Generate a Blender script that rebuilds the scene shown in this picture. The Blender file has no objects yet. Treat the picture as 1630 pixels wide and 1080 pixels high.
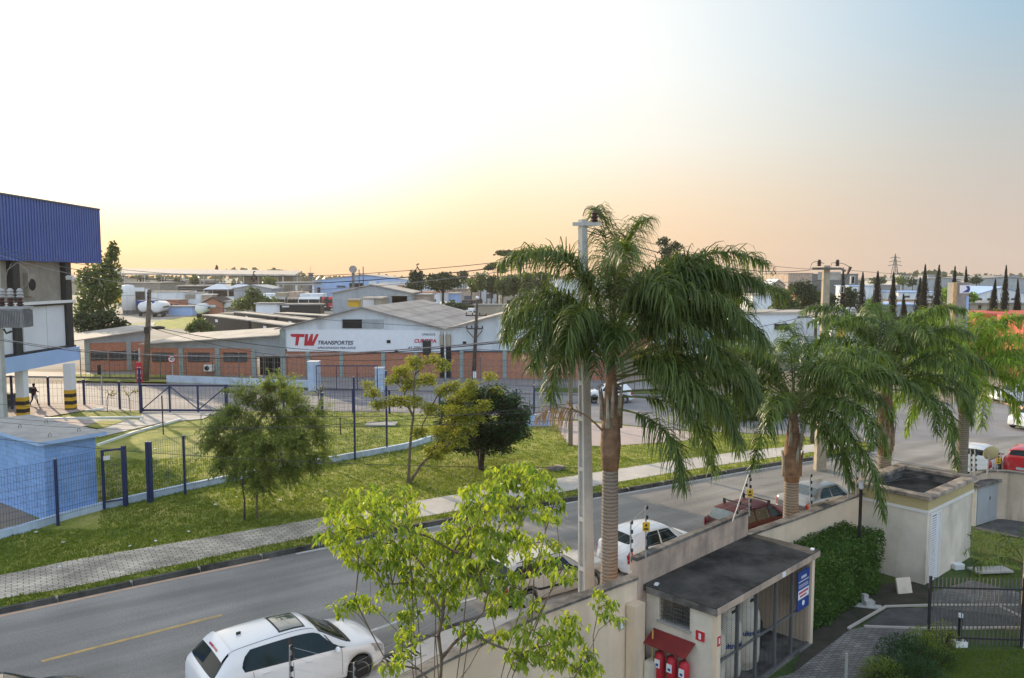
import bpy, math, random
from mathutils import Vector, Matrix
R = math.radians
random.seed(7)
SC = bpy.context.scene
COL = SC.collection

# ---------------------------------------------------------------- camera, sky, sun, exposure
CAM_Z, PITCH, FPX = 10.0, math.atan(100 / 1250), 1250.0
cam = bpy.data.cameras.new('camera')
cam.sensor_width = 36; cam.lens = 36 * FPX / 1630
cam.clip_start = 0.1; cam.clip_end = 6000
camo = bpy.data.objects.new('camera', cam); COL.objects.link(camo)
camo.location = (0, 0, CAM_Z); camo.rotation_euler = (math.pi / 2 - PITCH, 0, 0)
SC.camera = camo
SUN_AZ, SUN_EL = R(-38), R(15)          # azimuth from +Y (negative: left of the view)
SUNDIR = Vector((math.sin(SUN_AZ) * math.cos(SUN_EL), math.cos(SUN_AZ) * math.cos(SUN_EL), math.sin(SUN_EL)))

world = bpy.data.worlds.new('World'); SC.world = world; world.use_nodes = True
wn = world.node_tree; wn.nodes.clear()
def WN(t, **k):
    n = wn.nodes.new(t)
    for a, b in k.items(): setattr(n, a, b)
    return n
def WL(a, b): wn.links.new(a, b)
wtc = WN('ShaderNodeTexCoord'); wsep = WN('ShaderNodeSeparateXYZ'); WL(wtc.outputs['Generated'], wsep.inputs[0])
def ramp(tree, stops, interp='EASE'):
    r = tree.nodes.new('ShaderNodeValToRGB'); cr = r.color_ramp; cr.interpolation = interp
    while len(cr.elements) > 1: cr.elements.remove(cr.elements[-1])
    cr.elements[0].position = stops[0][0]; cr.elements[0].color = (*stops[0][1], 1)
    for p, c in stops[1:]:
        e = cr.elements.new(p); e.color = (*c, 1)
    return r
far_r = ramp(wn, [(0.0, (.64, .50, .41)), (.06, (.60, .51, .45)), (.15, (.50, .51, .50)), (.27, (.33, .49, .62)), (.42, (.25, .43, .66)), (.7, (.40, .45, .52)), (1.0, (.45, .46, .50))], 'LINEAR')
near_r = ramp(wn, [(0.0, (.97, .62, .36)), (.04, (.99, .68, .40)), (.09, (1.0, .79, .55)), (.16, (1.0, .95, .84)), (.24, (1.02, 1.01, .96)), (.5, (1.0, 1.0, .98)), (1.0, (.6, .7, .8))], 'LINEAR')
WL(wsep.outputs['Z'], far_r.inputs[0]); WL(wsep.outputs['Z'], near_r.inputs[0])
dot = WN('ShaderNodeVectorMath', operation='DOT_PRODUCT')
gd = Vector((math.sin(R(-34)), math.cos(R(-34)), .22)).normalized()
dot.inputs[1].default_value = gd; WL(wtc.outputs['Generated'], dot.inputs[0])
mr = WN('ShaderNodeMapRange', interpolation_type='SMOOTHSTEP'); mr.inputs['From Min'].default_value = math.cos(R(68)); mr.inputs['From Max'].default_value = math.cos(R(28))
WL(dot.outputs['Value'], mr.inputs['Value'])
mx = WN('ShaderNodeMix', data_type='RGBA'); WL(mr.outputs[0], mx.inputs[0]); WL(far_r.outputs[0], mx.inputs[6]); WL(near_r.outputs[0], mx.inputs[7])
# bright core of the glow where the low sun stands behind the haze
mr2 = WN('ShaderNodeMapRange', interpolation_type='SMOOTHSTEP'); mr2.inputs['From Min'].default_value = math.cos(R(34)); mr2.inputs['From Max'].default_value = math.cos(R(12))
WL(dot.outputs['Value'], mr2.inputs['Value'])
mrz = WN('ShaderNodeMapRange', interpolation_type='SMOOTHSTEP'); mrz.inputs['From Min'].default_value = .015; mrz.inputs['From Max'].default_value = .15
WL(wsep.outputs['Z'], mrz.inputs['Value'])
mm = WN('ShaderNodeMath', operation='MULTIPLY'); WL(mr2.outputs[0], mm.inputs[0]); WL(mrz.outputs[0], mm.inputs[1])
mx2 = WN('ShaderNodeMix', data_type='RGBA'); WL(mm.outputs[0], mx2.inputs[0]); WL(mx.outputs[2], mx2.inputs[6]); mx2.inputs[7].default_value = (1.25, 1.2, 1.08, 1)
nish = WN('ShaderNodeTexSky', sky_type='NISHITA', sun_disc=False, sun_elevation=SUN_EL, sun_rotation=SUN_AZ, dust_density=4.0, air_density=1.5)
add = WN('ShaderNodeMix', data_type='RGBA', blend_type='ADD'); add.inputs[0].default_value = 1.0
nsc = WN('ShaderNodeVectorMath', operation='SCALE'); nsc.inputs[3].default_value = 0.1; WL(nish.outputs[0], nsc.inputs[0])
mrb = WN('ShaderNodeMapRange', interpolation_type='SMOOTHSTEP'); mrb.inputs['From Min'].default_value = .35; mrb.inputs['From Max'].default_value = -.45; mrb.inputs['To Min'].default_value = 7.9; mrb.inputs['To Max'].default_value = 17.5  # unseen sky behind the camera made brighter: added fill for the foreground
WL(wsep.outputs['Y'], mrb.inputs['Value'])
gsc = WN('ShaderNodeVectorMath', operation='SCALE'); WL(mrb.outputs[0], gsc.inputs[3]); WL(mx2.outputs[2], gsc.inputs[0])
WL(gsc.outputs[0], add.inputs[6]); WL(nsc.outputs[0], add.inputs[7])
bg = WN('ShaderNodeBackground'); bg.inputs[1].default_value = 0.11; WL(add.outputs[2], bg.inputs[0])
wo = WN('ShaderNodeOutputWorld'); WL(bg.outputs[0], wo.inputs[0])

sun = bpy.data.lights.new('sun', 'SUN'); sun.energy = 5.0; sun.angle = R(0.8); sun.color = (1.0, .80, .55)
suno = bpy.data.objects.new('sun', sun); COL.objects.link(suno); suno.location = (-60, 60, 60)
suno.rotation_euler = (-SUNDIR).to_track_quat('-Z', 'Y').to_euler()
SC.view_settings.view_transform = 'Standard'; SC.view_settings.look = 'None'
SC.view_settings.exposure = 0.28; SC.view_settings.gamma = 1.0
SC.cycles.use_adaptive_sampling = True
SC.cycles.max_bounces = 6; SC.cycles.diffuse_bounces = 3; SC.cycles.glossy_bounces = 3; SC.cycles.transparent_max_bounces = 12
SC.cycles.use_denoising = True

# ---------------------------------------------------------------- helpers
def ray(px, py):
    u = (px - 815) / FPX; v = (540 - py) / FPX; c, s = math.cos(PITCH), math.sin(PITCH)
    return Vector((u, c + v * s, -s + v * c))
def G(px, py, z=0.0):                    # the point of the plane z that a picture point shows
    d = ray(px, py); t = (z - CAM_Z) / d.z
    return Vector((d.x * t, d.y * t, z))
def D(px, py, Y):
    d = ray(px, py); t = Y / d.y
    return Vector((d.x * t, Y, CAM_Z + d.z * t))

MATS = {}
def mat(name, col, rough=.7, var=.15, scale=2.0, metal=0.0, bump=0.0, bscale=None, col2=None, spec=.5, detail=5, emit=None, coat=0, trans=0, streak=None, space='Object', contrast=(.35, .65)):
    m = bpy.data.materials.new(name); m.use_nodes = True; nt = m.node_tree; b = nt.nodes['Principled BSDF']
    b.inputs['Roughness'].default_value = rough; b.inputs['Metallic'].default_value = metal; b.inputs['Specular IOR Level'].default_value = spec
    if coat: b.inputs['Coat Weight'].default_value = coat; b.inputs['Coat Roughness'].default_value = .05
    c1 = col; c2 = col2 or tuple(max(0, c * (1 - var * 2)) for c in col)
    tc = nt.nodes.new('ShaderNodeTexCoord'); out = tc.outputs['Object']
    if space == 'World':
        g = nt.nodes.new('ShaderNodeNewGeometry'); out = g.outputs['Position']
    n = nt.nodes.new('ShaderNodeTexNoise'); n.inputs['Scale'].default_value = scale; n.inputs['Detail'].default_value = detail; n.inputs['Roughness'].default_value = .65
    nt.links.new(out, n.inputs['Vector'])
    rp = ramp(nt, [(contrast[0], c2), (contrast[1], c1)], 'LINEAR'); nt.links.new(n.outputs['Fac'], rp.inputs[0])
    res = rp.outputs[0]
    if streak:                           # vertical dirt streaks: (colour, scale, amount)
        mp = nt.nodes.new('ShaderNodeMapping'); mp.inputs['Scale'].default_value = (streak[1], streak[1], streak[1] * .12); nt.links.new(out, mp.inputs[0])
        n2 = nt.nodes.new('ShaderNodeTexNoise'); n2.inputs['Scale'].default_value = 1; n2.inputs['Detail'].default_value = 6; nt.links.new(mp.outputs[0], n2.inputs['Vector'])
        r2 = ramp(nt, [(.5, (0, 0, 0)), (.72, (streak[2],) * 3)], 'LINEAR'); nt.links.new(n2.outputs['Fac'], r2.inputs[0])
        mxx = nt.nodes.new('ShaderNodeMix'); mxx.data_type = 'RGBA'; nt.links.new(r2.outputs[0], mxx.inputs[0]); nt.links.new(res, mxx.inputs[6]); mxx.inputs[7].default_value = (*streak[0], 1)
        res = mxx.outputs[2]
    nt.links.new(res, b.inputs['Base Color'])
    if bump:
        bp = nt.nodes.new('ShaderNodeBump'); bp.inputs['Strength'].default_value = bump; bp.inputs['Distance'].default_value = .02
        n3 = nt.nodes.new('ShaderNodeTexNoise'); n3.inputs['Scale'].default_value = bscale or scale * 8; n3.inputs['Detail'].default_value = 6; nt.links.new(out, n3.inputs['Vector'])
        nt.links.new(n3.outputs['Fac'], bp.inputs['Height']); nt.links.new(bp.outputs[0], b.inputs['Normal'])
    if emit: b.inputs['Emission Color'].default_value = (*emit[0], 1); b.inputs['Emission Strength'].default_value = emit[1]
    MATS[name] = m
    return m
def node_mat(name, fn, rough=.8):
    m = bpy.data.materials.new(name); m.use_nodes = True; nt = m.node_tree; b = nt.nodes['Principled BSDF']; b.inputs['Roughness'].default_value = rough
    fn(nt, b); MATS[name] = m; return m
def leaf_mat(name, c1, c2, trans=.5, rough=.5, tcol=None, scale=1.5):
    m = bpy.data.materials.new(name); m.use_nodes = True; nt = m.node_tree; b = nt.nodes['Principled BSDF']; out = nt.nodes['Material Output']
    b.inputs['Roughness'].default_value = rough; b.inputs['Specular IOR Level'].default_value = .35
    g = nt.nodes.new('ShaderNodeNewGeometry'); tc = nt.nodes.new('ShaderNodeTexCoord')
    n = nt.nodes.new('ShaderNodeTexNoise'); n.inputs['Scale'].default_value = scale; nt.links.new(tc.outputs['Object'], n.inputs['Vector'])
    ma = nt.nodes.new('ShaderNodeMath'); ma.operation = 'MULTIPLY_ADD'; ma.inputs[1].default_value = .5; nt.links.new(g.outputs['Random Per Island'], ma.inputs[0])
    mb = nt.nodes.new('ShaderNodeMath'); mb.operation = 'MULTIPLY'; mb.inputs[1].default_value = .6; nt.links.new(n.outputs['Fac'], mb.inputs[0]); nt.links.new(mb.outputs[0], ma.inputs[2])
    rp = ramp(nt, [(.15, c2), (.8, c1)], 'LINEAR'); nt.links.new(ma.outputs[0], rp.inputs[0]); nt.links.new(rp.outputs[0], b.inputs['Base Color'])
    t = nt.nodes.new('ShaderNodeBsdfTranslucent')
    hs = nt.nodes.new('ShaderNodeMix'); hs.data_type = 'RGBA'; hs.blend_type = 'MULTIPLY'; hs.inputs[0].default_value = 1; nt.links.new(rp.outputs[0], hs.inputs[6]); hs.inputs[7].default_value = (*(tcol or (1.6, 1.6, .6)), 1)
    nt.links.new(hs.outputs[2], t.inputs[0])
    ms = nt.nodes.new('ShaderNodeMixShader'); ms.inputs[0].default_value = trans; nt.links.new(b.outputs[0], ms.inputs[1]); nt.links.new(t.outputs[0], ms.inputs[2]); nt.links.new(ms.outputs[0], out.inputs[0])
    MATS[name] = m; return m

def tag(o, label=None, cat=None, group=None, kind=None):
    if label: o['label'] = label
    if cat: o['category'] = cat
    if group: o['group'] = group
    if kind: o['kind'] = kind
    return o
def thing(name, label, cat, loc=(0, 0, 0), rz=0.0, group=None):
    o = bpy.data.objects.new(name, None); COL.objects.link(o); o.location = loc; o.rotation_euler = (0, 0, rz)
    o.empty_display_size = .2
    return tag(o, label, cat, group)
def dup(root, loc=None, rz=None, label=None, group=None, scale=None):
    def rec(o, par):
        c = o.copy(); COL.objects.link(c); c.parent = par
        for ch in o.children: rec(ch, c)
        return c
    r = rec(root, None)
    if loc is not None: r.location = loc
    if rz is not None: r.rotation_euler = (0, 0, rz)
    if scale: r.scale = scale
    if label: r['label'] = label
    if group: r['group'] = group
    return r
def FR(x, y, z=0, rz=0.0): return Matrix.Translation((x, y, z)) @ Matrix.Rotation(rz, 4, 'Z')

class MB:
    def __init__(s, T=None):
        s.v = []; s.f = []; s.fm = []; s.mats = []; s.cur = 0; s.T = T; s.sm = []; s.smooth = False
    def m(s, name):
        if name not in s.mats: s.mats.append(name)
        s.cur = s.mats.index(name); return s
    def add(s, vs, fs):
        o = len(s.v)
        if s.T is not None: vs = [s.T @ Vector(p) for p in vs]
        s.v.extend([tuple(p) for p in vs])
        for f in fs: s.f.append(tuple(i + o for i in f)); s.fm.append(s.cur); s.sm.append(s.smooth)
        return s
    def box(s, x0, x1, y0, y1, z0, z1):
        vs = [(x0, y0, z0), (x1, y0, z0), (x1, y1, z0), (x0, y1, z0), (x0, y0, z1), (x1, y0, z1), (x1, y1, z1), (x0, y1, z1)]
        return s.add(vs, [(0, 3, 2, 1), (4, 5, 6, 7), (0, 1, 5, 4), (1, 2, 6, 5), (2, 3, 7, 6), (3, 0, 4, 7)])
    def cbox(s, c, sz, rz=0.0, rx=0.0):
        M = Matrix.Translation(c) @ Matrix.Rotation(rz, 4, 'Z') @ Matrix.Rotation(rx, 4, 'X')
        a, b, h = sz[0] / 2, sz[1] / 2, sz[2] / 2
        vs = [M @ Vector(p) for p in ((-a, -b, -h), (a, -b, -h), (a, b, -h), (-a, b, -h), (-a, -b, h), (a, -b, h), (a, b, h), (-a, b, h))]
        return s.add(vs, [(0, 3, 2, 1), (4, 5, 6, 7), (0, 1, 5, 4), (1, 2, 6, 5), (2, 3, 7, 6), (3, 0, 4, 7)])
    def quad(s, a, b, c, d): return s.add([a, b, c, d], [(0, 1, 2, 3)])
    def poly(s, pts): return s.add(pts, [tuple(range(len(pts)))])
    def prism(s, pts, z0, z1):           # pts: (x,y) outline, anticlockwise
        n = len(pts); ar = sum(pts[i][0] * pts[(i + 1) % n][1] - pts[(i + 1) % n][0] * pts[i][1] for i in range(n))
        if ar < 0: pts = pts[::-1]
        vs = [(p[0], p[1], z0) for p in pts] + [(p[0], p[1], z1) for p in pts]
        return s.add(vs, [tuple(range(n - 1, -1, -1)), tuple(range(n, 2 * n))] + [(i, (i + 1) % n, n + (i + 1) % n, n + i) for i in range(n)])
    def yprism(s, pts, y0, y1):          # pts: (x,z) outline extruded along y
        n = len(pts); vs = [(p[0], y0, p[1]) for p in pts] + [(p[0], y1, p[1]) for p in pts]
        return s.add(vs, [tuple(range(n)), tuple(range(2 * n - 1, n - 1, -1))] + [((i + 1) % n, i, n + i, n + (i + 1) % n) for i in range(n)])
    def tube(s, pts, r, n=6, cap=True):
        pts = [Vector(p) for p in pts]
        rs = r if isinstance(r, (list, tuple)) else [r] * len(pts)
        vs = []; up = Vector((0, 0, 1))
        for i, p in enumerate(pts):
            d = (pts[min(i + 1, len(pts) - 1)] - pts[max(i - 1, 0)])
            if d.length < 1e-9: d = Vector((0, 0, 1))
            d.normalize(); a = d.cross(up if abs(d.z) < .95 else Vector((1, 0, 0))).normalized(); b = d.cross(a)
            for k in range(n):
                t = 2 * math.pi * k / n; vs.append(p + (a * math.cos(t) + b * math.sin(t)) * rs[i])
        fs = [(i * n + k, i * n + (k + 1) % n, (i + 1) * n + (k + 1) % n, (i + 1) * n + k) for i in range(len(pts) - 1) for k in range(n)]
        if cap: fs += [tuple(range(n - 1, -1, -1)), tuple((len(pts) - 1) * n + k for k in range(n))]
        return s.add(vs, fs)
    def lathe(s, prof, n=20, c=(0, 0, 0), axis='Z'):   # prof: (r, h)
        vs = []
        for r, h in prof:
            for k in range(n):
                t = 2 * math.pi * k / n; x, y = r * math.cos(t), r * math.sin(t)
                p = (x, y, h) if axis == 'Z' else ((x, h, y) if axis == 'Y' else (h, x, y))
                vs.append((p[0] + c[0], p[1] + c[1], p[2] + c[2]))
        m_ = len(prof); fs = [(i * n + k, i * n + (k + 1) % n, (i + 1) * n + (k + 1) % n, (i + 1) * n + k) for i in range(m_ - 1) for k in range(n)]
        fs += [tuple(range(n - 1, -1, -1)), tuple((m_ - 1) * n + k for k in range(n))]
        if axis == 'Y': fs = [f[::-1] for f in fs]
        return s.add(vs, fs)
    def ball(s, c, r, n=8, sq=(1, 1, 1), jit=0):
        vs = [(c[0], c[1], c[2] - r * sq[2])]
        for i in range(1, n // 2 + 1):
            ph = math.pi * i / (n // 2 + 1)
            for k in range(n):
                t = 2 * math.pi * k / n; j = 1 + random.uniform(-jit, jit)
                vs.append((c[0] + r * j * sq[0] * math.sin(ph) * math.cos(t), c[1] + r * j * sq[1] * math.sin(ph) * math.sin(t), c[2] - r * j * sq[2] * math.cos(ph)))
        vs.append((c[0], c[1], c[2] + r * sq[2])); L = n // 2; fs = [(0, 1 + (k + 1) % n, 1 + k) for k in range(n)]
        fs += [(1 + i * n + k, 1 + i * n + (k + 1) % n, 1 + (i + 1) * n + (k + 1) % n, 1 + (i + 1) * n + k) for i in range(L - 1) for k in range(n)]
        t = len(vs) - 1; b = 1 + (L - 1) * n; fs += [(t, b + k, b + (k + 1) % n) for k in range(n)]
        return s.add(vs, fs)
    def build(s, name, parent=None, local=False, label=None, cat=None, group=None, kind=None, smooth=None, bevel=0, origin=None):
        vs = s.v
        if not vs: return None
        off = Vector((0, 0, 0))
        root = parent
        if parent is None:
            if not local:
                xs = [p[0] for p in vs]; ys = [p[1] for p in vs]; zs = [p[2] for p in vs]
                off = Vector(origin) if origin else Vector(((min(xs) + max(xs)) / 2, (min(ys) + max(ys)) / 2, min(zs)))
        elif not local:
            p = parent
            while p: off = off + p.location; p = p.parent
        if not local: vs = [(p[0] - off.x, p[1] - off.y, p[2] - off.z) for p in vs]
        me = bpy.data.meshes.new(name); me.from_pydata(vs, [], s.f)
        for mn in s.mats: me.materials.append(MATS[mn])
        if len(s.mats) > 1: me.polygons.foreach_set('material_index', s.fm)
        me.polygons.foreach_set('use_smooth', [bool(smooth) or x for x in s.sm] if smooth is None or smooth is False else [True] * len(s.f))
        me.update()
        o = bpy.data.objects.new(name, me); COL.objects.link(o)
        if parent: o.parent = parent
        elif not local: o.location = off
        if bevel:
            b = o.modifiers.new('bevel', 'BEVEL'); b.width = bevel; b.segments = 2; b.limit_method = 'ANGLE'
        return tag(o, label, cat, group, kind)
def text(parent, name, body, M, size, mname, ext=.01, align='LEFT', shear=0, bold=0, label=None, sx=1, parent_local=False):
    cu = bpy.data.curves.new(name, 'FONT'); cu.body = body; cu.size = size; cu.extrude = ext; cu.align_x = align; cu.shear = shear; cu.offset = bold
    t = bpy.data.objects.new(name + '_tmp', cu); COL.objects.link(t)
    dg = bpy.context.evaluated_depsgraph_get(); me = bpy.data.meshes.new_from_object(t.evaluated_get(dg)); me.name = name
    bpy.data.objects.remove(t); bpy.data.curves.remove(cu)
    off = Vector((0, 0, 0))
    if parent and not parent_local:
        p = parent
        while p: off += p.location; p = p.parent
    me.transform(Matrix.Translation(-off) @ M @ Matrix.Scale(sx, 4, (1, 0, 0)))
    me.materials.clear(); me.materials.append(MATS[mname])
    o = bpy.data.objects.new(name, me); COL.objects.link(o); o.parent = parent
    if label: o['label'] = label
    return o
def wallM(p, dirv, up=(0, 0, 1)):        # matrix of a text that runs along dirv on a wall, at p
    x = Vector(dirv).normalized(); z_ = Vector(up); n = x.cross(z_).normalized()
    M = Matrix((x, z_, n)).transposed().to_4x4(); M.translation = Vector(p); return M
# ---------------------------------------------------------------- materials
mat('asphalt', (.165, .168, .178), .85, col2=(.105, .108, .118), scale=.25, bump=.35, bscale=60, space='World', spec=.3, contrast=(.3, .7))
def _asph(nt, b):
    g = nt.nodes.new('ShaderNodeNewGeometry')
    n1 = nt.nodes.new('ShaderNodeTexNoise'); n1.inputs['Scale'].default_value = .22; n1.inputs['Detail'].default_value = 6; nt.links.new(g.outputs['Position'], n1.inputs['Vector'])
    n2 = nt.nodes.new('ShaderNodeTexNoise'); n2.inputs['Scale'].default_value = 17; n2.inputs['Detail'].default_value = 5; n2.inputs['Roughness'].default_value = .8; nt.links.new(g.outputs['Position'], n2.inputs['Vector'])
    mp = nt.nodes.new('ShaderNodeMapping'); mp.vector_type = 'TEXTURE'; mp.inputs['Rotation'].default_value = (0, 0, R(35)); mp.inputs['Scale'].default_value = (14, 1.1, 1); nt.links.new(g.outputs['Position'], mp.inputs[0])
    n3 = nt.nodes.new('ShaderNodeTexNoise'); n3.inputs['Scale'].default_value = 1; n3.inputs['Detail'].default_value = 5; nt.links.new(mp.outputs[0], n3.inputs['Vector'])
    a = nt.nodes.new('ShaderNodeMath'); a.operation = 'MULTIPLY_ADD'; a.inputs[1].default_value = .6; nt.links.new(n1.outputs[0], a.inputs[0]); am = nt.nodes.new('ShaderNodeMath'); am.operation = 'MULTIPLY'; am.inputs[1].default_value = .55; nt.links.new(n3.outputs[0], am.inputs[0]); nt.links.new(am.outputs[0], a.inputs[2])
    a2 = nt.nodes.new('ShaderNodeMath'); a2.operation = 'MULTIPLY_ADD'; a2.inputs[1].default_value = .6; nt.links.new(n2.outputs[0], a2.inputs[0]); nt.links.new(a.outputs[0], a2.inputs[2])
    rp = ramp(nt, [(.62, (.115, .11, .105)), (.88, (.235, .224, .208)), (1.0, (.32, .30, .28))], 'LINEAR'); nt.links.new(a2.outputs[0], rp.inputs[0])
    v = nt.nodes.new('ShaderNodeTexVoronoi'); v.feature = 'DISTANCE_TO_EDGE'; v.inputs['Scale'].default_value = .22; v.inputs['Randomness'].default_value = 1
    nn = nt.nodes.new('ShaderNodeTexNoise'); nn.inputs['Scale'].default_value = 1.2; nn.inputs['Detail'].default_value = 4; nt.links.new(g.outputs['Position'], nn.inputs['Vector'])
    vm = nt.nodes.new('ShaderNodeVectorMath'); vm.operation = 'MULTIPLY_ADD'; vm.inputs[1].default_value = (1.6, 1.6, 0); nt.links.new(nn.outputs['Color'], vm.inputs[0]); nt.links.new(g.outputs['Position'], vm.inputs[2]); nt.links.new(vm.outputs[0], v.inputs['Vector'])
    r2 = ramp(nt, [(.0, (.55, .55, .55)), (.006, (1, 1, 1))], 'LINEAR'); nt.links.new(v.outputs['Distance'], r2.inputs[0])
    mu = nt.nodes.new('ShaderNodeMix'); mu.data_type = 'RGBA'; mu.blend_type = 'MULTIPLY'; mu.inputs[0].default_value = .15; nt.links.new(rp.outputs[0], mu.inputs[6]); nt.links.new(r2.outputs[0], mu.inputs[7])
    nt.links.new(mu.outputs[2], b.inputs['Base Color'])
    bp = nt.nodes.new('ShaderNodeBump'); bp.inputs['Strength'].default_value = .4; bp.inputs['Distance'].default_value = .01; nt.links.new(n2.outputs[0], bp.inputs['Height']); nt.links.new(bp.outputs[0], b.inputs['Normal'])
node_mat('asphalt', _asph, .85)
mat('avenue', (.26, .25, .255), .8, col2=(.18, .175, .185), scale=.3, space='World', bump=.2, bscale=30)
mat('soil', (.30, .245, .19), .95, col2=(.19, .16, .12), scale=.12, space='World', bump=.5, bscale=5)
mat('far_ground', (.26, .235, .20), .95, col2=(.12, .14, .07), scale=.02, space='World')
mat('yard', (.34, .31, .29), .95, col2=(.22, .21, .17), scale=.06, space='World')
def _grass(dark, mid, dry):
    def f(nt, b):
        g = nt.nodes.new('ShaderNodeNewGeometry')
        n1 = nt.nodes.new('ShaderNodeTexNoise'); n1.inputs['Scale'].default_value = .45; n1.inputs['Detail'].default_value = 8; n1.inputs['Roughness'].default_value = .7; nt.links.new(g.outputs['Position'], n1.inputs['Vector'])
        n2 = nt.nodes.new('ShaderNodeTexNoise'); n2.inputs['Scale'].default_value = 9; n2.inputs['Detail'].default_value = 6; n2.inputs['Roughness'].default_value = .8; nt.links.new(g.outputs['Position'], n2.inputs['Vector'])
        a = nt.nodes.new('ShaderNodeMath'); a.operation = 'MULTIPLY_ADD'; a.inputs[1].default_value = .7; nt.links.new(n2.outputs[0], a.inputs[0]); nt.links.new(n1.outputs[0], a.inputs[2])
        rp = ramp(nt, [(.66, dark), (.84, mid), (1.02, dry)], 'LINEAR'); nt.links.new(a.outputs[0], rp.inputs[0]); nt.links.new(rp.outputs[0], b.inputs['Base Color'])
        bp = nt.nodes.new('ShaderNodeBump'); bp.inputs['Strength'].default_value = 1; bp.inputs['Distance'].default_value = .06; nt.links.new(n2.outputs[0], bp.inputs['Height']); nt.links.new(bp.outputs[0], b.inputs['Normal'])
    return f
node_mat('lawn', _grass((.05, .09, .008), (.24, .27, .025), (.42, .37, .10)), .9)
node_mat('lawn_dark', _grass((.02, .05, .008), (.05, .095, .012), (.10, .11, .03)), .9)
def _paver(ang, sx, c1, c2, mort, w=.5, h=.25):
    def f(nt, b):
        g = nt.nodes.new('ShaderNodeNewGeometry'); mp = nt.nodes.new('ShaderNodeMapping'); mp.inputs['Rotation'].default_value = (0, 0, ang); nt.links.new(g.outputs['Position'], mp.inputs[0])
        br = nt.nodes.new('ShaderNodeTexBrick'); br.inputs['Scale'].default_value = sx; br.inputs['Color1'].default_value = (*c1, 1); br.inputs['Color2'].default_value = (*c2, 1); br.inputs['Mortar'].default_value = (*mort, 1)
        br.inputs['Mortar Size'].default_value = .02; br.inputs['Bias'].default_value = 0; br.inputs['Brick Width'].default_value = w; br.inputs['Row Height'].default_value = h
        nt.links.new(mp.outputs[0], br.inputs['Vector'])
        n = nt.nodes.new('ShaderNodeTexNoise'); n.inputs['Scale'].default_value = .8; n.inputs['Detail'].default_value = 6; nt.links.new(g.outputs['Position'], n.inputs['Vector'])
        r2 = ramp(nt, [(.35, (.6, .6, .6)), (.65, (1.1, 1.1, 1.1))], 'LINEAR'); nt.links.new(n.outputs[0], r2.inputs[0])
        mu = nt.nodes.new('ShaderNodeMix'); mu.data_type = 'RGBA'; mu.blend_type = 'MULTIPLY'; mu.inputs[0].default_value = 1; nt.links.new(br.outputs[0], mu.inputs[6]); nt.links.new(r2.outputs[0], mu.inputs[7]); nt.links.new(mu.outputs[2], b.inputs['Base Color'])
        bp = nt.nodes.new('ShaderNodeBump'); bp.inputs['Strength'].default_value = .5; bp.inputs['Distance'].default_value = .01; bp.invert = True; nt.links.new(br.outputs['Fac'], bp.inputs['Height']); nt.links.new(bp.outputs[0], b.inputs['Normal'])
    return f
node_mat('pavers', _paver(R(-32), 1.55, (.66, .57, .47), (.44, .39, .33), (.13, .13, .08)), .9)
node_mat('dark_pavers', _paver(R(-8), 2.2, (.27, .26, .25), (.17, .165, .16), (.05, .05, .045)), .85)
def _brick(c1, c2, mort, s=2.2):
    def f(nt, b):
        tc = nt.nodes.new('ShaderNodeTexCoord'); mp = nt.nodes.new('ShaderNodeMapping'); mp.inputs['Rotation'].default_value = (R(90), 0, 0); nt.links.new(tc.outputs['Object'], mp.inputs[0])
        br = nt.nodes.new('ShaderNodeTexBrick'); br.inputs['Scale'].default_value = s; br.inputs['Color1'].default_value = (*c1, 1); br.inputs['Color2'].default_value = (*c2, 1); br.inputs['Mortar'].default_value = (*mort, 1); br.inputs['Mortar Size'].default_value = .015
        nt.links.new(mp.outputs[0], br.inputs['Vector']); nt.links.new(br.outputs[0], b.inputs['Base Color'])
    return f
node_mat('brick', _brick((.50, .21, .125), (.40, .16, .10), (.40, .24, .17)), .9)
node_mat('block_blue', _brick((.19, .36, .68), (.17, .33, .63), (.11, .22, .45), 1.2), .8)
mat('kerb_joint', (.36, .34, .31), .9)
mat('kerb', (.12, .115, .105), .9, col2=(.022, .022, .02), scale=1.1, space='World', bump=.5)
mat('concrete', (.46, .44, .41), .85, col2=(.33, .32, .30), scale=.8, bump=.2, streak=((.15, .14, .13), 3, .35))
mat('column_grey', (.33, .31, .29), .9, col2=(.22, .21, .20), scale=.8)
mat('pole_concrete', (.50, .50, .48), .8, col2=(.40, .40, .385), scale=1.5, bump=.2, bscale=25, streak=((.2, .19, .17), 6, .3))
mat('path_concrete', (.56, .52, .47), .9, col2=(.44, .41, .37), scale=.7, space='World', bump=.2)
mat('pink_paving', (.50, .40, .36), .9, col2=(.40, .33, .30), scale=1.0, space='World', bump=.2)
mat('old_concrete', (.25, .23, .21), .95, col2=(.055, .052, .05), scale=1.6, bump=.6, bscale=30, contrast=(.38, .66), detail=9)
mat('cylinder_cream', (.74, .68, .58), .5, col2=(.62, .56, .46), scale=3)
mat('roof_slab', (.11, .10, .092), .9, col2=(.012, .012, .012), scale=1.1, bump=.5, bscale=20, contrast=(.36, .72), detail=9)
mat('beige_wall', (.68, .55, .42), .9, col2=(.52, .42, .32), scale=.7, bump=.25, bscale=14, streak=((.17, .14, .11), 1.8, .8))
mat('beige_clean', (.80, .64, .48), .9, col2=(.68, .54, .40), scale=.7, bump=.25, bscale=14, streak=((.26, .21, .16), 1.2, .4))
mat('pinkish_wall', (.56, .42, .33), .9, col2=(.32, .25, .20), scale=1.2, bump=.3, bscale=14, streak=((.12, .10, .09), 2.5, .6))
mat('plaster_white', (.78, .71, .61), .9, col2=(.62, .56, .47), scale=.9, bump=.25, bscale=18, streak=((.22, .20, .17), 1.2, .6))
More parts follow.
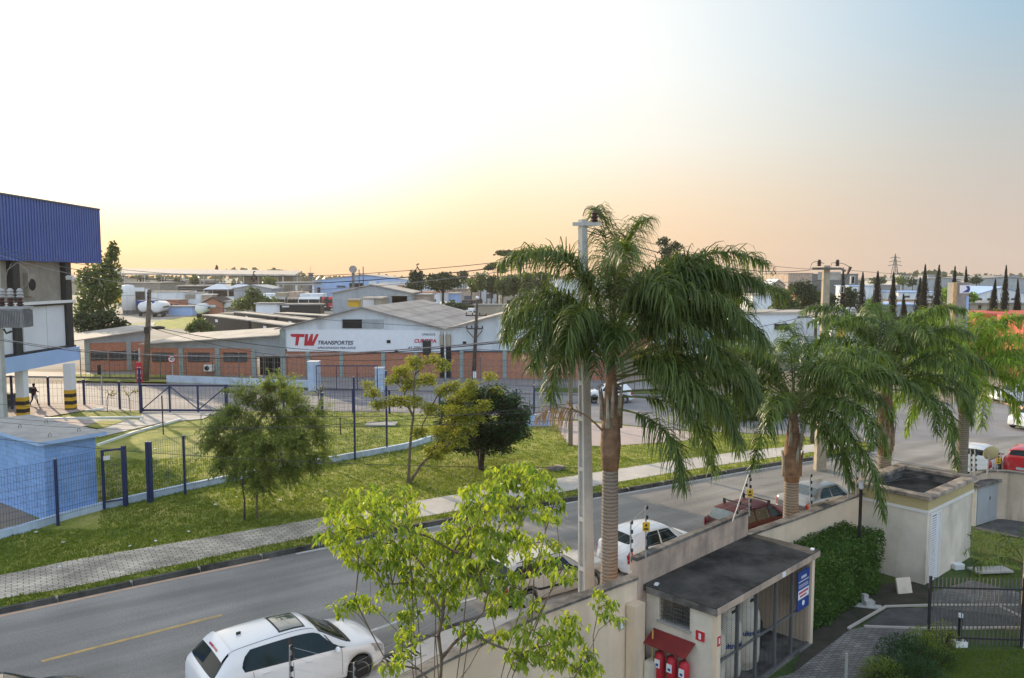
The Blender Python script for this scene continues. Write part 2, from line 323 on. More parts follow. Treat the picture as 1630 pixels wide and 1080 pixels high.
mat('coping_stain', (.44, .37, .31), .95, col2=(.10, .09, .08), scale=1.8, bump=.6, bscale=30, contrast=(.36, .6), detail=9)
mat('olive_band', (.50, .42, .22), .9, col2=(.42, .35, .18), scale=1, bump=.2)
mat('white_paint', (.78, .78, .77), .5, var=.04)
mat('white_wall', (.76, .77, .80), .7, col2=(.68, .69, .73), scale=.4)
mat('light_blue', (.38, .53, .80), .7, col2=(.33, .48, .76), scale=.6)
mat('pale_blue', (.58, .70, .86), .8, col2=(.44, .54, .68), scale=.7, streak=((.18, .2, .22), 3, .35))
mat('blue_cladding', (.065, .12, .38), .45, col2=(.05, .10, .32), scale=.3, streak=((.10, .12, .30), 1.2, .5))
mat('navy_metal', (.012, .028, .11), .45, var=.1)
mat('dark_metal', (.025, .025, .03), .5, var=.1)
mat('mid_metal', (.16, .165, .17), .5, var=.15, metal=.3)
mat('galvanised', (.52, .53, .54), .4, var=.1, metal=.6, scale=5)
mat('charcoal', (.03, .028, .028), .7, var=.15)
mat('tan_wall', (.33, .29, .24), .9, col2=(.25, .22, .18), scale=.8)
mat('yellow_paint', (.70, .42, .02), .6, var=.08)
mat('black_paint', (.015, .015, .015), .6, var=.1)
mat('road_yellow', (.62, .40, .13), .8, col2=(.38, .28, .14), scale=3, space='World')
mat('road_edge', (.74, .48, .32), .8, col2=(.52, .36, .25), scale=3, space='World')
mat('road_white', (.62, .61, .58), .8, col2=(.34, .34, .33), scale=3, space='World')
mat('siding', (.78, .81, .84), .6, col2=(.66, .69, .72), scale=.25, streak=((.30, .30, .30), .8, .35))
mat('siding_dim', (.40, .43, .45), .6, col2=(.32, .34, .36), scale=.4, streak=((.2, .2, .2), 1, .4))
mat('banner_white', (.82, .84, .88), .5, var=.03)
mat('grey_green', (.34, .40, .38), .8, var=.12, scale=2)
mat('sign_red', (.55, .02, .04), .5, var=.05)
mat('awning_red', (.22, .02, .02), .6, var=.15)
mat('sign_orange', (.62, .09, .05), .6, var=.08)
mat('sign_dark', (.06, .08, .13), .5, var=.05)
mat('sign_blue', (.02, .06, .27), .4, var=.05)
mat('fibro_roof', (.35, .34, .335), .9, col2=(.20, .19, .185), scale=.35, detail=8, bump=.2, bscale=4)
mat('fibro_pale', (.50, .46, .41), .9, col2=(.33, .30, .27), scale=.5, detail=8)
mat('dark_gap', (.012, .012, .013), .8, var=.1)
mat('dark_glass', (.02, .025, .03), .08, var=.1, spec=.8)
mat('window_glass', (.10, .13, .16), .15, var=.3, scale=1, spec=.8)
mat('wood_pole', (.10, .08, .065), .9, col2=(.06, .05, .042), scale=3)
mat('timber_pale', (.42, .36, .27), .9, col2=(.33, .28, .21), scale=3, streak=((.2, .16, .12), 8, .4))
mat('rubber', (.02, .02, .021), .8, var=.1)
mat('cable', (.045, .042, .045), .6, var=.1)
mat('cable_pale', (.30, .27, .27), .6, var=.2, scale=4)
mat('porcelain', (.07, .035, .03), .35, var=.1)
mat('porcelain_pale', (.42, .43, .44), .35, var=.1)
mat('transformer_grey', (.30, .31, .33), .5, var=.15, scale=3)
mat('bark', (.20, .155, .11), .95, col2=(.10, .075, .055), scale=6, bump=.6)
mat('bark_dark', (.075, .055, .04), .95, col2=(.035, .028, .02), scale=6)
leaf_mat('leaf_yellow', (.38, .44, .055), (.045, .14, .02), .42)
leaf_mat('leaf_olive', (.26, .32, .07), (.05, .10, .022), .4)
leaf_mat('leaf_gold', (.38, .37, .05), (.12, .18, .03), .4)
leaf_mat('leaf_dark', (.045, .10, .028), (.01, .028, .009), .25, tcol=(1, 1.4, .6))
leaf_mat('leaf_far', (.055, .08, .03), (.022, .038, .016), .25, scale=.3)
leaf_mat('leaf_far_green', (.11, .15, .04), (.05, .08, .025), .3, scale=.3)
leaf_mat('leaf_lime', (.22, .34, .05), (.10, .19, .03), .4, scale=.5)
leaf_mat('leaf_cypress', (.022, .022, .014), (.008, .012, .006), .1, scale=.4)
leaf_mat('leaf_hedge', (.10, .19, .035), (.02, .05, .01), .3, scale=2.5)
leaf_mat('grass_blade', (.20, .25, .04), (.07, .12, .015), .4, scale=.6)
leaf_mat('palm_leaf_mid', (.15, .23, .045), (.010, .030, .010), .24, .45, scale=.9)
leaf_mat('palm_leaf', (.14, .20, .05), (.012, .032, .012), .34, .45, tcol=(1.5, 1.5, .5), scale=.9)
leaf_mat('palm_leaf_bright', (.32, .46, .05), (.03, .08, .015), .34, .42, scale=.9)
leaf_mat('palm_dry', (.34, .24, .15), (.20, .14, .09), .3, .7, tcol=(1.2, 1.1, .8))
def _trunk(nt, b):
    tc = nt.nodes.new('ShaderNodeTexCoord'); w = nt.nodes.new('ShaderNodeTexWave'); w.bands_direction = 'Z'; w.inputs['Scale'].default_value = 3.4; w.inputs['Distortion'].default_value = 3.2; w.inputs['Detail'].default_value = 6; w.inputs['Detail Scale'].default_value = 2
    nt.links.new(tc.outputs['Object'], w.inputs['Vector']); rp = ramp(nt, [(.0, (.13, .105, .085)), (.4, (.21, .175, .14)), (1.0, (.27, .225, .185))], 'LINEAR'); nt.links.new(w.outputs[0], rp.inputs[0]); nt.links.new(rp.outputs[0], b.inputs['Base Color'])
    bp = nt.nodes.new('ShaderNodeBump'); bp.inputs['Strength'].default_value = .3; bp.inputs['Distance'].default_value = .02; nt.links.new(w.outputs[0], bp.inputs['Height']); nt.links.new(bp.outputs[0], b.inputs['Normal'])
node_mat('palm_trunk', _trunk, .9)
mat('palm_boot', (.33, .20, .12), .9, col2=(.12, .07, .045), scale=5, bump=.5, contrast=(.3, .7))
mat('palm_sheath', (.42, .42, .36), .7, col2=(.22, .15, .10), scale=3)
mat('palm_stem', (.22, .26, .09), .6, var=.2)

# ---------------------------------------------------------------- ground, roads, pavements
def sheet(name, pts, z, m, z0=None, sub=None):
    mb = MB(); mb.m(m)
    if z0 is None: mb.poly([(p[0], p[1], z) for p in (pts if sum(pts[i][0] * pts[(i + 1) % len(pts)][1] - pts[(i + 1) % len(pts)][0] * pts[i][1] for i in range(len(pts))) > 0 else pts[::-1])])
    else: mb.prism([(p[0], p[1]) for p in pts], z0, z)
    return mb.build(name, kind='structure')
def gp(px, z=0.0): return [G(x, y, z) for x, y in px]
def off_line(pts, d):                    # polyline offset to its left by d
    out = []
    for i, p in enumerate(pts):
        t = (pts[min(i + 1, len(pts) - 1)] - pts[max(i - 1, 0)]); t.z = 0; t.normalize()
        out.append(Vector((p.x - t.y * d, p.y + t.x * d, p.z)))
    return out
def smooth_line(pts, n=6):
    out = []
    for i in range(len(pts) - 1):
        p0 = pts[max(i - 1, 0)]; p1 = pts[i]; p2 = pts[i + 1]; p3 = pts[min(i + 2, len(pts) - 1)]
        for k in range(n):
            t = k / n
            out.append(.5 * ((2 * p1) + (p2 - p0) * t + (2 * p0 - 5 * p1 + 4 * p2 - p3) * t * t + (3 * p1 - p0 - 3 * p2 + p3) * t ** 3))
    out.append(pts[-1]); return out
def ribbon(name, a, b, z, m, kind='structure', z0=None):
    mb = MB(); mb.m(m); n = len(a)
    if z0 is None:
        mb.add([(p.x, p.y, z) for p in a] + [(p.x, p.y, z) for p in b], [(i, i + 1, n + i + 1, n + i) for i in range(n - 1)])
    else:
        vs = [(p.x, p.y, z) for p in a] + [(p.x, p.y, z) for p in b] + [(p.x, p.y, z0) for p in a] + [(p.x, p.y, z0) for p in b]
        fs = []
        for i in range(n - 1):
            fs += [(i, i + 1, n + i + 1, n + i), (2 * n + i, 2 * n + i + 1, i + 1, i), (n + i, n + i + 1, 3 * n + i + 1, 3 * n + i)]
        fs += [(0, n, 3 * n, 2 * n), (n - 1, 2 * n - 1, 4 * n - 1, 3 * n - 1)]
        mb.add(vs, fs)
    return mb.build(name, kind=kind)
sheet('ground', [(-2500, -60), (2500, -60), (2500, 5000), (-2500, 5000)], -.06, 'far_ground')
sheet('yard_ground', [(-130, 84), (-4, 84), (10, 260), (-130, 260)], -.03, 'yard')
sheet('plot_ground', [(-60, -30), (90, -30), (90, 84), (-60, 84)], -.04, 'soil')
KERB = smooth_line([G(-520, 1076), G(-260, 1028), G(0, 978), G(250, 925), G(510, 872), G(735, 829), G(1050, 774), G(1220, 744), G(1392, 719)], 6)
AVN = [G(-150, 656), G(0, 653), G(220, 652), G(600, 655), G(880, 664), G(1060, 683), G(1250, 692), G(1392, 706)]
AVF = [G(-150, 611), G(0, 611), G(240, 611), G(500, 621), G(850, 629), G(1100, 634), G(1392, 640), G(1700, 640)]
# street surface: from the far kerb to beyond the perimeter wall; the crossing at the right end joins the avenue
st = [p.copy() for p in KERB] + [G(1392, 706), G(1700, 690), Vector((60, 40, 0)), Vector((30, 33, 0)), Vector((-30, -12, 0)), Vector((-50, -12, 0))]
sheet('street', st, 0.0, 'asphalt')
av = AVN + [Vector((50, 52, 0)), Vector((70, 60, 0))] + [AVF[-1]] + AVF[::-1][1:]
sheet('avenue_road', av, -.012, 'avenue')
KI = off_line(KERB, .16)
# kerb stones, each ~1 m with a joint
kb = MB(); kb.m('kerb')
acc = 0; cur = KERB[0]; i = 1; segs = []
def walk(pts, step):
    out = [pts[0]]; rest = step
    for a, b in zip(pts, pts[1:]):
        L = (b - a).length; pos = 0
        while L - pos >= rest: pos += rest; out.append(a + (b - a) * (pos / L)); rest = step
        rest -= (L - pos)
    return out
kp = walk(KERB, 2.1)
for a, b in zip(kp, kp[1:]):
    d = (b - a).normalized(); n = Vector((-d.y, d.x, 0)); a2 = a + d * .012; b2 = b - d * .012; h = .17 + random.uniform(-.012, .012); j = random.uniform(-.012, .012)
    kb.prism([(a2 + n * j)[:2], (b2 + n * j)[:2], (b2 + n * .14)[:2], (a2 + n * .14)[:2]], -.05, h)
    # rounded nose
    kb.m('kerb_joint').prism([(b2 + n * (j - .006) - d * .07)[:2], (b2 + n * (j - .036))[:2], (b2 + n * .146)[:2], (b2 + n * .146 - d * .07)[:2]], -.05, h + .004).m('kerb')
    kb.prism([(a2 + n * (j - .03))[:2], (b2 + n * (j - .03))[:2], (b2 + n * j)[:2], (a2 + n * j)[:2]], -.05, h - .05)
kb.build('kerb', kind='structure')
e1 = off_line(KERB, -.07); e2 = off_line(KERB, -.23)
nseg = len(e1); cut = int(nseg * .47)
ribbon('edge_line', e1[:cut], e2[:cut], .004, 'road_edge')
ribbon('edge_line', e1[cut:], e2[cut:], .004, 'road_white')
cl = MB(); cl.m('road_yellow')
for (a, b) in [((66, 1053), (353, 979)), ((1360, 801), (1492, 772)), ((-500, 1199), (-230, 1129))]:
    p, q = G(*a, .004), G(*b, .004); d = (q - p).normalized(); n = Vector((-d.y, d.x, 0)) * .07
    cl.quad(p - n, q - n, q + n, p + n)
cl.build('centre_line', kind='structure')
wl = smooth_line([G(470, 1048), G(600, 1003), G(675, 977), G(760, 953)], 4)
ribbon('bay_line', wl, off_line(wl, .12), .005, 'road_white')
# avenue lane lines
al = MB(); al.m('road_white')
for py0, py1, dash in ((622, 646, 1), (634, 652, 1), (650.5, 661.5, 0)):
    a = G(-150, py0 - 4, -.006); b = G(900, py1, -.006); d = (b - a).normalized(); n = Vector((-d.y, d.x, 0)) * .09; L = (b - a).length
    if not dash: al.quad(a - n, b - n, b + n, a + n)
    else:
        t = 0
        while t < L: p = a + d * t; q = p + d * 3; al.quad(p - n, q - n, q + n, p + n); t += 8
al.build('lane_line', kind='structure')
# far side: verge, paver path, lawn
lawn = [p.copy() for p in KI] + [G(1392, 706, .12), G(1250, 693, .12), G(1060, 684, .12), G(880, 665, .12), G(600, 656, .12), G(220, 653, .12), G(-260, 655, .12), Vector((-55, 40, .12)), Vector((-50, -2, .12))]
sheet('lawn', lawn, .11, 'lawn', z0=-.05)
PN = smooth_line([G(-300, 1012, .12), G(0, 954, .12), G(111, 935.5, .12), G(333, 888, .12), G(503, 853, .12), G(735, 812, .12), G(1062, 754, .12), G(1200, 733, .12), G(1360, 711, .12)], 6)
PF = smooth_line([G(-300, 968, .12), G(0, 916, .12), G(111, 893, .12), G(333, 855, .12), G(503, 826, .12), G(735, 786, .12), G(1062, 735, .12), G(1200, 717, .12), G(1350, 703, .12)], 6)
pc = int(len(PN) * .52)
ribbon('paver_path', PN[:pc + 1], PF[:pc + 1], .125, 'pavers')
ribbon('concrete_path', PN[pc:], PF[pc:], .125, 'path_concrete')
sheet('avenue_pavement', gp([(882, 668), (1000, 679), (1130, 690), (1090, 702), (965, 711), (905, 709), (893, 690)], .12), .130, 'pink_paving')
sheet('avenue_pavement', gp([(-200, 656), (225, 654), (225, 651.5), (-200, 652.5)], .12), .130, 'path_concrete')
# far side of the avenue
sheet('far_pavement', gp([(-150, 598), (265, 603), (500, 619), (850, 628), (1100, 633), (1100, 612), (850, 604), (450, 600), (-150, 590)]), .10, 'avenue', z0=-.05)
sheet('far_verge', gp([(120, 603), (260, 605.5), (400, 611), (495, 617), (495, 619.5), (400, 615), (260, 609), (120, 607)], .1), .13, 'lawn')
sheet('far_verge', gp([(120, 596), (250, 597.5), (470, 604), (470, 608), (250, 601.5), (120, 600)], .1), .13, 'lawn')
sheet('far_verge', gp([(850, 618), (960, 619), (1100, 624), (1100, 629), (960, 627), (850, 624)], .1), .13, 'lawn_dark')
sheet('grass_field', [(-80, 150), (-40, 150), (-40, 200), (-80, 200)], -.02, 'lawn')
sheet('brown_field', [(-12, 165), (6, 165), (12, 225), (-22, 225)], -.02, 'soil')
# condominium ground, inside the wall
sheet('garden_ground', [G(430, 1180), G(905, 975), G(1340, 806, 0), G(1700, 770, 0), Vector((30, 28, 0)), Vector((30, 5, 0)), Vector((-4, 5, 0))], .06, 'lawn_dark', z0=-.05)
sheet('paved_walk', gp([(1120, 1110), (1262, 1073), (1353, 1003), (1376, 999), (1472, 1001), (1456, 1040), (1380, 1078), (1300, 1150), (1120, 1180)], .06), .075, 'dark_pavers')
mat('tar', (.11, .11, .112), .9, col2=(.06, .06, .062), scale=2, space='World', bump=.4)
sheet('tarmac_patch', gp([(1372, 998), (1415, 970), (1480, 969), (1640, 962), (1640, 985), (1600, 1003), (1470, 1002)], .06), .082, 'tar')
sheet('paved_yard', gp([(1482, 968), (1482, 945), (1545, 925), (1600, 938), (1640, 950), (1640, 985)], .06), .088, 'dark_pavers')
for nm, px, w in (('walk_edging', [(1352, 1003), (1412, 968), (1478, 966)], .07), ('walk_edging', [(1376, 1000), (1470, 1003), (1640, 1002)], .07), ('walk_edging', [(1482, 966), (1640, 966)], .07), ('walk_edging', [(1590, 968), (1640, 992)], .08)):
    a = gp(px, .06); ribbon(nm, a, off_line(a, w), .12, 'path_concrete', z0=.05)
# near pavement between the street kerb and the wall
NK = [G(430, 1130), G(560, 1078), G(700, 1008), G(870, 950), G(1010, 905), G(1150, 862), G(1280, 825), G(1420, 790), G(1560, 755), G(1680, 745)]
ribbon('near_kerb', NK, off_line(NK, -.14), .14, 'kerb', z0=-.05)
npv = off_line(NK, -.14); inner = [G(500, 1200), G(650, 1110), G(800, 1040), G(905, 995), G(1015, 945), G(1160, 890), G(1300, 845), G(1450, 800), G(1600, 772), G(1700, 765)]
ribbon('near_pavement', npv, inner, .11, 'path_concrete')
# ---------------------------------------------------------------- buildings
class Fac:                               # a facade from A to B: px -> metres along it, py -> height
    def __init__(s, A, B):
        s.A = Vector(A); d = Vector(B) - s.A; d.z = 0; s.L = d.length; s.d = d.normalized(); s.rz = math.atan2(s.d.y, s.d.x); s.T = FR(s.A.x, s.A.y, 0, s.rz)
    def x(s, px):
        r = ray(px, 440); k = r.x / r.y     # X = k Y
        return (k * s.A.y - s.A.x) / (s.d.x - k * s.d.y)
    def z(s, px, py):
        t = s.x(px); Y = s.A.y + s.d.y * t; return D(px, py, Y).z
    def xz(s, px, py): return s.x(px), s.z(px, py)
    def P(s, x, y, z): return s.T @ Vector((x, y, z))
def corrug(mb, prof, x0, x1, y, pitch, zb, amp=.03):   # ridged sheet in the plane y; prof(x) top, zb bottom
    x = x0; i = 0
    while x < x1 - 1e-6:
        a = min(x + pitch * .5, x1); b = min(x + pitch, x1)
        mb.quad((x, y, zb), (a, y, zb), (a, y, prof(a)), (x, y, prof(x)))
        mb.quad((a, y - amp, zb), (b, y - amp, zb), (b, y - amp, prof(b)), (a, y - amp, prof(a)))
        mb.quad((a, y, zb), (a, y - amp, zb), (a, y - amp, prof(a)), (a, y, prof(a)))
        mb.quad((b, y - amp, zb), (b, y, zb), (b, y, prof(b)), (b, y - amp, prof(b)))
        x = b
F1 = Fac(G(449, 601), G(890, 606))
tw = thing('transport_warehouse', 'twin-gabled grey warehouse with a brick base and a red TW sign', 'warehouse', F1.A)
xl = 0.0; xa = F1.x(576); xv = F1.x(708); xb = F1.x(836); xr = xv + (xb - xv) * 2
ZE, ZA, ZB = F1.z(708, 523), F1.z(576, 488.5), 2.75
DP = 24
def gprof(x):
    for a, b in ((xl, xv), (xv, xr)):
        if a <= x <= b: m_ = (a + b) / 2; return ZE + (ZA - ZE) * (1 - abs(x - m_) / ((b - a) / 2))
    return ZE
mb = MB(F1.T).m('brick'); mb.box(xl, xr, .12, .35, 0, ZB - .02); mb.box(xl, xl + .2, .35, DP, 0, ZE - .1); mb.box(xr - .2, xr, .35, DP, 0, ZE - .1); mb.build('brick_base', tw)
mb = MB(F1.T).m('siding'); corrug(mb, lambda x: gprof(x) - .12, xl, xr, .1, .30, ZB)
mb.build('siding', tw)
def roofslab(name, parent, T, pts_front, depth, m, th=.10, over=.45, sk=0.0):
    mb = MB(T).m(m)
    for (xA, zA), (xB, zB_) in zip(pts_front, pts_front[1:]):
        n = 26; 
        v = [(xA, -over, zA), (xB, -over, zB_), (xB + sk, depth, zB_), (xA + sk, depth, zA)]
        lo = [(p[0], p[1], p[2] - th) for p in v]
        mb.add(v + lo, [(0, 1, 2, 3), (7, 6, 5, 4), (4, 5, 1, 0), (5, 6, 2, 1), (6, 7, 3, 2), (7, 4, 0, 3)])
        # overlapping courses of fibre-cement sheet
        L = math.hypot(xB - xA, zB_ - zA); k = max(2, int(L / 1.8))
        for i in range(1, k):
            t = i / k; x = xA + (xB - xA) * t; z = zA + (zB_ - zA) * t; dx = (xB - xA) / L * .06; dz = (zB_ - zA) / L * .06
            mb.add([(x - dx, -over, z - dz + .03), (x + dx, -over, z + dz + .03), (x + dx + sk, depth, z + dz + .03), (x - dx + sk, depth, z - dz + .03)], [(0, 1, 2, 3)])
    return mb.build(name, parent)
roofslab('roof', tw, F1.T, [(xl - .5, ZE - .1), (xa, ZA)], DP, 'fibro_roof', sk=1.2)
roofslab('roof', tw, F1.T, [(xa, ZA + .004), (xv, ZE)], DP, 'fibro_roof', sk=1.2)
roofslab('roof', tw, F1.T, [(xv, ZE + .004), (xb, ZA)], DP, 'fibro_pale', sk=1.2)
roofslab('roof', tw, F1.T, [(xb, ZA + .004), (xr + .5, ZE - .1)], DP, 'fibro_roof', sk=1.2)
for px in (487, 541, 608, 661, 734, 803, 868, 932):
    x = F1.x(px); mb = MB(F1.T).m('grey_green'); mb.box(x - .19, x + .19, 0, .12, 0, ZB + .1); mb.build('pilaster', tw)
mb = MB(F1.T).m('grey_green'); mb.box(-.12, .38, -.05, .3, 0, ZE - .2); mb.build('corner_pillar', tw)
mb = MB(F1.T).m('sign_dark'); mb.box(xl + .3, xr, .04, .12, ZB - .08, ZB + .06); mb.build('flashing', tw)
for (p0, p1, q0, q1, m_, nm) in ((544, 575, 509, 523, 'dark_gap', 'vent_opening'), (575, 609.5, 509, 523, 'siding_dim', 'vent_cover'), (802, 846, 511, 524, 'dark_gap', 'vent_opening')):
    x0, z1 = F1.xz(p0, q0); x1, z0 = F1.xz(p1, q1)
    mb = MB(F1.T).m(m_); mb.box(x0, x1, .0, .06, z0, z1)
    if m_ == 'dark_gap': mb.m('siding_dim'); mb.box(x0 - .06, x0, -.04, .06, z0, z1); mb.box(x0 - .06, x1 + .06, -.04, .06, z1, z1 + .06)
    mb.build(nm, tw)
sx0, sz1 = F1.xz(454.5, 525); sx1, _ = F1.xz(700, 526); sz0 = F1.z(454.5, 559.5)
mb = MB(F1.T).m('banner_white'); mb.box(sx0, sx1, -.02, .06, sz0, sz1); sg = mb.build('sign_panel', tw)
def ftext(F, parent, body, px, py, h, m, y=-.04, **k):
    x, z = F.xz(px, py); return text(parent, 'lettering', body, wallM(F.P(x, y, z), F.d), h, m, **k)
# the two big initials: a slanted T and W with cut corners, drawn as outlines
def glyph(F, parent, polys, px0, py0, sc, m, y=-.05):
    mb = MB(F.T).m(m); x0, z0 = F.xz(px0, py0)
    for pl in polys:
        pts = [(x0 + a * sc, z0 + b * sc * 1.62) for a, b in pl]
        n = len(pts); ar = sum(pts[i][0] * pts[(i + 1) % n][1] - pts[(i + 1) % n][0] * pts[i][1] for i in range(n))
        if ar < 0: pts = pts[::-1]
        mb.yprism(pts, y, y + .03)
    mb.build('lettering', parent)
glyph(F1, sg, [[(.02, 1.0), (1.95, 1.0), (1.9, .74), (.2, .74), (-.05, .84)], [(.75, .74), (1.22, .74), (.98, 0), (.58, .03)],
               [(2.05, 1.0), (2.5, 1.0), (2.36, .3), (2.2, 0), (1.85, 0)], [(2.36, .3), (2.86, 1.0), (3.2, 1.0), (3.02, .3), (2.85, 0), (2.2, 0)], [(3.02, .3), (3.6, 1.0), (4.0, 1.0), (3.2, 0), (2.85, 0)]], 461, 550.3, .71, 'sign_red')
ftext(F1, sg, 'TRANSPORTES', 503, 548.5, .53, 'sign_dark', shear=.25, bold=.012, sx=1.02)
ftext(F1, sg, 'APROXIMANDO MERCADOS', 503, 555.3, .29, 'sign_dark', shear=.25, sx=1.02)
ftext(F1, sg, 'UNIDADE', 671, 534.3, .30, 'sign_dark')
ftext(F1, sg, 'CURITIBA', 658, 545.6, .50, 'sign_red', shear=.2, bold=.015, sx=1.0)
ftext(F1, sg, '41 3301   0', 648, 556.5, .42, 'sign_dark', shear=.2, bold=.008)
for px, py, r_ in ((617.5, 544, .19), (629.5, 558.5, .17), (739, 546, .16)):
    x, z = F1.xz(px, py); mb = MB(F1.T).m('dark_gap'); mb.box(x - r_, x + r_, -.12, .08, z - r_ * .8, z + r_ * .8); mb.build('vent_pipe', tw, bevel=.05)
mb = MB(F1.T).m('charcoal'); x, z = F1.xz(679, 552); mb.box(x - .38, x + .38, -.35, -.02, z - .75, z + .6); mb.build('wall_unit', tw, bevel=.03)
# recess and white downpipe between the gables, with a hopper
mb = MB(F1.T).m('dark_gap'); mb.box(xv - .55, xv + .55, .02, .11, 0, ZE - .9); mb.build('recess', tw)
mb = MB(F1.T).m('white_paint'); mb.tube([(xv, -.15, 0), (xv, -.15, ZE - .3)], .09, 8); mb.build('downpipe', tw)
mb = MB(F1.T).m('timber_pale'); mb.box(xv - .5, xv - .14, -.3, .1, ZE - 1.6, ZE - .6); mb.box(xv + .14, xv + .55, -.3, .1, ZE - 1.6, ZE - .6); mb.build('hopper', tw)
# left wing
F2 = Fac(G(236, 598.5), G(449, 601))
wing = thing('warehouse_wing', 'low brick wing with barred windows and a pale siding band beside the twin gables', 'building', F2.A)
L2 = F2.L; zt0, zt1 = F2.z(240, 547), F2.z(446, 533); zb2 = F2.z(240, 554)
f2 = lambda x: zt0 + (zt1 - zt0) * x / L2
dx0, dx1 = F2.x(402), F2.x(446)
mb = MB(F2.T).m('brick'); mb.box(0, dx0, .1, .3, 0, zb2); mb.box(0, .2, .3, 9, 0, zt0 - .1); mb.build('brick_wall', wing)
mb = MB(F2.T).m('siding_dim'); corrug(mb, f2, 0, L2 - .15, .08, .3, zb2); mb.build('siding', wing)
mb = MB(F2.T).m('dark_gap'); mb.box(dx0, dx1, 1.2, 1.3, 0, zb2); mb.m('siding_dim').box(dx0, dx1, .12, .2, zb2 - .75, zb2); mb.m('mid_metal')
for i in range(4): x = dx0 + (dx1 - dx0) * i / 3; mb.box(x - .04, x + .04, .3, .36, 0, 2.0)
mb.box(dx0, dx1, .3, .36, 1.95, 2.03); mb.build('loading_door', wing)
mb = MB(F2.T).m('fibro_pale'); v = [(-.6, -.45, f2(0)), (L2 - .1, -.45, zt1), (L2 + .3, 10, zt1 + .35), (-.3, 10, zt0 + .35)]
mb.add(v + [(a, b, c - .1) for a, b, c in v], [(0, 1, 2, 3), (7, 6, 5, 4), (4, 5, 1, 0), (5, 6, 2, 1), (6, 7, 3, 2), (7, 4, 0, 3)]); mb.build('roof', wing)
for px in (283.5, 342, 400):
    x = F2.x(px); mb = MB(F2.T).m('grey_green'); mb.box(x - .22, x + .22, -.02, .1, 0, zb2); mb.build('pilaster', wing)
def barred_window(F, parent, p0, p1, q0, q1, y=.06):
    x0, z1 = F.xz(p0, q0); x1, z0 = F.xz(p1, q1)
    mb = MB(F.T).m('window_glass'); mb.box(x0, x1, y - .01, y + .05, z0, z1); w = mb.build('window', parent)
    mb = MB(F.T).m('charcoal'); n = 9
    for i in range(n + 1): x = x0 + (x1 - x0) * i / n; mb.box(x - .02, x + .02, y - .05, y - .02, z0, z1)
    for z in (z0, (z0 + z1) / 2, z1): mb.box(x0, x1, y - .055, y - .045, z - .03, z + .03)
    mb.build('window_bars', w)
for p0, p1 in ((237.5, 271), (295, 329), (352, 389)): barred_window(F2, wing, p0, p1, 562, 576)
F3 = Fac(G(136, 592), G(236, 588))
an = thing('brick_annex', 'low brick annex with barred windows left of the wooden utility pole', 'building', F3.A)
L3 = F3.L
mb = MB(F3.T).m('brick'); mb.box(0, L3, 0, .3, 0, 3.1); mb.box(0, .3, .3, 8, 0, 3.1); mb.build('brick_wall', an)
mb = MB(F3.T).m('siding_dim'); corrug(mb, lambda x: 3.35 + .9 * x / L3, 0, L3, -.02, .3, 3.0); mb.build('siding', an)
mb = MB(F3.T).m('fibro_pale'); v = [(-2, -.5, 3.2), (L3 + .5, -.5, 4.35), (L3 + .5, 9, 4.6), (-2, 9, 3.5)]
mb.add(v + [(a, b, c - .1) for a, b, c in v], [(0, 1, 2, 3), (7, 6, 5, 4), (4, 5, 1, 0), (5, 6, 2, 1), (6, 7, 3, 2), (7, 4, 0, 3)]); mb.build('roof', an)
for p0, p1 in ((140, 165), (168, 196), (204, 217)): barred_window(F3, an, p0, p1, 560, 573, -.03)
for px in (200.5, 134): x = F3.x(px); mb = MB(F3.T).m('grey_green'); mb.box(x - .22, x + .22, -.1, 0, 0, 3.1); mb.build('pilaster', an)
mb = MB(F2.T).m('white_paint'); x = F2.x(329.5); mb.box(x - .45, x + .45, -.4, .08, .55, 1.2); ac = mb.build('air_conditioner', None, label='white outdoor air conditioner unit on the brick wing wall', cat='air conditioner', bevel=.03)
mb = MB(F2.T).m('charcoal').lathe([(.24, -.015), (.24, 0)], 16, (x - .12, -.405, .87), 'Y'); mb.build('fan_grille', ac)
# service wall, gate and posts in front of the warehouse
FW = Fac(G(265, 609, .1), G(497, 618, .1))
mb = MB(FW.T).m('pale_blue').box(0, FW.L, 0, .2, .0, .75); mb.build('low_wall', label='low pale blue wall in front of the brick wing', cat='wall')
def postbox(px, py0, py1, name, label, cat, w=.35, m_='pale_blue', gz=.1, group=None):
    p = G(px, py1, gz); zt = D(px, py0, p.y).z; mb = MB(FR(p.x, p.y)).m(m_); mb.box(-w / 2, w / 2, -w / 2, w / 2, gz - .1, zt); mb.m('white_paint'); mb.box(-w / 2 - .04, w / 2 + .04, -w / 2 - .04, w / 2 + .04, zt, zt + .06)
    return mb.build(name, label=label, cat=cat, group=group)
postbox(500.5, 576, 620, 'gate_post', 'pale blue gate post at the end of the low blue wall', 'gate post', .9)
postbox(605, 586, 621, 'gate_post', 'pale blue gate post right of the dark mesh gate', 'gate post', .75)
def wire_panel(mb, p, q, z0, z1, pv=.1, ph=.3, r=.006):     # welded mesh of thin square wires
    p = Vector(p); q = Vector(q); d = q - p; d.z = 0; L = d.length; d.normalize(); a = math.atan2(d.y, d.x); zz = p.z
    n = max(2, int(L / pv))
    for i in range(n + 1):
        c = p + d * (L * i / n); mb.cbox((c.x, c.y, zz + (z0 + z1) / 2), (r * 2, r * 2, z1 - z0), a)
    k = max(1, int((z1 - z0) / ph)); c = (p + q) / 2
    for i in range(k + 1): mb.cbox((c.x, c.y, zz + z0 + (z1 - z0) * i / k), (L, r * 2.4, r * 2.4), a)
g0, g1 = G(504, 622, .1), G(601, 622, .1)
gt = thing('mesh_gate', 'dark wire mesh gate between two pale blue posts before the warehouse', 'gate', g0)
mb = MB().m('mid_metal'); wire_panel(mb, g0, g1, .1, 2.2, .25, .7, .012); mb.build('mesh', gt)
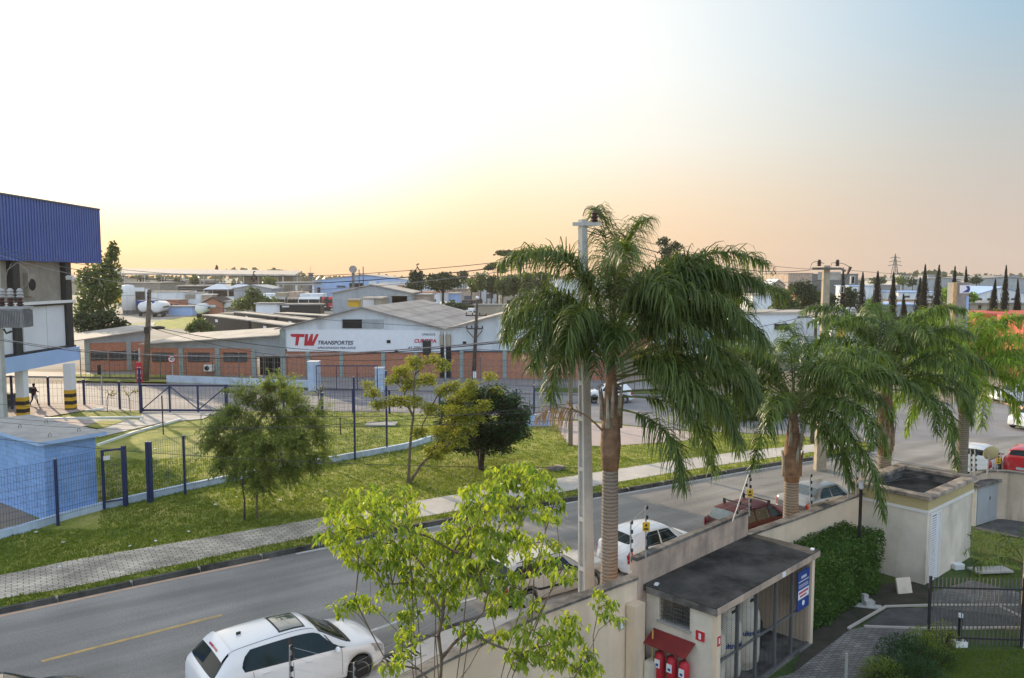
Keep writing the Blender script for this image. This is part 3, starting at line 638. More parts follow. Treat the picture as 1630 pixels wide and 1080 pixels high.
mb = MB().m('navy_metal'); a_ = math.atan2((g1 - g0).y, (g1 - g0).x); c = (g0 + g1) / 2
for z in (.15, 2.25): mb.cbox((c.x, c.y, z), ((g1 - g0).length, .07, .07), a_)
for t in (0, .33, .67, 1): p = g0.lerp(g1, t); mb.cbox((p.x, p.y, 1.2), (.06, .06, 2.15), a_)
mb.build('gate_frame', gt)
def wire_fence(name, label, pts, hp, hm, mpost, mmesh, pv=.25, ph=.5, r=.008, w=.06, cat='fence', curb=None, posts=None, gz=0):
    f = thing(name, label, cat, pts[0])
    for a, b in zip(pts, pts[1:]):
        mb = MB().m(mmesh); wire_panel(mb, a, b, .08 + gz, hm + gz, pv, ph, r); mb.build('mesh_panel', f)
    for i, p in enumerate(pts):
        j = min(i, len(pts) - 2); d = pts[j + 1] - pts[j]
        mb = MB().m(mpost); mb.cbox((p.x, p.y, p.z + gz + hp / 2), (w, w, hp), math.atan2(d.y, d.x)); mb.m('white_paint'); mb.cbox((p.x, p.y, p.z + gz + hp + .01), (w, w, .03), math.atan2(d.y, d.x)); mb.build('post', f)
    return f
wire_fence('wire_fence', 'tall thin wire fence in front of the brick base of the right gable', [G(px, py, .1) for px, py in ((655, 611), (708, 612), (765, 613), (850, 616), (935, 619), (1010, 622))], 2.6, 2.3, 'mid_metal', 'mid_metal', .5, .55, .012)
wire_fence('wire_fence', 'thin wire fence along the brick wing beyond the avenue', [G(px, py, .1) for px, py in ((129, 601), (175, 602), (216, 603), (256, 604), (297, 605), (339, 606), (381, 607), (420, 608), (458, 611), (496, 614))], 2.7, 2.5, 'mid_metal', 'mid_metal', .5, .6, .012)

# blue-clad building on pillars
XB = -33.6
bb = thing('blue_clad_building', 'white building on striped pillars with a blue corrugated metal upper band', 'building', (XB, 60, 0))
y0, y1 = 44.0, 64.4; zc0, zc1 = 11.05, 15.35
mb = MB().m('blue_cladding'); n = int((y1 - y0) / .34)
for i in range(n):
    ya = y0 + (y1 - y0) * i / n; yb = y0 + (y1 - y0) * (i + .5) / n; yc = y0 + (y1 - y0) * (i + 1) / n
    for (u, v_, x) in ((ya, yb, XB), (yb, yc, XB + .05)): mb.quad((x, u, zc0), (x, v_, zc0), (x, v_, zc1), (x, u, zc1))
    mb.quad((XB, yb, zc0), (XB + .05, yb, zc0), (XB + .05, yb, zc1), (XB, yb, zc1)); mb.quad((XB + .05, yc, zc0), (XB, yc, zc0), (XB, yc, zc1), (XB + .05, yc, zc1))
mb.box(XB - 30, XB - .01, y0, y1, zc0, zc1)
mb.m('sign_dark'); mb.box(XB - .1, XB + .12, y0, y1 + .1, zc1, zc1 + .12); mb.box(XB - .3, XB + .08, y1, y1 + .06, zc0, zc1)
mb.build('upper_cladding', bb)
ye = 60.3
mb = MB().m('tan_wall'); mb.box(XB - 28, XB - .55, y0, ye, 8.2, zc0 - .01); mb.build('upper_wall', bb)
mb = MB().m('white_wall'); mb.box(XB - 28, XB - .35, y0, ye - .1, 4.75, 8.0); mb.m('siding_dim')
for yy in (46.5, 49.2, 51.6, 54.4, 57.2): mb.box(XB - .36, XB - .338, yy, yy + .03, 4.8, 7.9)
mb.build('white_wall', bb)
mb = MB().m('white_paint'); mb.box(XB - 28, XB + .05, y0, ye + .15, 8.0, 8.2); mb.m('charcoal').box(XB - 28, XB - .1, y0, ye + .05, 7.86, 8.0); mb.build('ledge', bb)
for yy in (48.0, 53.6, 59.9):
    mb = MB().m('charcoal'); mb.box(XB - .56, XB - .12, yy - .38, yy + .38, 4.6, zc0 - .005); mb.build('steel_column', bb)
mb = MB().m('light_blue'); mb.box(XB - 28, XB + .1, y0, ye + .3, 3.55, 4.6); mb.m('charcoal'); mb.box(XB - 28, XB - .05, y0, ye + .1, 4.6, 4.74); mb.build('floor_beam', bb)
PA, PB = G(37.5, 665, .17), G(113, 651.5, .17)
for yy, xx in ((PA.y * 2 - PB.y, PA.x * 2 - PB.x), (PA.y, PA.x), (PB.y, PB.x), (PA.y, XB - 9), (PB.y, XB - 9)):
    mb = MB().m('white_wall'); mb.box(xx - .29, xx + .29, yy - .29, yy + .29, 1.62, 3.56); pl = mb.build('pillar', bb)
    mb = MB()
    for k in range(6): mb.m('black_paint' if k % 2 == 0 else 'yellow_paint'); mb.box(xx - .30, xx + .30, yy - .30, yy + .30, .27 * k, .27 * (k + 1) - .001)
    mb.build('warning_stripes', pl)
mb = MB().m('tan_wall').box(XB - .56, XB - .2, 55.0, 55.9, 8.6, 10.2); mb.m('dark_gap').lathe([(.42, -.01), (.42, 0)], 20, (XB - .19, 55.45, 9.4), 'X'); mb.build('extractor_fan', bb)
mb = MB().m('white_paint').cbox((XB + .15, 59.6, 9.9), (.5, .3, .25), 0, .3); mb.build('floodlight', bb)
# paved platform below it, driveway strips, kerbs
sheet('platform_floor', gp([(-200, 700), (-200, 642), (30, 641), (150, 643), (162, 650), (104, 660), (55, 668), (-60, 690)], .12), .17, 'pink_paving')
sheet('platform_floor', gp([(70, 667), (165, 671), (150, 680), (110, 679)], .12), .165, 'pink_paving')
sheet('driveway', gp([(112, 668), (222, 669), (228, 655), (352, 655), (322, 668), (260, 673), (158, 697), (140, 689), (190, 674)], .12), .155, 'path_concrete')
sheet('lawn_strip', gp([(137, 680), (160, 671), (200, 671), (160, 684)], .12), .18, 'lawn')
for px in ([(158, 710), (215, 690), (290, 669)], [(228, 665), (105, 667), (40, 668)], [(150, 651), (163, 652), (135, 655)]):
    a = gp(px, .12); ribbon('edging', a, off_line(a, .16), .24, 'white_paint', z0=.05)
# blue hut
hc = G(76, 830, .12); hr = G(156, 811, .12); hl = G(15, 799, .12)
e_r = (hr - hc).normalized(); e_l = Vector((-e_r.y, e_r.x, 0)); Lr = (hr - hc).length; Ll = 6.5
hut = thing('blue_hut', 'small light blue block hut with a flat grey concrete roof slab', 'hut', hc)
TH = FR(hc.x, hc.y, 0, math.atan2(e_r.y, e_r.x)); zr = D(70, 706, hc.y).z
def blockface(nt, b): _brick((.33, .47, .74), (.30, .44, .70), (.20, .30, .52), 1.3)(nt, b)
def _hutmat(nt, b):
    tc = nt.nodes.new('ShaderNodeTexCoord'); sp = nt.nodes.new('ShaderNodeSeparateXYZ'); nt.links.new(tc.outputs['Object'], sp.inputs[0])
    ad = nt.nodes.new('ShaderNodeMath'); nt.links.new(sp.outputs[0], ad.inputs[0]); nt.links.new(sp.outputs[1], ad.inputs[1])
    cb = nt.nodes.new('ShaderNodeCombineXYZ'); nt.links.new(ad.outputs[0], cb.inputs[0]); nt.links.new(sp.outputs[2], cb.inputs[1])
    br = nt.nodes.new('ShaderNodeTexBrick'); br.inputs['Scale'].default_value = 1.25; br.inputs['Color1'].default_value = (.28, .46, .82, 1); br.inputs['Color2'].default_value = (.25, .42, .77, 1); br.inputs['Mortar'].default_value = (.20, .30, .52, 1); br.inputs['Mortar Size'].default_value = .012
    nt.links.new(cb.outputs[0], br.inputs['Vector'])
    n = nt.nodes.new('ShaderNodeTexNoise'); n.inputs['Scale'].default_value = 1.2; n.inputs['Detail'].default_value = 6; nt.links.new(tc.outputs['Object'], n.inputs['Vector']); r2 = ramp(nt, [(.35, (.82, .84, .88)), (.65, (1.05, 1.05, 1.05))], 'LINEAR'); nt.links.new(n.outputs[0], r2.inputs[0])
    mu = nt.nodes.new('ShaderNodeMix'); mu.data_type = 'RGBA'; mu.blend_type = 'MULTIPLY'; mu.inputs[0].default_value = 1; nt.links.new(br.outputs[0], mu.inputs[6]); nt.links.new(r2.outputs[0], mu.inputs[7]); nt.links.new(mu.outputs[2], b.inputs['Base Color'])
node_mat('hut_blocks', _hutmat, .85)
mb = MB(TH).m('hut_blocks'); mb.box(0, Lr, 0, Ll, 0, zr); mb.build('block_wall', hut)
mb = MB(TH).m('concrete'); mb.box(-.35, Lr + .3, -.35, Ll + .3, zr, zr + .14); mb.m('light_blue'); mb.box(-.37, Lr + .32, -.37, -.35, zr - .01, zr + .13); mb.box(Lr + .3, Lr + .32, -.35, Ll + .3, zr - .01, zr + .13); mb.box(-.37, -.35, -.35, Ll + .3, zr - .01, zr + .13); mb.build('roof_slab', hut)
for (a, b) in ((.4, .5), (1.6, .6), (.5, 3.5), (1.7, 3.8)):
    mb = MB(TH).m('dark_metal'); mb.tube([(a, b, zr + .13), (a, b, zr + .24), (a + .05, b, zr + .29), (a + .1, b, zr + .24), (a + .1, b, zr + .13)], .012, 5); mb.build('lifting_hook', hut)
# dirt slab left of the hut
sheet('bare_soil', gp([(-60, 840), (0, 843), (65, 832), (17, 800), (-60, 806)], .12), .14, 'soil')

# low blue retaining wall with the navy fence
WP = smooth_line([G(-260, 905, .12), G(0, 858, .12), G(155, 814, .12), G(400, 760, .12), G(640, 716, .12), G(700, 700, .12), G(841, 679, .12)], 5)
lw = MB().m('pale_blue'); a, b = WP, off_line(WP, .2)
n = len(a); vs = [(p.x, p.y, .42) for p in a] + [(p.x, p.y, .42) for p in b] + [(p.x, p.y, -.02) for p in a] + [(p.x, p.y, -.02) for p in b]; fs = []
for i in range(n - 1): fs += [(i, i + 1, n + i + 1, n + i), (2 * n + i, 2 * n + i + 1, i + 1, i), (n + i, n + i + 1, 3 * n + i + 1, 3 * n + i)]
lw.add(vs, fs); lw.build('retaining_wall', label='long low pale blue wall that edges the fenced lawn', cat='wall')
p, q = G(841, 679, .12), G(879, 678.5, .12); zt = D(879, 655, q.y).z; d = (q - p).normalized(); nrm = Vector((-d.y, d.x, 0)) * .2
mb = MB().m('light_blue'); vs = [p, q, Vector((q.x, q.y, zt)), Vector((p.x, p.y, .8))]; mb.add(vs + [v_ + nrm for v_ in vs], [(0, 1, 2, 3), (7, 6, 5, 4), (1, 5, 6, 2), (3, 2, 6, 7), (4, 0, 3, 7)]); mb.build('ramp_wall', label='wedge-shaped light blue wall end at the corner of the lawn', cat='wall')
def post_at(px, pyt, pyb, f, w=.09, gz=.4):
    p = G(px, pyb, gz); zt = D(px, pyt, p.y).z; mb = MB().m('navy_metal'); mb.box(p.x - w / 2, p.x + w / 2, p.y - w / 2, p.y + w / 2, .1, zt - .03); mb.m('galvanised').box(p.x - w / 2, p.x + w / 2, p.y - w / 2, p.y + w / 2, zt - .03, zt); mb.build('post', f); return p, zt
nf = thing('navy_fence', 'navy blue post and wire mesh fence on the low pale blue wall', 'fence', G(92, 826, .4))
prev = None
for px, t, b_ in ((-110, 760, 875), (92, 730, 826), (294.5, 693, 778), (376, 670, 760), (448, 650, 745), (515, 625, 733), (565, 600, 724), (616, 590, 712)):
    p, zt = post_at(px, t, b_, nf)
    if prev is not None:
        if px != 294.5 : mb = MB().m('navy_metal'); wire_panel(mb, Vector((prev[0].x, prev[0].y, 0)), Vector((p.x, p.y, 0)), .5, min(zt, prev[1]) - .08, .10, .28, .0035); mb.build('mesh_panel', nf)
        else:
            gpst = G(236, 789, .4); mb = MB().m('navy_metal'); wire_panel(mb, Vector((prev[0].x, prev[0].y, 0)), Vector(((G(165, 806, .4)).x, (G(165, 806, .4)).y, 0)), .5, zt - .08, .10, .28, .0035); mb.build('mesh_panel', nf); mb = MB().m('navy_metal'); wire_panel(mb, Vector((gpst.x, gpst.y, 0)), Vector((p.x, p.y, 0)), .5, zt - .08, .10, .28, .0035); mb.build('mesh_panel', nf)
    prev = (p, zt)
for px in (236.5, 241.8): post_at(px, 703, 790, nf, .11)
pg, qg = G(166, 805, .3), G(200, 800, .3)
gg = thing('fence_gate', 'open navy mesh gate leaf with a small white plate in the fence', 'gate', pg)
zt = D(200, 710, qg.y).z; zl = D(166, 717, pg.y).z
mb = MB().m('navy_metal'); ag = math.atan2((qg - pg).y, (qg - pg).x)
for p, zz, w in ((pg, zl, .09), (qg, zt, .16)): mb.box(p.x - w / 2, p.x + w / 2, p.y - w / 2, p.y + w / 2, .15, zz)
for z, hh in ((zl - .03, .08), (.45, .06)): c = (pg + qg) / 2; mb.cbox((c.x, c.y, z), ((qg - pg).length, .07, hh), ag)
mb.build('gate_frame', gg); mb = MB().m('navy_metal'); wire_panel(mb, Vector((pg.x, pg.y, 0)), Vector((qg.x, qg.y, 0)), .45, zl - .05, .06, .3, .004); mb.build('mesh', gg)
mb = MB().m('white_paint'); c = pg.lerp(qg, .2); mb.cbox((c.x, c.y - .03, zl - .35), (.28, .015, .18), ag); mb.build('plate', gg)
# fence along the avenue
af = thing('navy_fence', 'navy blue post and wire fence between the lawn and the avenue', 'fence', G(0, 655, .1))
prev = None
for px, t, b_ in ((-60, 596, 655), (20, 598, 653), (78, 600, 647), (134.5, 604, 646), (191, 607, 652), (224, 585, 658), (360, 613, 657), (430, 615, 656), (452, 612, 656), (512, 616, 657), (562, 618, 658), (620, 620, 659), (700, 624, 660), (760, 622, 661), (822, 618, 662), (850, 613, 664), (877, 612, 665)):
    p, zt = post_at(px, t, b_, af, .13, .1)
    if prev is not None and px != 360:
        mb = MB().m('navy_metal'); wire_panel(mb, Vector((prev[0].x, prev[0].y, 0)), Vector((p.x, p.y, 0)), .3, min(zt, prev[1]) - .1, .3, .5, .006); mb.build('mesh_panel', af)
    prev = (p, zt)
pg, qg = G(226, 657, .1), G(362, 657.5, .1)
sgt = thing('sliding_gate', 'long navy sliding gate with diagonal braces beside the avenue', 'gate', pg)
zt = D(226, 613.5, pg.y).z; dg_ = qg - pg; ag = math.atan2(dg_.y, dg_.x); c = (pg + qg) / 2; mb = MB().m('navy_metal')
mb.cbox((c.x, c.y, zt), (dg_.length, .12, .14), ag); mb.cbox((c.x, c.y, .28), (dg_.length, .12, .16), ag)
for t in (0, .33, .66, 1): p = pg.lerp(qg, t); mb.cbox((p.x, p.y, (zt + .2) / 2), (.11, .11, zt - .1), ag)
mb.build('gate_frame', sgt)
for i in range(3):
    a, b = pg.lerp(qg, i * .33), pg.lerp(qg, (i + 1) * .33 + .01)
    if i % 2: a, b = b, a
    mb = MB().m('navy_metal'); mb.tube([(a.x, a.y, .3), (b.x, b.y, zt - .05)], .04, 4); mb.build('brace', sgt)
mb = MB().m('navy_metal'); wire_panel(mb, Vector((pg.x, pg.y, 0)), Vector((qg.x, qg.y, 0)), .3, zt - .1, .3, .6, .005); mb.build('mesh', sgt)
# red marker post on the gate post, small signs
p = G(226, 657, .1); z0_, z1_ = D(226, 609, p.y - .1).z, D(226, 577, p.y - .1).z
mb = MB().m('sign_red'); mb.box(p.x - .2, p.x + .2, p.y - .2, p.y - .12, z0_, z1_); rs = mb.build('red_sign', label='tall narrow red and white sign fixed to the sliding gate post', cat='sign')
mb = MB().m('white_paint'); H_ = z1_ - z0_
for a, b in ((.2, .27), (.42, .60), (.72, .77)): mb.box(p.x - .13, p.x + .13, p.y - .215, p.y - .202, z0_ + H_ * a, z0_ + H_ * b)
mb.build('sign_print', rs)
mb = MB().m('galvanised'); mb.box(p.x - .05, p.x + .05, p.y - .12, p.y - .02, z1_, z1_ + 1.0); mb.build('sign_rod', rs)
p = G(275, 607, .1)
spd = thing('speed_sign', 'round white and red speed limit sign reading 40 beyond the avenue', 'road sign', p)
mb = MB().m('galvanised').tube([p, p + Vector((0, 0, 2.3))], .045, 6); mb.build('post', spd)
mb = MB().m('sign_red').lathe([(.38, -.02), (.38, 0)], 20, (p.x, p.y - .06, 2.2), 'Y').m('white_paint').lathe([(.29, -.03), (.29, -.02)], 20, (p.x, p.y - .06, 2.2), 'Y'); dsk = mb.build('disc', spd)
text(dsk, 'lettering', '40', wallM((p.x, p.y - .10, 2.06), (1, 0, 0)), .38, 'black_paint', align='CENTER')
p = G(163, 645, .1)
ts = thing('traffic_sign', 'thin grey post with a small dark sign seen from behind', 'road sign', p)
mb = MB().m('galvanised').tube([p, p + Vector((0, 0, 3.0))], .045, 6); mb.build('post', ts); mb = MB().m('charcoal').cbox((p.x - .1, p.y - .06, 2.85), (.28, .04, .75)); mb.build('panel', ts)
p = G(20, 646, .17); mb = MB().m('dark_metal').box(p.x - 1.2, p.x + .1, p.y - .3, p.y + .3, .16, 1.0); mb.m('old_concrete').box(p.x - 1.3, p.x + .2, p.y - .35, p.y + .35, 1.0, 1.1); mb.build('meter_cabinet', label='low dark cabinet beside the leftmost striped pillar', cat='cabinet')
# ---------------------------------------------------------------- distant yards, buildings, trucks
def fbox(name, label, cat, p0, p1, yt, yb, Y, depth, m, roof=None, zb=0.0, group=None, openings=(), gable=0, rm='fibro_roof', parent=None, kindp='wall'):
    a, b = D(p0, yt, Y), D(p1, yt, Y); zt = a.z; z0 = zb if yb is None else D(p0, yb, Y).z
    t = thing(name, label, cat, ((a.x + b.x) / 2, Y, z0), group=group)
    mb = MB().m(m); 
    if gable:
        zg = D(p0, gable, Y).z; mb.yprism([(a.x, z0), (b.x, z0), (b.x, zt), ((a.x + b.x) / 2, zg), (a.x, zt)], Y, Y + depth); mb.build(kindp, t)
        mb = MB().m(rm); c = (a.x + b.x) / 2
        for x0, x1, za, zb2 in ((a.x - .4, c, zt - .1, zg + .1), (c, b.x + .4, zg + .1, zt - .1)):
            mb.add([(x0, Y - .4, za), (x1, Y - .4, zb2), (x1, Y + depth, zb2), (x0, Y + depth, za), (x0, Y - .4, za + .2), (x1, Y - .4, zb2 + .2), (x1, Y + depth, zb2 + .2), (x0, Y + depth, za + .2)], [(0, 1, 5, 4), (4, 5, 6, 7), (0, 4, 7, 3), (1, 2, 6, 5), (3, 2, 1, 0)])
        mb.build('roof', t)
    else:
        mb.box(a.x, b.x, Y, Y + depth, z0, zt); mb.build(kindp, t)
        mb = MB().m(roof or rm); mb.box(a.x - .3, b.x + .3, Y - .3, Y + depth + .3, zt, zt + .25); mb.build('roof', t)
    for (q0, q1, r0, r1, om, on) in openings:
        c, d_ = D(q0, r0, Y - .1), D(q1, r1, Y - .1); mb = MB().m(om); mb.box(c.x, d_.x, Y - .12, Y - .02, d_.z, c.z); mb.build(on, t)
    return t
# long open canopy on posts
Yc = 300
a, b = D(178, 430.5, Yc), D(470, 436, Yc)
cn = thing('long_canopy', 'very long open canopy roof on thin posts along the horizon at left', 'canopy', (a.x, Yc, 0))
mb = MB().m('fibro_pale'); mb.add([(a.x, Yc, 11.2), (b.x, Yc, 10.6), (b.x - 8, Yc + 40, 12.4), (a.x - 20, Yc + 40, 13.4), (a.x, Yc, 10.6), (b.x, Yc, 10.0), (b.x - 8, Yc + 40, 11.8), (a.x - 20, Yc + 40, 12.8)], [(0, 1, 2, 3), (7, 6, 5, 4), (4, 5, 1, 0), (5, 6, 2, 1), (3, 2, 6, 7), (0, 3, 7, 4)]); mb.build('roof', cn)
for i in range(19):
    x = a.x + 1 + (b.x - a.x - 2) * i / 18; mb = MB().m('galvanised'); mb.box(x - .2, x + .2, Yc + (0 if i % 2 else 6), Yc + .4 + (0 if i % 2 else 6), 0, 10.7); mb.build('post', cn)
mb = MB().m('tan_wall'); c, d_ = D(385, 440, Yc + 8), D(466, 440, Yc + 8); mb.box(c.x, d_.x, Yc + 8, Yc + 20, 0, 10.2); mb.m('siding_dim'); mb.box(c.x + 2, c.x + 6, Yc + 7.9, Yc + 8, 4.5, 6); mb.box(c.x + 10, c.x + 14, Yc + 7.9, Yc + 8, 4.5, 6); mb.build('back_wall', cn)
fbox('purple_hall', 'low dark purple hall under the long canopy', 'building', 256, 275, 452, None, 290, 8, 'blue_cladding')
fbox('grey_warehouse', 'wide grey flat-roofed warehouse behind the standing silo', 'warehouse', 186, 255, 451, None, 262, 20, 'tan_wall', roof='fibro_roof', openings=[(215, 231, 465, 490, 'dark_gap', 'door_opening'), (231, 240, 460, 492, 'siding', 'white_panel'), (199, 230, 458, 464, 'siding', 'white_panel')])
# silo
Y = 205; c = D(205, 488, Y); r_ = 10 * Y / 1250
si = thing('silo', 'upright grey cylindrical silo with a domed top', 'silo', (c.x, Y, 0))
zt = D(205, 454, Y).z
mb = MB().m('siding'); mb.smooth = True; mb.lathe([(r_, c.z - 1), (r_, zt - .7), (r_ * .93, zt - .3), (r_ * .6, zt), (.05, zt + .1)], 24, (c.x, Y, 0)); mb.build('tank', si)
mb = MB().m('siding_dim').lathe([(r_ + .06, (c.z + zt) / 2), (r_ + .06, (c.z + zt) / 2 + .15)], 24, (c.x, Y, 0)); mb.build('band', si)
for k in range(4): t = math.pi / 4 + k * math.pi / 2; x, y = c.x + r_ * .8 * math.cos(t), Y + r_ * .8 * math.sin(t); mb = MB().m('mid_metal').box(x - .1, x + .1, y - .1, y + .1, 0, c.z - .9); mb.build('leg', si)
fbox('yellow_trailer', 'dark and yellow striped box trailer left of the silo', 'trailer', 168, 195, 465, 483, 215, 3, 'yellow_paint', roof='charcoal', kindp='body')
fbox('boundary_wall', 'long dark boundary wall behind the parked tankers', 'wall', 195, 470, 489, None, 208, .4, 'mid_metal', roof='old_concrete')
fbox('blue_shed', 'low light blue shed between the two tanker groups', 'shed', 268, 306, 489, None, 200, 4, 'light_blue', roof='fibro_roof')
fbox('long_white_trailer', 'long white box building behind the tankers', 'building', 240, 300, 465, None, 225, 4, 'siding', roof='fibro_pale')
fbox('striped_building', 'low white building with a small tan window bay', 'building', 296, 320, 467, None, 222, 5, 'siding', roof='fibro_roof', openings=[(294, 311, 469, 476, 'tan_wall', 'window_bay')])
fbox('dark_shelter', 'dark flat-roofed shelter left of the white tents', 'shelter', 283, 323, 456, None, 240, 10, 'charcoal', roof='fibro_pale', openings=[(287, 313, 463, 468, 'white_paint', 'parked_load')])
for i, (p0, p1, ye_, yt, Y) in enumerate(((323, 363, 461, 451.5, 236), (362, 396, 458, 452, 242))):
    a, b = D(p0, ye_, Y), D(p1, ye_, Y); zt = D(p0, yt, Y).z; w = (b.x - a.x)
    t = thing('white_tent', ('white peaked tent roof with a van under it', 'white peaked tent roof right of the one over the van')[i], 'tent', ((a.x + b.x) / 2, Y, 0))
    mb = MB().m('white_wall'); mb.add([(a.x, Y, a.z), (b.x, Y, a.z), (b.x, Y + w, a.z), (a.x, Y + w, a.z), ((a.x + b.x) / 2, Y + w / 2, zt + .3)], [(0, 1, 4), (1, 2, 4), (2, 3, 4), (3, 0, 4)]); mb.build('canopy', t)
    for x in (a.x + .2, b.x - .2):
        for y in (Y + .2, Y + w - .2): mb = MB().m('galvanised').box(x - .08, x + .08, y - .08, y + .08, 0, a.z); mb.build('pole', t)
    mb = MB().m('charcoal').box(a.x + .5, b.x - .5, Y + w - 1, Y + w - .8, 0, a.z); mb.build('rear_panel', t)
fbox('orange_cabin', 'small orange cabin with a white rim', 'cabin', 321, 338, 470, None, 205, 3, 'pinkish_wall', roof='white_paint')
fbox('brick_house', 'small gabled brick house with an arched window', 'house', 323, 354, 483, None, 190, 8, 'brick', gable=475, rm='bark_dark', openings=[(333, 343, 486, 490, 'siding', 'window')])
fbox('white_annex', 'white lean-to beside the small brick house', 'building', 354, 365, 481, None, 191, 6, 'siding')
fbox('arched_shed', 'grey shed with a low arched roof behind the round bush', 'shed', 372, 432, 460, None, 215, 12, 'siding_dim', gable=455, rm='siding_dim')
Ys = 225; a, b = D(441, 449, Ys), D(499, 449, Ys); t = thing('open_shelter', 'open white-framed shelter left of the blue-white factory', 'shelter', ((a.x + b.x) / 2, Ys, 0))
mb = MB().m('fibro_pale').box(a.x - .3, b.x + .3, Ys - .3, Ys + 8, a.z - .9, a.z); mb.build('roof', t)
for x in (a.x, b.x - .4, (a.x + b.x) / 2): mb = MB().m('white_paint').box(x, x + .45, Ys, Ys + .45, 0, a.z - .9); mb.build('post', t)
mb = MB().m('mid_metal').box(a.x, b.x, Ys + 7.5, Ys + 8, 0, 4.5); mb.build('back_wall', t)
fbox('factory', 'wide pale blue factory with a low curved gable and dark doorway', 'factory', 500, 656, 447, None, 235, 30, 'light_blue', gable=438.5, rm='fibro_pale', openings=[(556, 578, 451, 460, 'dark_gap', 'doorway'), (505, 510, 458, 474, 'dark_gap', 'doorway'), (587, 599, 448, 453, 'white_paint', 'panel'), (536, 550, 455, 458, 'sign_dark', 'canopy')])
fbox('flat_shed', 'low flat shed at the right end of the pale blue factory', 'shed', 604, 648, 448, None, 228, 10, 'siding', roof='light_blue', openings=[(632, 644, 454, 461, 'brick', 'doorway')])
fbox('gable_shed', 'grey metal shed with a wide low gable behind the warehouse', 'warehouse', 529, 654, 467, None, 150, 14, 'siding_dim', gable=455, rm='fibro_pale')
fbox('grey_container', 'light grey container cabin beside the long black trailer', 'container', 407, 445, 484.5, None, 150, 3, 'siding', roof='fibro_roof', kindp='body')
fbox('black_trailer', 'long black box trailer with a white plate behind the left gable', 'trailer', 445, 510, 486, 500, 150, 3, 'charcoal', roof='fibro_roof', openings=[(449, 460, 487, 489.5, 'white_paint', 'plate')], kindp='body')
# black curtain trailers in diagonal rows
for i, (p0, q0, p1, q1, lab) in enumerate(((322, 501, 398, 510, 'long black trailer with a dusty pale roof beside the round green bush'), (400, 510.5, 470, 520, 'long black trailer running down behind the left roof slope'), (372, 496.5, 440, 504, 'black trailer in the second row, below the grey container'), (442, 504, 505, 511, 'black trailer in the second row beside the gable'), (436, 498, 520, 503, 'black trailer in the third row with the palest roof'))):
    zt = 3.9; P0, P1 = G(p0, q0, zt), G(p1, q1, zt); d = P1 - P0; L = d.length; T = FR(P0.x, P0.y, 0, math.atan2(d.y, d.x)); t = thing('black_trailer', lab, 'trailer', P0, group='black trailers in the yard')
    mb = MB(T).m('charcoal').box(0, L - .6, 0, 2.6, 1.3, zt - .14); mb.build('body', t)
    mb = MB(T).m('fibro_pale').box(-.1, L - .5, -.05, 2.65, zt - .14, zt); mb.build('tarpaulin', t)
    k = int(L / 3.2)
    for j in range(k): mb = MB(T).m('banner_white').box(.6 + j * 3.2, 2.6 + j * 3.2, -.04, 0, 1.35, 1.55); mb.build('reflective_strip', t)
    mb = MB(T).m('banner_white').box(L * .3, L * .3 + 1.1, -.04, 0, zt - .9, zt - .5); mb.build('plate', t)
    for x in (1.5, 2.8, 4.1, L - 4.6, L - 3.3, L - 2.0):
        mb = MB(T).m('rubber').lathe([(.52, 0), (.52, 2.4)], 14, (x, .1, .52), 'Y'); mb.build('wheel', t)
# tanker trailers
def tanker(loc, rz, label, L=9):
    t = thing('tanker_trailer', label, 'tanker', loc, rz, 'white tanker trailers in the yard')
    mb = MB().m('white_paint'); mb.smooth = True; mb.lathe([(.1, -.25), (.9, -.15), (1.25, .1), (1.25, L - .1), (.9, L + .15), (.1, L + .25)], 22, (0, 0, 2.35), 'Y'); mb.build('tank', t, local=True)
    mb = MB().m('leaf_far_green').box(1.24, 1.27, 1.5, L - 2, 2.2, 2.6); mb.build('stripe', t, local=True)
    mb = MB().m('dark_metal').box(-.9, .9, .3, L, .8, 1.15); mb.build('chassis', t, local=True)
    for y in (1.2, 2.5, 3.8):
        for x in (-1.1, .85): mb = MB().m('rubber').lathe([(.5, 0), (.5, .3)], 14, (x, y, .5), 'X'); mb.build('wheel', t, local=True)
    return t
tk = tanker((D(228, 490, 196).x, 196, 0), R(18), 'white tanker trailer seen end-on, leftmost of the three')
def G0(px, Y): return (D(px, 500, Y).x, Y, 0)
dup(tk, G0(249, 192), R(10), 'white tanker trailer with a green stripe right beside the wooden pole')
dup(tk, G0(319, 186), R(6), 'white tanker trailer with green lettering above the black trailers')
sheet('upper_yard', [(-66, 176), (-30, 176), (-30, 300), (-66, 300)], 1.7, 'yard', z0=-.04)
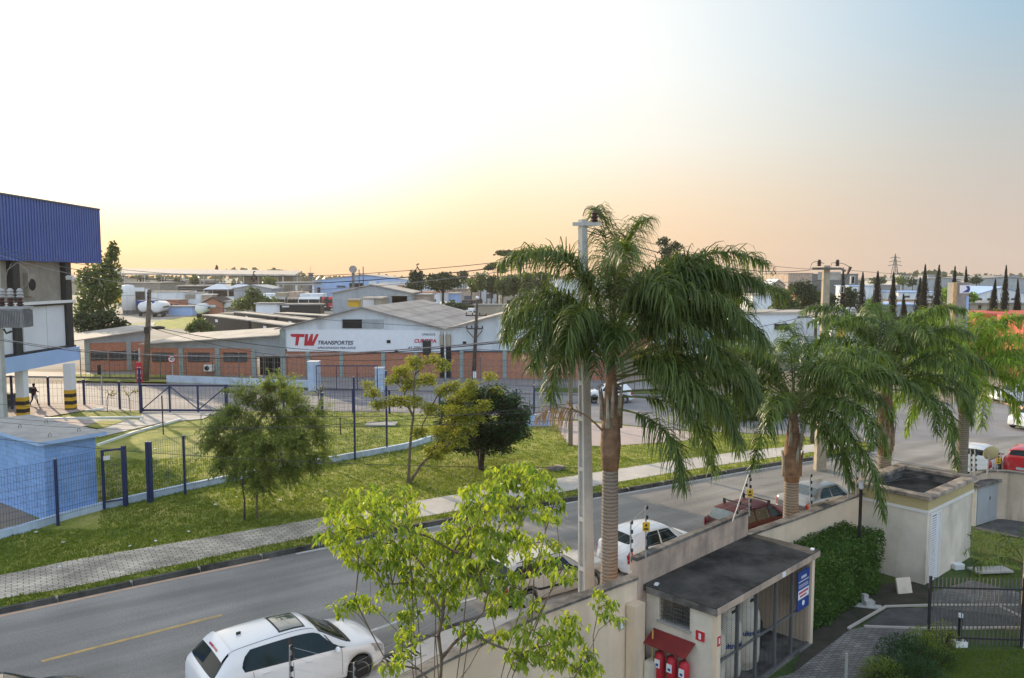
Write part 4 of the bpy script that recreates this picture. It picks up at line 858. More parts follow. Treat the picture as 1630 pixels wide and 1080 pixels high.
# trucks
def truck(col, L=6, boxcol='white_paint', h=2.6, name='truck', label='', cat='truck', loc=(0, 0, 0), rz=0, group=None):
    t = thing(name, label, cat, loc, rz, group)
    mb = MB().m(col); prof = [(-1.15, .6), (-1.15, 2.35), (-.6, 2.75), (1.0, 2.8), (1.0, .6)]   # y-z outline, front towards -y
    vs = []
    for x in (-1.15, 1.15): vs += [(x * (1 if i < 1 else .96), p[0], p[1]) for i, p in enumerate(prof)]
    n = 5; mb.add(vs, [tuple(range(n)), tuple(range(2 * n - 1, n - 1, -1))] + [((i + 1) % n, i, n + i, n + (i + 1) % n) for i in range(n)]); cab = mb.build('cab', t, local=True, bevel=.08)
    mb = MB().m('dark_glass').box(-1.0, 1.0, -1.2, -1.13, 1.6, 2.3); mb.build('windscreen', cab, local=True)
    mb = MB().m('dark_glass').box(-1.16, -1.1, -.8, .2, 1.6, 2.3).box(1.1, 1.16, -.8, .2, 1.6, 2.3); mb.build('side_window', cab, local=True)
    mb = MB().m('dark_metal').box(-1.1, 1.1, -1.28, -1.12, .4, .75); mb.build('bumper', t, local=True)
    for x in (-.85, .6): mb = MB().m('banner_white').box(x, x + .25, -1.31, -1.27, .8, .95); mb.build('headlight', t, local=True)
    if boxcol: mb = MB().m(boxcol).box(-1.25, 1.25, 1.2, L, 1.0, 1.0 + h); mb.build('cargo_box', t, local=True, bevel=.04)
    mb = MB().m('dark_metal').box(-.5, .5, -.6, L - .2, .6, .98); mb.build('chassis', t, local=True)
    t.scale = (1.2, 1.2, 1.2)
    for y in (-.2, L - 1.6):
        for x in (-1.18, .88): mb = MB().m('rubber').lathe([(.5, 0), (.5, .3)], 14, (x, y, .5), 'X'); mb.build('wheel', t, local=True)
    return t
grp = 'trucks parked in a row in the yard'
T1 = truck('white_paint', 6, 'siding', 2.4, label='tan-roofed truck, first of the row facing the road', loc=(G0(428, 190)[0], 190, 1.7), rz=R(8), group=grp)
T2 = truck('fibro_pale', 6, 'timber_pale', 2.6, label='truck with a rounded beige front above the grey container', loc=(G0(447, 190)[0], 190, 1.7), rz=R(5), group=grp)
T3 = truck('pinkish_wall', 6, 'pinkish_wall', 2.8, label='orange-brown truck between the beige and white ones', loc=(G0(468, 190)[0], 190, 1.7), rz=R(5), group=grp)
dup(T1, (G0(486, 190)[0], 190, 1.7), R(4), 'white truck right of the orange-brown truck', grp)
dup(T1, (G0(502, 190)[0], 190, 1.7), R(3), 'white truck at the right end of the row', grp)
truck('charcoal', 5, None, 2.0, label='dark truck cab beside the yellow machine', loc=(G0(540, 190)[0], 190, 1.7), rz=R(-40), group=grp)
truck('charcoal', 5, None, 2.0, label='black pickup-like truck left of the gable shed', loc=(G0(517, 190)[0], 190, 1.7), rz=R(-10), group=grp)
truck('sign_red', 5, None, 2.0, label='red truck cab in front of the pale blue factory', loc=(G0(523, 190)[0], 190, 1.7), rz=R(5), group=grp)
truck('white_paint', 5, 'sign_blue', 2.0, label='white truck with a blue box behind the tankers', loc=G0(257, 210), rz=R(90), group=grp)
truck('white_paint', 6, 'white_paint', 2.2, label='white van-like truck parked under the first tent', loc=G0(344, 238), rz=R(-80), group=grp)
truck('white_paint', 5, None, 2.2, label='small white cab truck beside the open shelter', loc=G0(490, 205), rz=R(5), group=grp)
fbox('yellow_machine', 'yellow loader machine behind the warehouse ridge', 'machine', 554, 570, 479, 489, 135, 2.5, 'yellow_paint', roof='timber_pale', kindp='body')
for p0, p1, yt, Y, m_, lab in ((578, 596, 476, 140, 'siding', 'white boxy trailer just right of the warehouse ridge'), (597, 607, 476, 138, 'timber_pale', 'cream trailer end beside the first white trailer'), (624, 648, 471.5, 150, 'white_paint', 'bright white box trailer above the warehouse roof'), (655, 685, 470, 155, 'pinkish_wall', 'tan box trailer right of the bright white one')):
    fbox('box_trailer', lab, 'trailer', p0, p1, yt, None, Y, 8, m_, roof='fibro_pale', zb=.9, group='box trailers behind the warehouse', kindp='body')
for px, Y, c1, c2, lab in ((693, 150, 'white_paint', None, 'white truck beside the round bush behind the warehouse'), (690, 185, 'light_blue', 'white_paint', 'pale blue and white truck before the spreading tree'), (725, 185, 'white_paint', 'siding', 'white box truck under the spreading tree'), (740, 200, 'charcoal', 'charcoal', 'dark green truck on the far road'), (755, 180, 'white_paint', None, 'white truck cab on the far road by the pole top'), (700, 230, 'sign_red', 'white_paint', 'red cab truck behind the spreading tree'), (747, 165, 'white_paint', 'dark_gap', 'truck with a dark box near the concrete road')):
    truck(c1, 5.5, c2, 2.2, label=lab, loc=G0(px, Y), rz=R(random.choice((10, 25, -20))), group='trucks behind the warehouse')
fbox('low_shed', 'long low white shed behind the trees at the centre of the skyline', 'shed', 672, 700, 452, None, 250, 10, 'siding')
fbox('roadside_wall', 'pale wall along the road behind the warehouse', 'wall', 755, 830, 486, None, 165, .5, 'timber_pale', roof='concrete')
sheet('far_road', [D(750, 483, 200) , D(830, 490, 165), D(1000, 505, 130), D(1000, 498, 150), D(830, 484, 195), D(755, 478, 240)], .0, 'avenue')
for px in (773, 781, 789, 797, 805, 813):
    p = G0(px, 210); mb = MB().m('timber_pale').box(p[0] - .25, p[0] + .25, 209.8, 210.2, 0, 3.2); mb.build('bollard', label='pale concrete post in the row under the far trees', cat='post', group='concrete posts under the far trees')
# lollipop sign, mast, chimney
p = G0(563, 230); t = thing('totem_sign', 'oval sign on a tall pole above the pale blue factory', 'sign', p); mb = MB().m('mid_metal').box(p[0] - .35, p[0] + .35, 230, 230.5, 0, 11.5); mb.build('pole', t); mb = MB().m('fibro_roof'); mb.lathe([(1.1, 0), (1.1, .5)], 20, (p[0], 229.8, 12.0), 'Y'); mb.build('panel', t)
for px, zt in ((572.5, 12), (579, 12.8)): p = G0(px, 232); mb = MB().m('mid_metal').box(p[0] - .12, p[0] + .12, 232, 232.3, 0, zt); mb.build('mast', label=('thin mast right of the oval sign', 'taller thin mast second from the oval sign')[px > 575], cat='mast')
fbox('chimney', 'square dark chimney with an antenna left of the factory', 'chimney', 491, 497, 436, None, 238, 1.2, 'mid_metal', roof='mid_metal', openings=[(494, 494.6, 424, 436, 'mid_metal', 'antenna')])
# ---- right-hand distance
fbox('far_hall', 'olive-tan flat hall on the right skyline beside the brick hall', 'building', 1213, 1256, 441, None, 330, 20, 'tan_wall')
fbox('brick_hall', 'wide brown and grey hall on the right skyline', 'building', 1255, 1293, 436, None, 300, 30, 'pinkish_wall', openings=[])
fbox('grey_hall', 'dark grey hall joined to the brown hall behind the concrete pole', 'building', 1293, 1366, 437, None, 305, 30, 'mid_metal', openings=[(1302, 1338, 433, 446, 'fibro_pale', 'upper_block')])
fbox('gable_house', 'tan gabled house with a white front on the right', 'house', 1228, 1250, 455, None, 240, 10, 'pinkish_wall', gable=446, rm='siding')
fbox('brick_house', 'red brick house between the two round trees at right', 'house', 1266, 1300, 468, None, 190, 10, 'brick', gable=462, rm='bark')
fbox('pale_block', 'plain tan block behind the cypress row', 'building', 1398, 1432, 455, None, 250, 10, 'tan_wall', openings=[])
fbox('white_factory', 'long white factory with dark windows behind the cypresses', 'factory', 1430, 1502, 466, None, 230, 22, 'siding', roof='light_blue', openings=[(1437, 1448, 471, 474, 'dark_glass', 'window'), (1478, 1484, 471, 475, 'dark_glass', 'window'), (1462, 1467, 470, 478, 'dark_glass', 'window')])
fbox('white_factory', 'white saw-roofed factory at the right edge behind the cypresses', 'factory', 1552, 1640, 470, None, 225, 22, 'siding', gable=458, rm='light_blue', openings=[(1557, 1563, 475, 479, 'dark_glass', 'window'), (1572, 1580, 475, 479, 'dark_glass', 'window'), (1610, 1617, 475, 478, 'dark_glass', 'window')])
fbox('skyline_warehouse', 'long grey pitched warehouse on the right horizon', 'warehouse', 1434, 1560, 447, None, 380, 40, 'siding_dim', gable=443, rm='fibro_roof')
fbox('skyline_warehouse', 'second grey warehouse on the far right horizon', 'warehouse', 1538, 1660, 447, None, 370, 40, 'siding_dim', gable=441, rm='fibro_roof')
for p0, p1, yt in ((1436, 1447, 438), (1477, 1489, 438), (1583, 1592, 439), (1606, 1623, 439)): fbox('tower_block', {1436: 'small pale tower block right of the transmission tower', 1477: 'small pale tower block between two tall cypresses', 1583: 'narrow grey tower block near the right edge', 1606: 'wider grey tower block at the right edge'}[p0], 'tower block', p0, p1, yt, None, 420, 10, 'siding_dim')
fbox('low_rooms', 'row of low brown and white rooms below the white factory', 'building', 1466, 1640, 484, None, 165, 8, 'timber_pale', roof='fibro_roof', openings=[(1500, 1508, 486, 494, 'sign_red', 'door'), (1558, 1562, 486, 496, 'dark_gap', 'doorway'), (1475, 1495, 488, 496, 'pinkish_wall', 'brick_panel')])
fbox('white_shed', 'low white shed right of the concrete pole between cypresses', 'shed', 1352, 1395, 456, None, 240, 10, 'siding', roof='light_blue')
fbox('blue_roof_shed', 'low shed with a pale blue roof behind the thin cypress', 'shed', 1400, 1470, 486, None, 150, 10, 'siding_dim', roof='light_blue')
fbox('white_block', 'low white wall building with a brown base left of the concrete pole', 'building', 1170, 1264, 500, None, 100, 8, 'banner_white', roof='fibro_pale', openings=[(1233, 1256, 516, 525, 'dark_gap', 'window')])
fbox('grey_fuel_store', 'low white and yellow building with dark windows right of the concrete pole', 'building', 1324, 1400, 506, None, 92, 8, 'siding', roof='fibro_pale', openings=[(1328, 1400, 521, 523, 'sign_blue', 'sign_band'), (1330, 1346, 523, 540, 'yellow_paint', 'yellow_panel'), (1348, 1366, 522, 528, 'dark_glass', 'window'), (1368, 1396, 522, 540, 'dark_glass', 'window')])
fbox('white_store', 'white building glimpsed between the palm fronds', 'building', 1040, 1165, 520, None, 95, 10, 'siding', roof='siding_dim', openings=[(1060, 1085, 540, 575, 'dark_gap', 'doorway'), (1100, 1150, 530, 545, 'light_blue', 'panel')])
fbox('brick_store', 'brick building glimpsed behind the first palm trunk', 'building', 962, 1040, 520, None, 96, 10, 'brick', roof='fibro_roof', openings=[])
# red building on the right
t = fbox('red_building', 'orange-red block with white window bands at the right edge', 'building', 1590, 1612, 500, None, 88, 2, 'sign_orange' if 'sign_orange' in MATS else 'sign_red', roof='sign_red')
# ---------------------------------------------------------------- vegetation
def rnd(a, b): return random.uniform(a, b)
def rdir():
    z = rnd(-1, 1); t = rnd(0, 6.2832); r = math.sqrt(1 - z * z); return Vector((r * math.cos(t), r * math.sin(t), z))
def leaf(mb, p, d, L, w, fold=.25):      # folded pointed leaf from p along d
    d = d.normalized(); s = d.cross(Vector((0, 0, 1)))
    if s.length < .1: s = Vector((1, 0, 0))
    s.normalize(); s = (s + rdir() * .35).normalized(); n = s.cross(d)
    m_ = p + d * (L * .45)
    mb.add([p, m_ + s * (w / 2) + n * (w * fold), p + d * L - n * (L * .08), m_ - s * (w / 2) + n * (w * fold), m_], [(0, 1, 4), (1, 2, 4), (0, 4, 3), (4, 2, 3)])
def clump(mb, p, sz, asp=.6):            # one small quad of foliage
    a = rdir(); b = a.cross(rdir()).normalized(); c = a.cross(b)
    mb.add([p - b * sz * .5, p + c * sz * asp * .5, p + b * sz * .5, p - c * sz * asp * .5], [(0, 1, 2, 3)])
class Skel:
    def __init__(s, base): s.n = [Vector(base)]; s.par = [-1]; s.kids = [0]; s.ends = []
    def add(s, p, par): s.n.append(Vector(p)); s.par.append(par); s.kids.append(0); return len(s.n) - 1
    def attach(s, tgt, step=.4, wig=.06, up=.25):
        tgt = Vector(tgt)
        best = None; bd = 1e9
        for i, p in enumerate(s.n):
            d = tgt - p; c = d.length * (1 + 1.3 * max(0, .75 - d.z / (d.length + 1e-6)))
            if c < bd: bd = c; best = i
        p0 = s.n[best]; d = tgt - p0; k = max(2, int(d.length / step)); cur = best
        for j in range(1, k + 1):
            t = j / k; q = p0 + d * t + Vector((0, 0, 1)) * (up * d.length * math.sin(math.pi * t) * .5) * (1 if d.z > 0 else .3)
            if j < k: q += rdir() * wig
            cur = s.add(q, cur)
        s.ends.append(cur); return cur
    def mesh(s, mb, rtip=.012, rmax=.2, pw=.5, n=6):
        cnt = [0] * len(s.n)
        for e in s.ends:
            i = e
            while i >= 0: cnt[i] += 1; i = s.par[i]
        r = [min(rmax, rtip * max(1, c) ** pw) for c in cnt]
        for i in range(1, len(s.n)):
            p = s.par[i]
            if p < 0: continue
            rp = r[p] if cnt[p] < cnt[i] * 2.2 or p == 0 else r[i] * 1.15
            a, b = s.n[p], s.n[i]; mb.tube([a, b + (b - a) * .04], [rp, r[i]], n if r[i] > .03 else 4, cap=False)
def blobs_px(lst, Y, dy): return [(D(x, y, Y + rnd(-dy, dy)), r * Y / 1250) for x, y, r in lst]

def drooping_tree(name, label, base, trunk, bl, lmat, bark, L, W, per, rtip, rmax, droop=.9, extra=None, cat='tree', cl=7, twig=.22, group=None):
    t = thing(name, label, cat, base, group=group); sk = Skel(base); cur = 0
    for p in trunk: cur = sk.add(p, cur)
    bl = sorted(bl, key=lambda b: math.hypot(b[0].x - base[0], b[0].y - base[1]))
    ends = []
    lm = MB().m(lmat)
    for c, r in bl:
        sk.attach(c, up=.15)
        for k in range(max(2, int(per * (r / .3) ** 2))):
            q = c + Vector((rnd(-1, 1) * r, rnd(-1, 1) * r, rnd(-.7, .9) * r))
            ends.append((q, r))
    for q, r in ends:
        sk.attach(q, step=.25, wig=.02, up=.1)
        u = rdir(); u.z = abs(u.z) * .4
        for j in range(cl):
            a = 6.283 * j / cl + rnd(-.3, .3); d = Vector((math.cos(a), math.sin(a), rnd(-.35, .15) - droop * rnd(.2, 1.0)))
            p0 = q + Vector((rnd(-1, 1), rnd(-1, 1), rnd(-.6, .6))) * twig
            leaf(lm, p0, d, L * rnd(.7, 1.2), W * rnd(.8, 1.2))
    if extra: extra(lm, sk)
    tm = MB().m(bark); sk.mesh(tm, rtip, rmax, .42); tm.build('trunk', t, smooth=True)
    lm.build('crown', t)
    return t
def strand_tree(name, label, base, trunk, bl, lmat, bark, L, W, nstr, slen, rtip, rmax, out=.5, up=.5, droopk=.5, step=.06, cat='tree', nb=None):
    t = thing(name, label, cat, base); sk = Skel(base); cur = 0
    for p in trunk: cur = sk.add(p, cur)
    bl = sorted(bl, key=lambda b: math.hypot(b[0].x - base[0], b[0].y - base[1])); cen = sum((b[0] for b in bl), Vector()) / len(bl)
    lm = MB().m(lmat); tw = MB().m(bark)
    for c, r in bl: sk.attach(c, up=.2)
    for c, r in bl:
        for k in range(int(nstr * (r / .6) ** 2) + 2):
            p = c + rdir() * r * rnd(.1, 1); d = ((p - cen).normalized() * out + rdir() * .6 + Vector((0, 0, up))).normalized(); l = slen * rnd(.5, 1.1)
            q = p.copy(); n = max(3, int(l / step)); pts = [q.copy()]
            for j in range(n):
                d = (d + Vector((0, 0, -droopk * step * 2))).normalized(); q = q + d * step; pts.append(q.copy())
                for s_ in (-1, 1):
                    v = (d * .6 + d.cross(rdir()).normalized() * .9).normalized(); leaf(lm, q, v, L * rnd(.7, 1.2), W, .1)
            tw.tube([pts[0], pts[len(pts) // 2], pts[-1]], [.006, .004, .002], 3, cap=False)
    tm = MB().m(bark); sk.mesh(tm, rtip, rmax, .45); tm.build('trunk', t, smooth=True); tw.build('twigs', t); lm.build('crown', t)
    return t
# near yellow-green tree inside the wall
NB = [(545,812,24),(575,806,28),(612,800,28),(645,800,22),(540,850,26),(585,845,36),(632,842,34),(570,885,26),(610,890,34),(655,880,36),(690,865,36),(722,878,36),(668,925,32),(625,930,24),(565,955,18),(548,962,16),(590,962,14),(650,985,22),(702,915,30),(742,855,30),
      (765,795,30),(795,768,26),(828,765,30),(858,775,28),(880,800,20),(785,812,30),(828,805,28),(868,812,18),(885,822,12),(810,750,14),(850,752,14),
      (758,838,24),(782,868,32),(815,862,26),(762,905,32),(800,925,30),(845,868,18),(878,868,18),(892,905,18),(858,895,20),(905,925,12),(735,940,28),(700,965,22),(785,965,24),(830,940,20),
      (848,962,14),(905,985,16),(955,940,12),(960,965,20),(975,985,12),(905,1010,22),(872,1028,26),(935,1045,18),(890,1055,24),(945,1068,14),(835,1045,26),(850,1005,22),(655,1015,20),(620,1062,16),(745,1005,20),(790,1010,18),(640,1045,14),(920,1065,14)]
bx = Vector((-1.25, 12.0, 0))
bl = [(D(x, y, 12 + rnd(-1.3, 1.1)), r * 12 / 1250) for x, y, r in NB]
def nstems(lm, sk):
    ends_ = [c for c, r in bl if c.z > 3.0]
    for k in range(11):
        c = ends_[(k * 7 + 3) % len(ends_)]; cur = 0; s0 = bx + Vector((rnd(-.35, .35), rnd(-.3, .3), 0)); m_ = s0.lerp(c, .45) + Vector((rnd(-.1, .1), rnd(-.1, .1), .25)); cur = sk.add(s0 + Vector((0, 0, .05)), -1)
        for f in range(1, 9): t_ = f / 8; cur = sk.add(s0 * (1 - t_) ** 2 + m_ * 2 * t_ * (1 - t_) + c * t_ * t_ + rdir() * .03, cur)
        for q in range(14): sk.ends.append(cur)
drooping_tree('leafy_tree', 'bright yellow-green broadleaf tree with drooping leaves in front of the beige wall', bx, [], bl + [(Vector((-1.9, 11.6, 1.9)), .12), (Vector((-.6, 12.5, 1.8)), .12), (Vector((-1.2, 12.2, 2.4)), .1), (Vector((-.9, 11.7, 1.6)), .1), (Vector((-1.55, 12.1, 2.1)), .1)], 'leaf_yellow', 'bark', .15, .060, 27, .0026, .026, 1.9, cl=7, twig=.09, extra=nstems)
# feathery tree on the lawn
b = G(408, 825, .12)
FB = [(430,625,14),(455,640,16),(400,640,14),(470,660,18),(380,665,16),(425,655,22),(360,680,16),(445,680,24),(490,680,16),(400,690,24),(345,705,12),(370,715,22),(420,715,28),(465,710,24),(500,700,14),(385,745,20),(420,750,24),(455,745,22),(490,735,16),(355,745,12),(510,725,10),(345,690,10),(415,770,12),(450,620,8),(505,660,8),(385,630,8)]
strand_tree('feathery_tree', 'feathery olive-green tree with fine drooping twigs on the roadside lawn', b, [b + Vector((.05, 0, .9)), b + Vector((.12, .05, 1.5))], blobs_px(FB, b.y, 1.2), 'leaf_olive', 'bark', .12, .042, 150, .85, .010, .13, .6, .55, .75, .045)
p = G(389, 828, .12); mb = MB().m('bark_dark'); mb.tube([p, p + Vector((.03, 0, .8)), p + Vector((-.05, 0, 1.5)), p + Vector((.15, .1, 2.6))], [.045, .035, .03, .012], 5); mb.build('bare_sapling', label='thin dark bent stem beside the feathery tree trunk', cat='sapling')
# sparse golden tree
b = G(650, 770, .12)
SB = [(592,625,9),(600,645,9),(585,612,6),(620,640,9),(640,592,11),(662,578,11),(690,572,8),(704,582,9),(625,603,9),(652,612,12),(680,604,11),(640,640,10),(704,622,10),(660,640,10),(685,652,12),(722,616,9),(742,630,12),(722,660,14),(742,682,14),(704,690,14),(690,722,12),(722,640,11),(755,660,14),(670,690,10),(705,715,10),(780,600,7),(730,700,12),(748,612,9),(770,645,8),(790,622,6)]
drooping_tree('sparse_tree', 'sparse golden-leaved tree on the lawn with bare grey branches', b, [b + Vector((.05, 0, .9)), b + Vector((.1, 0, 1.7))], blobs_px(SB, b.y, 1.0), 'leaf_gold', 'bark', .17, .085, 42, .0045, .13, .5, cl=8, twig=.18)
# dark round tree
b = G(766, 748, .12)
DB = []
for k in range(70):
    a = rnd(0, 6.283); r_ = math.sqrt(rnd(0, 1)); DB.append((768 + 66 * r_ * math.cos(a), 680 + 50 * r_ * math.sin(a) - (10 if r_ > .5 else 0), rnd(11, 17)))
drooping_tree('dark_round_tree', 'dense dark green round-crowned tree behind the golden one', b, [b + Vector((.02, 0, .5)), b + Vector((0, 0, .9))], blobs_px(DB, b.y, 1.9), 'leaf_dark', 'bark_dark', .2, .1, 14, .007, .15, .3, cl=9, twig=.22)
# small saplings by the avenue
for px, yb, yt, lab in ((171, 656, 622, 'small yellow-green sapling on the grass by the sliding gate'), (207, 655, 620, 'thin pale sapling just left of the sliding gate'), (508, 657, 615, 'thin sapling on the avenue verge right of the feathery tree')):
    b = G(px, yb, .12); H_ = D(px, yt, b.y).z
    drooping_tree('sapling', lab, b, [b + Vector((0, 0, H_ * .5))], [(Vector((b.x + rnd(-.5, .6), b.y, H_ * rnd(.7, 1))), .3) for k in range(5)], 'leaf_gold', 'bark_dark', .16, .08, 2, .012, .03, .4, cl=6, twig=.2, group=None)
for px, yt, yb, lab in ((260, 630, 692, 'thin wooden stake leaning on the fenced lawn'), (797, 700, 726, 'short white pole at the edge of the dark round tree'), (542, 665, 692, 'short grey stake on the fenced lawn')):
    p = G(px, yb, .12); zt = D(px, yt, p.y).z; mb = MB().m('white_paint' if px == 797 else 'bark_dark').tube([p, (p.x - .02, p.y, zt)], .04, 5); mb.build('stake', label=lab, cat='stake')
# loose things on the lawn
p = G(612, 677, .12); mb = MB().m('concrete').cbox((p.x - .2, p.y, .2), (2.0, 1.1, .10), 0); mb.build('concrete_slab', label='flat pale slab lying on the fenced lawn', cat='slab')
p = G(885, 748, .12); mb = MB().m('old_concrete').cbox((p.x, p.y, .2), (.9, .45, .14), .3).m('timber_pale').cbox((p.x + .15, p.y, .3), (.5, .25, .1), -.4); mb.build('rubble_heap', label='small heap of rubble on the grass beside the paved path', cat='rubble')
lit = MB().m('white_paint')
for k in range(16):
    px = rnd(20, 560); py = 900 - px * .17 + rnd(-40, 0); 
for px, py in ((57, 848), (101, 864), (248, 862), (376, 792), (446, 797), (520, 783), (95, 903), (247, 715), (610, 727), (343, 804), (207, 870), (300, 847), (860, 747)):
    p = G(px, py, .13); o = MB().m('banner_white').cbox((p.x, p.y, .15), (rnd(.06, .14), rnd(.05, .1), .03), rnd(0, 3)); o.build('litter_scrap', label='small pale scrap of litter lying on the roadside grass', cat='litter', group='litter scraps on the grass')
# grass tufts
def inpoly(x, y, P):
    c = False; n = len(P); j = n - 1
    for i in range(n):
        if (P[i][1] > y) != (P[j][1] > y) and x < (P[j][0] - P[i][0]) * (y - P[i][1]) / (P[j][1] - P[i][1]) + P[i][0]: c = not c
        j = i
    return c
gpoly = [(p.x, p.y) for p in lawn]; path = [(p.x, p.y) for p in PN] + [(p.x, p.y) for p in PF[::-1]]
gm = MB().m('grass_blade'); n_ = 0
avp = [(p.x, p.y) for p in gp([(882, 668), (1000, 679), (1130, 690), (1090, 702), (965, 711), (905, 709), (893, 690)], .12)] 
while n_ < 30000:
    px, py = rnd(-10, 1400), 655 + (1 - math.sqrt(rnd(0, 1))) * 340 if random.random() < .35 else rnd(660, 985)
    p = G(px, py, .11)
    if not inpoly(p.x, p.y, gpoly) or inpoly(p.x, p.y, path) or inpoly(p.x, p.y, avp): continue
    if p.x < -16 and p.y > 42 : continue
    if p.x < -15.5 and 30 < p.y < 38 and px < 160: continue
    n_ += 1
    for k in range(3):
        a = rnd(0, 6.283); h = rnd(.04, .12); q = Vector((p.x + rnd(-.12, .12), p.y + rnd(-.12, .12), .105)); s_ = Vector((math.cos(a), math.sin(a), 0)) * .025; tip = q + Vector((rnd(-.05, .05), rnd(-.05, .05), h))
        gm.add([q - s_, q + s_, tip], [(0, 1, 2)])
gm.build('grass', kind='stuff', label='short grass blades of the roadside lawn', cat='grass')

# ---------------------------------------------------------------- palms
def frond(base, az, el, L, lm, t, mleaf='palm_leaf', ll=.62, dens=.030, droop=1.0, pet=.22, ld=1.0, start=0.0, lw=.026):
    n = 26; ds = L / n; th = el; q = Vector(base); pts = [q.copy()]; dirs = []
    h = Vector((math.cos(az), math.sin(az), 0)); bend = rnd(-.25, .25)
    for i in range(n):
        f = i / n; th -= droop * (.15 + 2.5 * f) * ds / L * 1.3
        th = max(th, -1.35); a2 = az + bend * f; h = Vector((math.cos(a2), math.sin(a2), 0)); d = h * math.cos(th) + Vector((0, 0, math.sin(th))); dirs.append(d); q = q + d * ds; pts.append(q.copy())
    rad = [max(.006, .032 * (1 - i / n) ** 1.0) for i in range(n + 1)]
    mb = MB().m('palm_stem' if mleaf != 'palm_dry' else 'palm_dry'); mb.smooth = True; mb.tube(pts[::2] if n % 2 == 0 else pts, rad[::2], 5, cap=False); mb.smooth = False
    mb.m(mleaf); s_ = L * pet
    while s_ < L:
        f = s_ / L; i = min(n - 1, int(f * n)); fr = f * n - i; p = pts[i].lerp(pts[i + 1], fr); d = dirs[i]; side = d.cross(Vector((0, 0, 1)))
        if side.length < .05: side = Vector((-h.y, h.x, 0))
        side.normalize(); upv = side.cross(d)
        prof = min(1, (f - pet + .06) / .18) * (1 - .55 * max(0, f - .6) / .4)
        for sg in (-1, 1):
            l = ll * prof * rnd(.6, 1.2); tilt = rnd(-.8, 1.1); v = (side * sg * math.cos(tilt) + upv * math.sin(tilt) + d * rnd(.35, .8)).normalized()
            a = p.copy(); w = lw * rnd(.8, 1.2); segs = 4; sl = l / segs; ws = [w, w, w * .85, w * .5, .002]; L_ = []; 
            wd = v.cross(Vector((0, 0, 1))); wd = wd.normalized() if wd.length > .05 else side
            wd = (wd + rdir() * .5).normalized()
            for k in range(segs + 1):
                L_ += [a - wd * ws[k], a + wd * ws[k]]
                v = (v + Vector((0, 0, -1)) * (ld * (.10 + .40 * k) * rnd(.3, 1.5)) * min(1, l / .3)).normalized(); a = a + v * sl
            mb.add(L_, [(2 * k, 2 * k + 1, 2 * k + 3, 2 * k + 2) for k in range(segs)])
        s_ += dens * rnd(.7, 1.3)
    return mb.build('frond', t)
def palm(label, base, ztr, zc, rt, fronds, seed, mleaf='palm_leaf', ll=.62, dens=.030, lean=(0, 0), lw=.026, boots=8):
    random.seed(seed); t = thing('palm_tree', label, 'palm tree', base, group='palm trees behind the perimeter wall'); b = Vector(base)
    top = Vector((b.x + lean[0], b.y + lean[1], ztr)); pts = []; rs = []
    k = int((ztr - b.z) / .12)
    for i in range(k + 1):
        f = i / k; pts.append(b.lerp(top, f)); rs.append(rt * (1.08 - .16 * f) * (1 + rnd(-.012, .012)))
    mb = MB().m('palm_trunk'); mb.tube(pts, rs, 16); mb.build('trunk', t, smooth=True)
    cc = Vector((top.x, top.y, zc))
    mb = MB().m('palm_boot'); mb.smooth = True; mb.tube([top - Vector((0, 0, .1)), top.lerp(cc, .2), top.lerp(cc, .5), top.lerp(cc, .8), cc + Vector((0, 0, .2))], [rt * .95, rt * 1.2, rt * 1.0, rt * .65, rt * .3], 12)
    for i in range(boots):
        a = i * 2.4 + rnd(-.2, .2); z0 = ztr + rnd(-.05, .5) * (zc - ztr); o = Vector((math.cos(a), math.sin(a), 0)); q = Vector((top.x, top.y, z0)) + o * rt * 1.0
        mb.m('palm_sheath' if i % 3 else 'palm_boot'); mb.tube([q, q + o * .03 + Vector((0, 0, .4)), q + o * .10 + Vector((0, 0, .85))], [.08, .05, .02], 6)
    mb.build('crownshaft', t)
    for fr in fronds:
        az, el, L = fr[:3]; kw = fr[3] if len(fr) > 3 else {}
        kw = dict(kw); zz = kw.pop('z', rnd(-.25, .35)); kw.setdefault('mleaf', mleaf); kw.setdefault('ll', ll); kw.setdefault('dens', dens); kw.setdefault('lw', lw)
        base_ = cc + Vector((math.cos(R(az)) * rt * .5, math.sin(R(az)) * rt * .5, zz)); frond(base_, R(az), R(el), L, None, t, **kw)
    return t
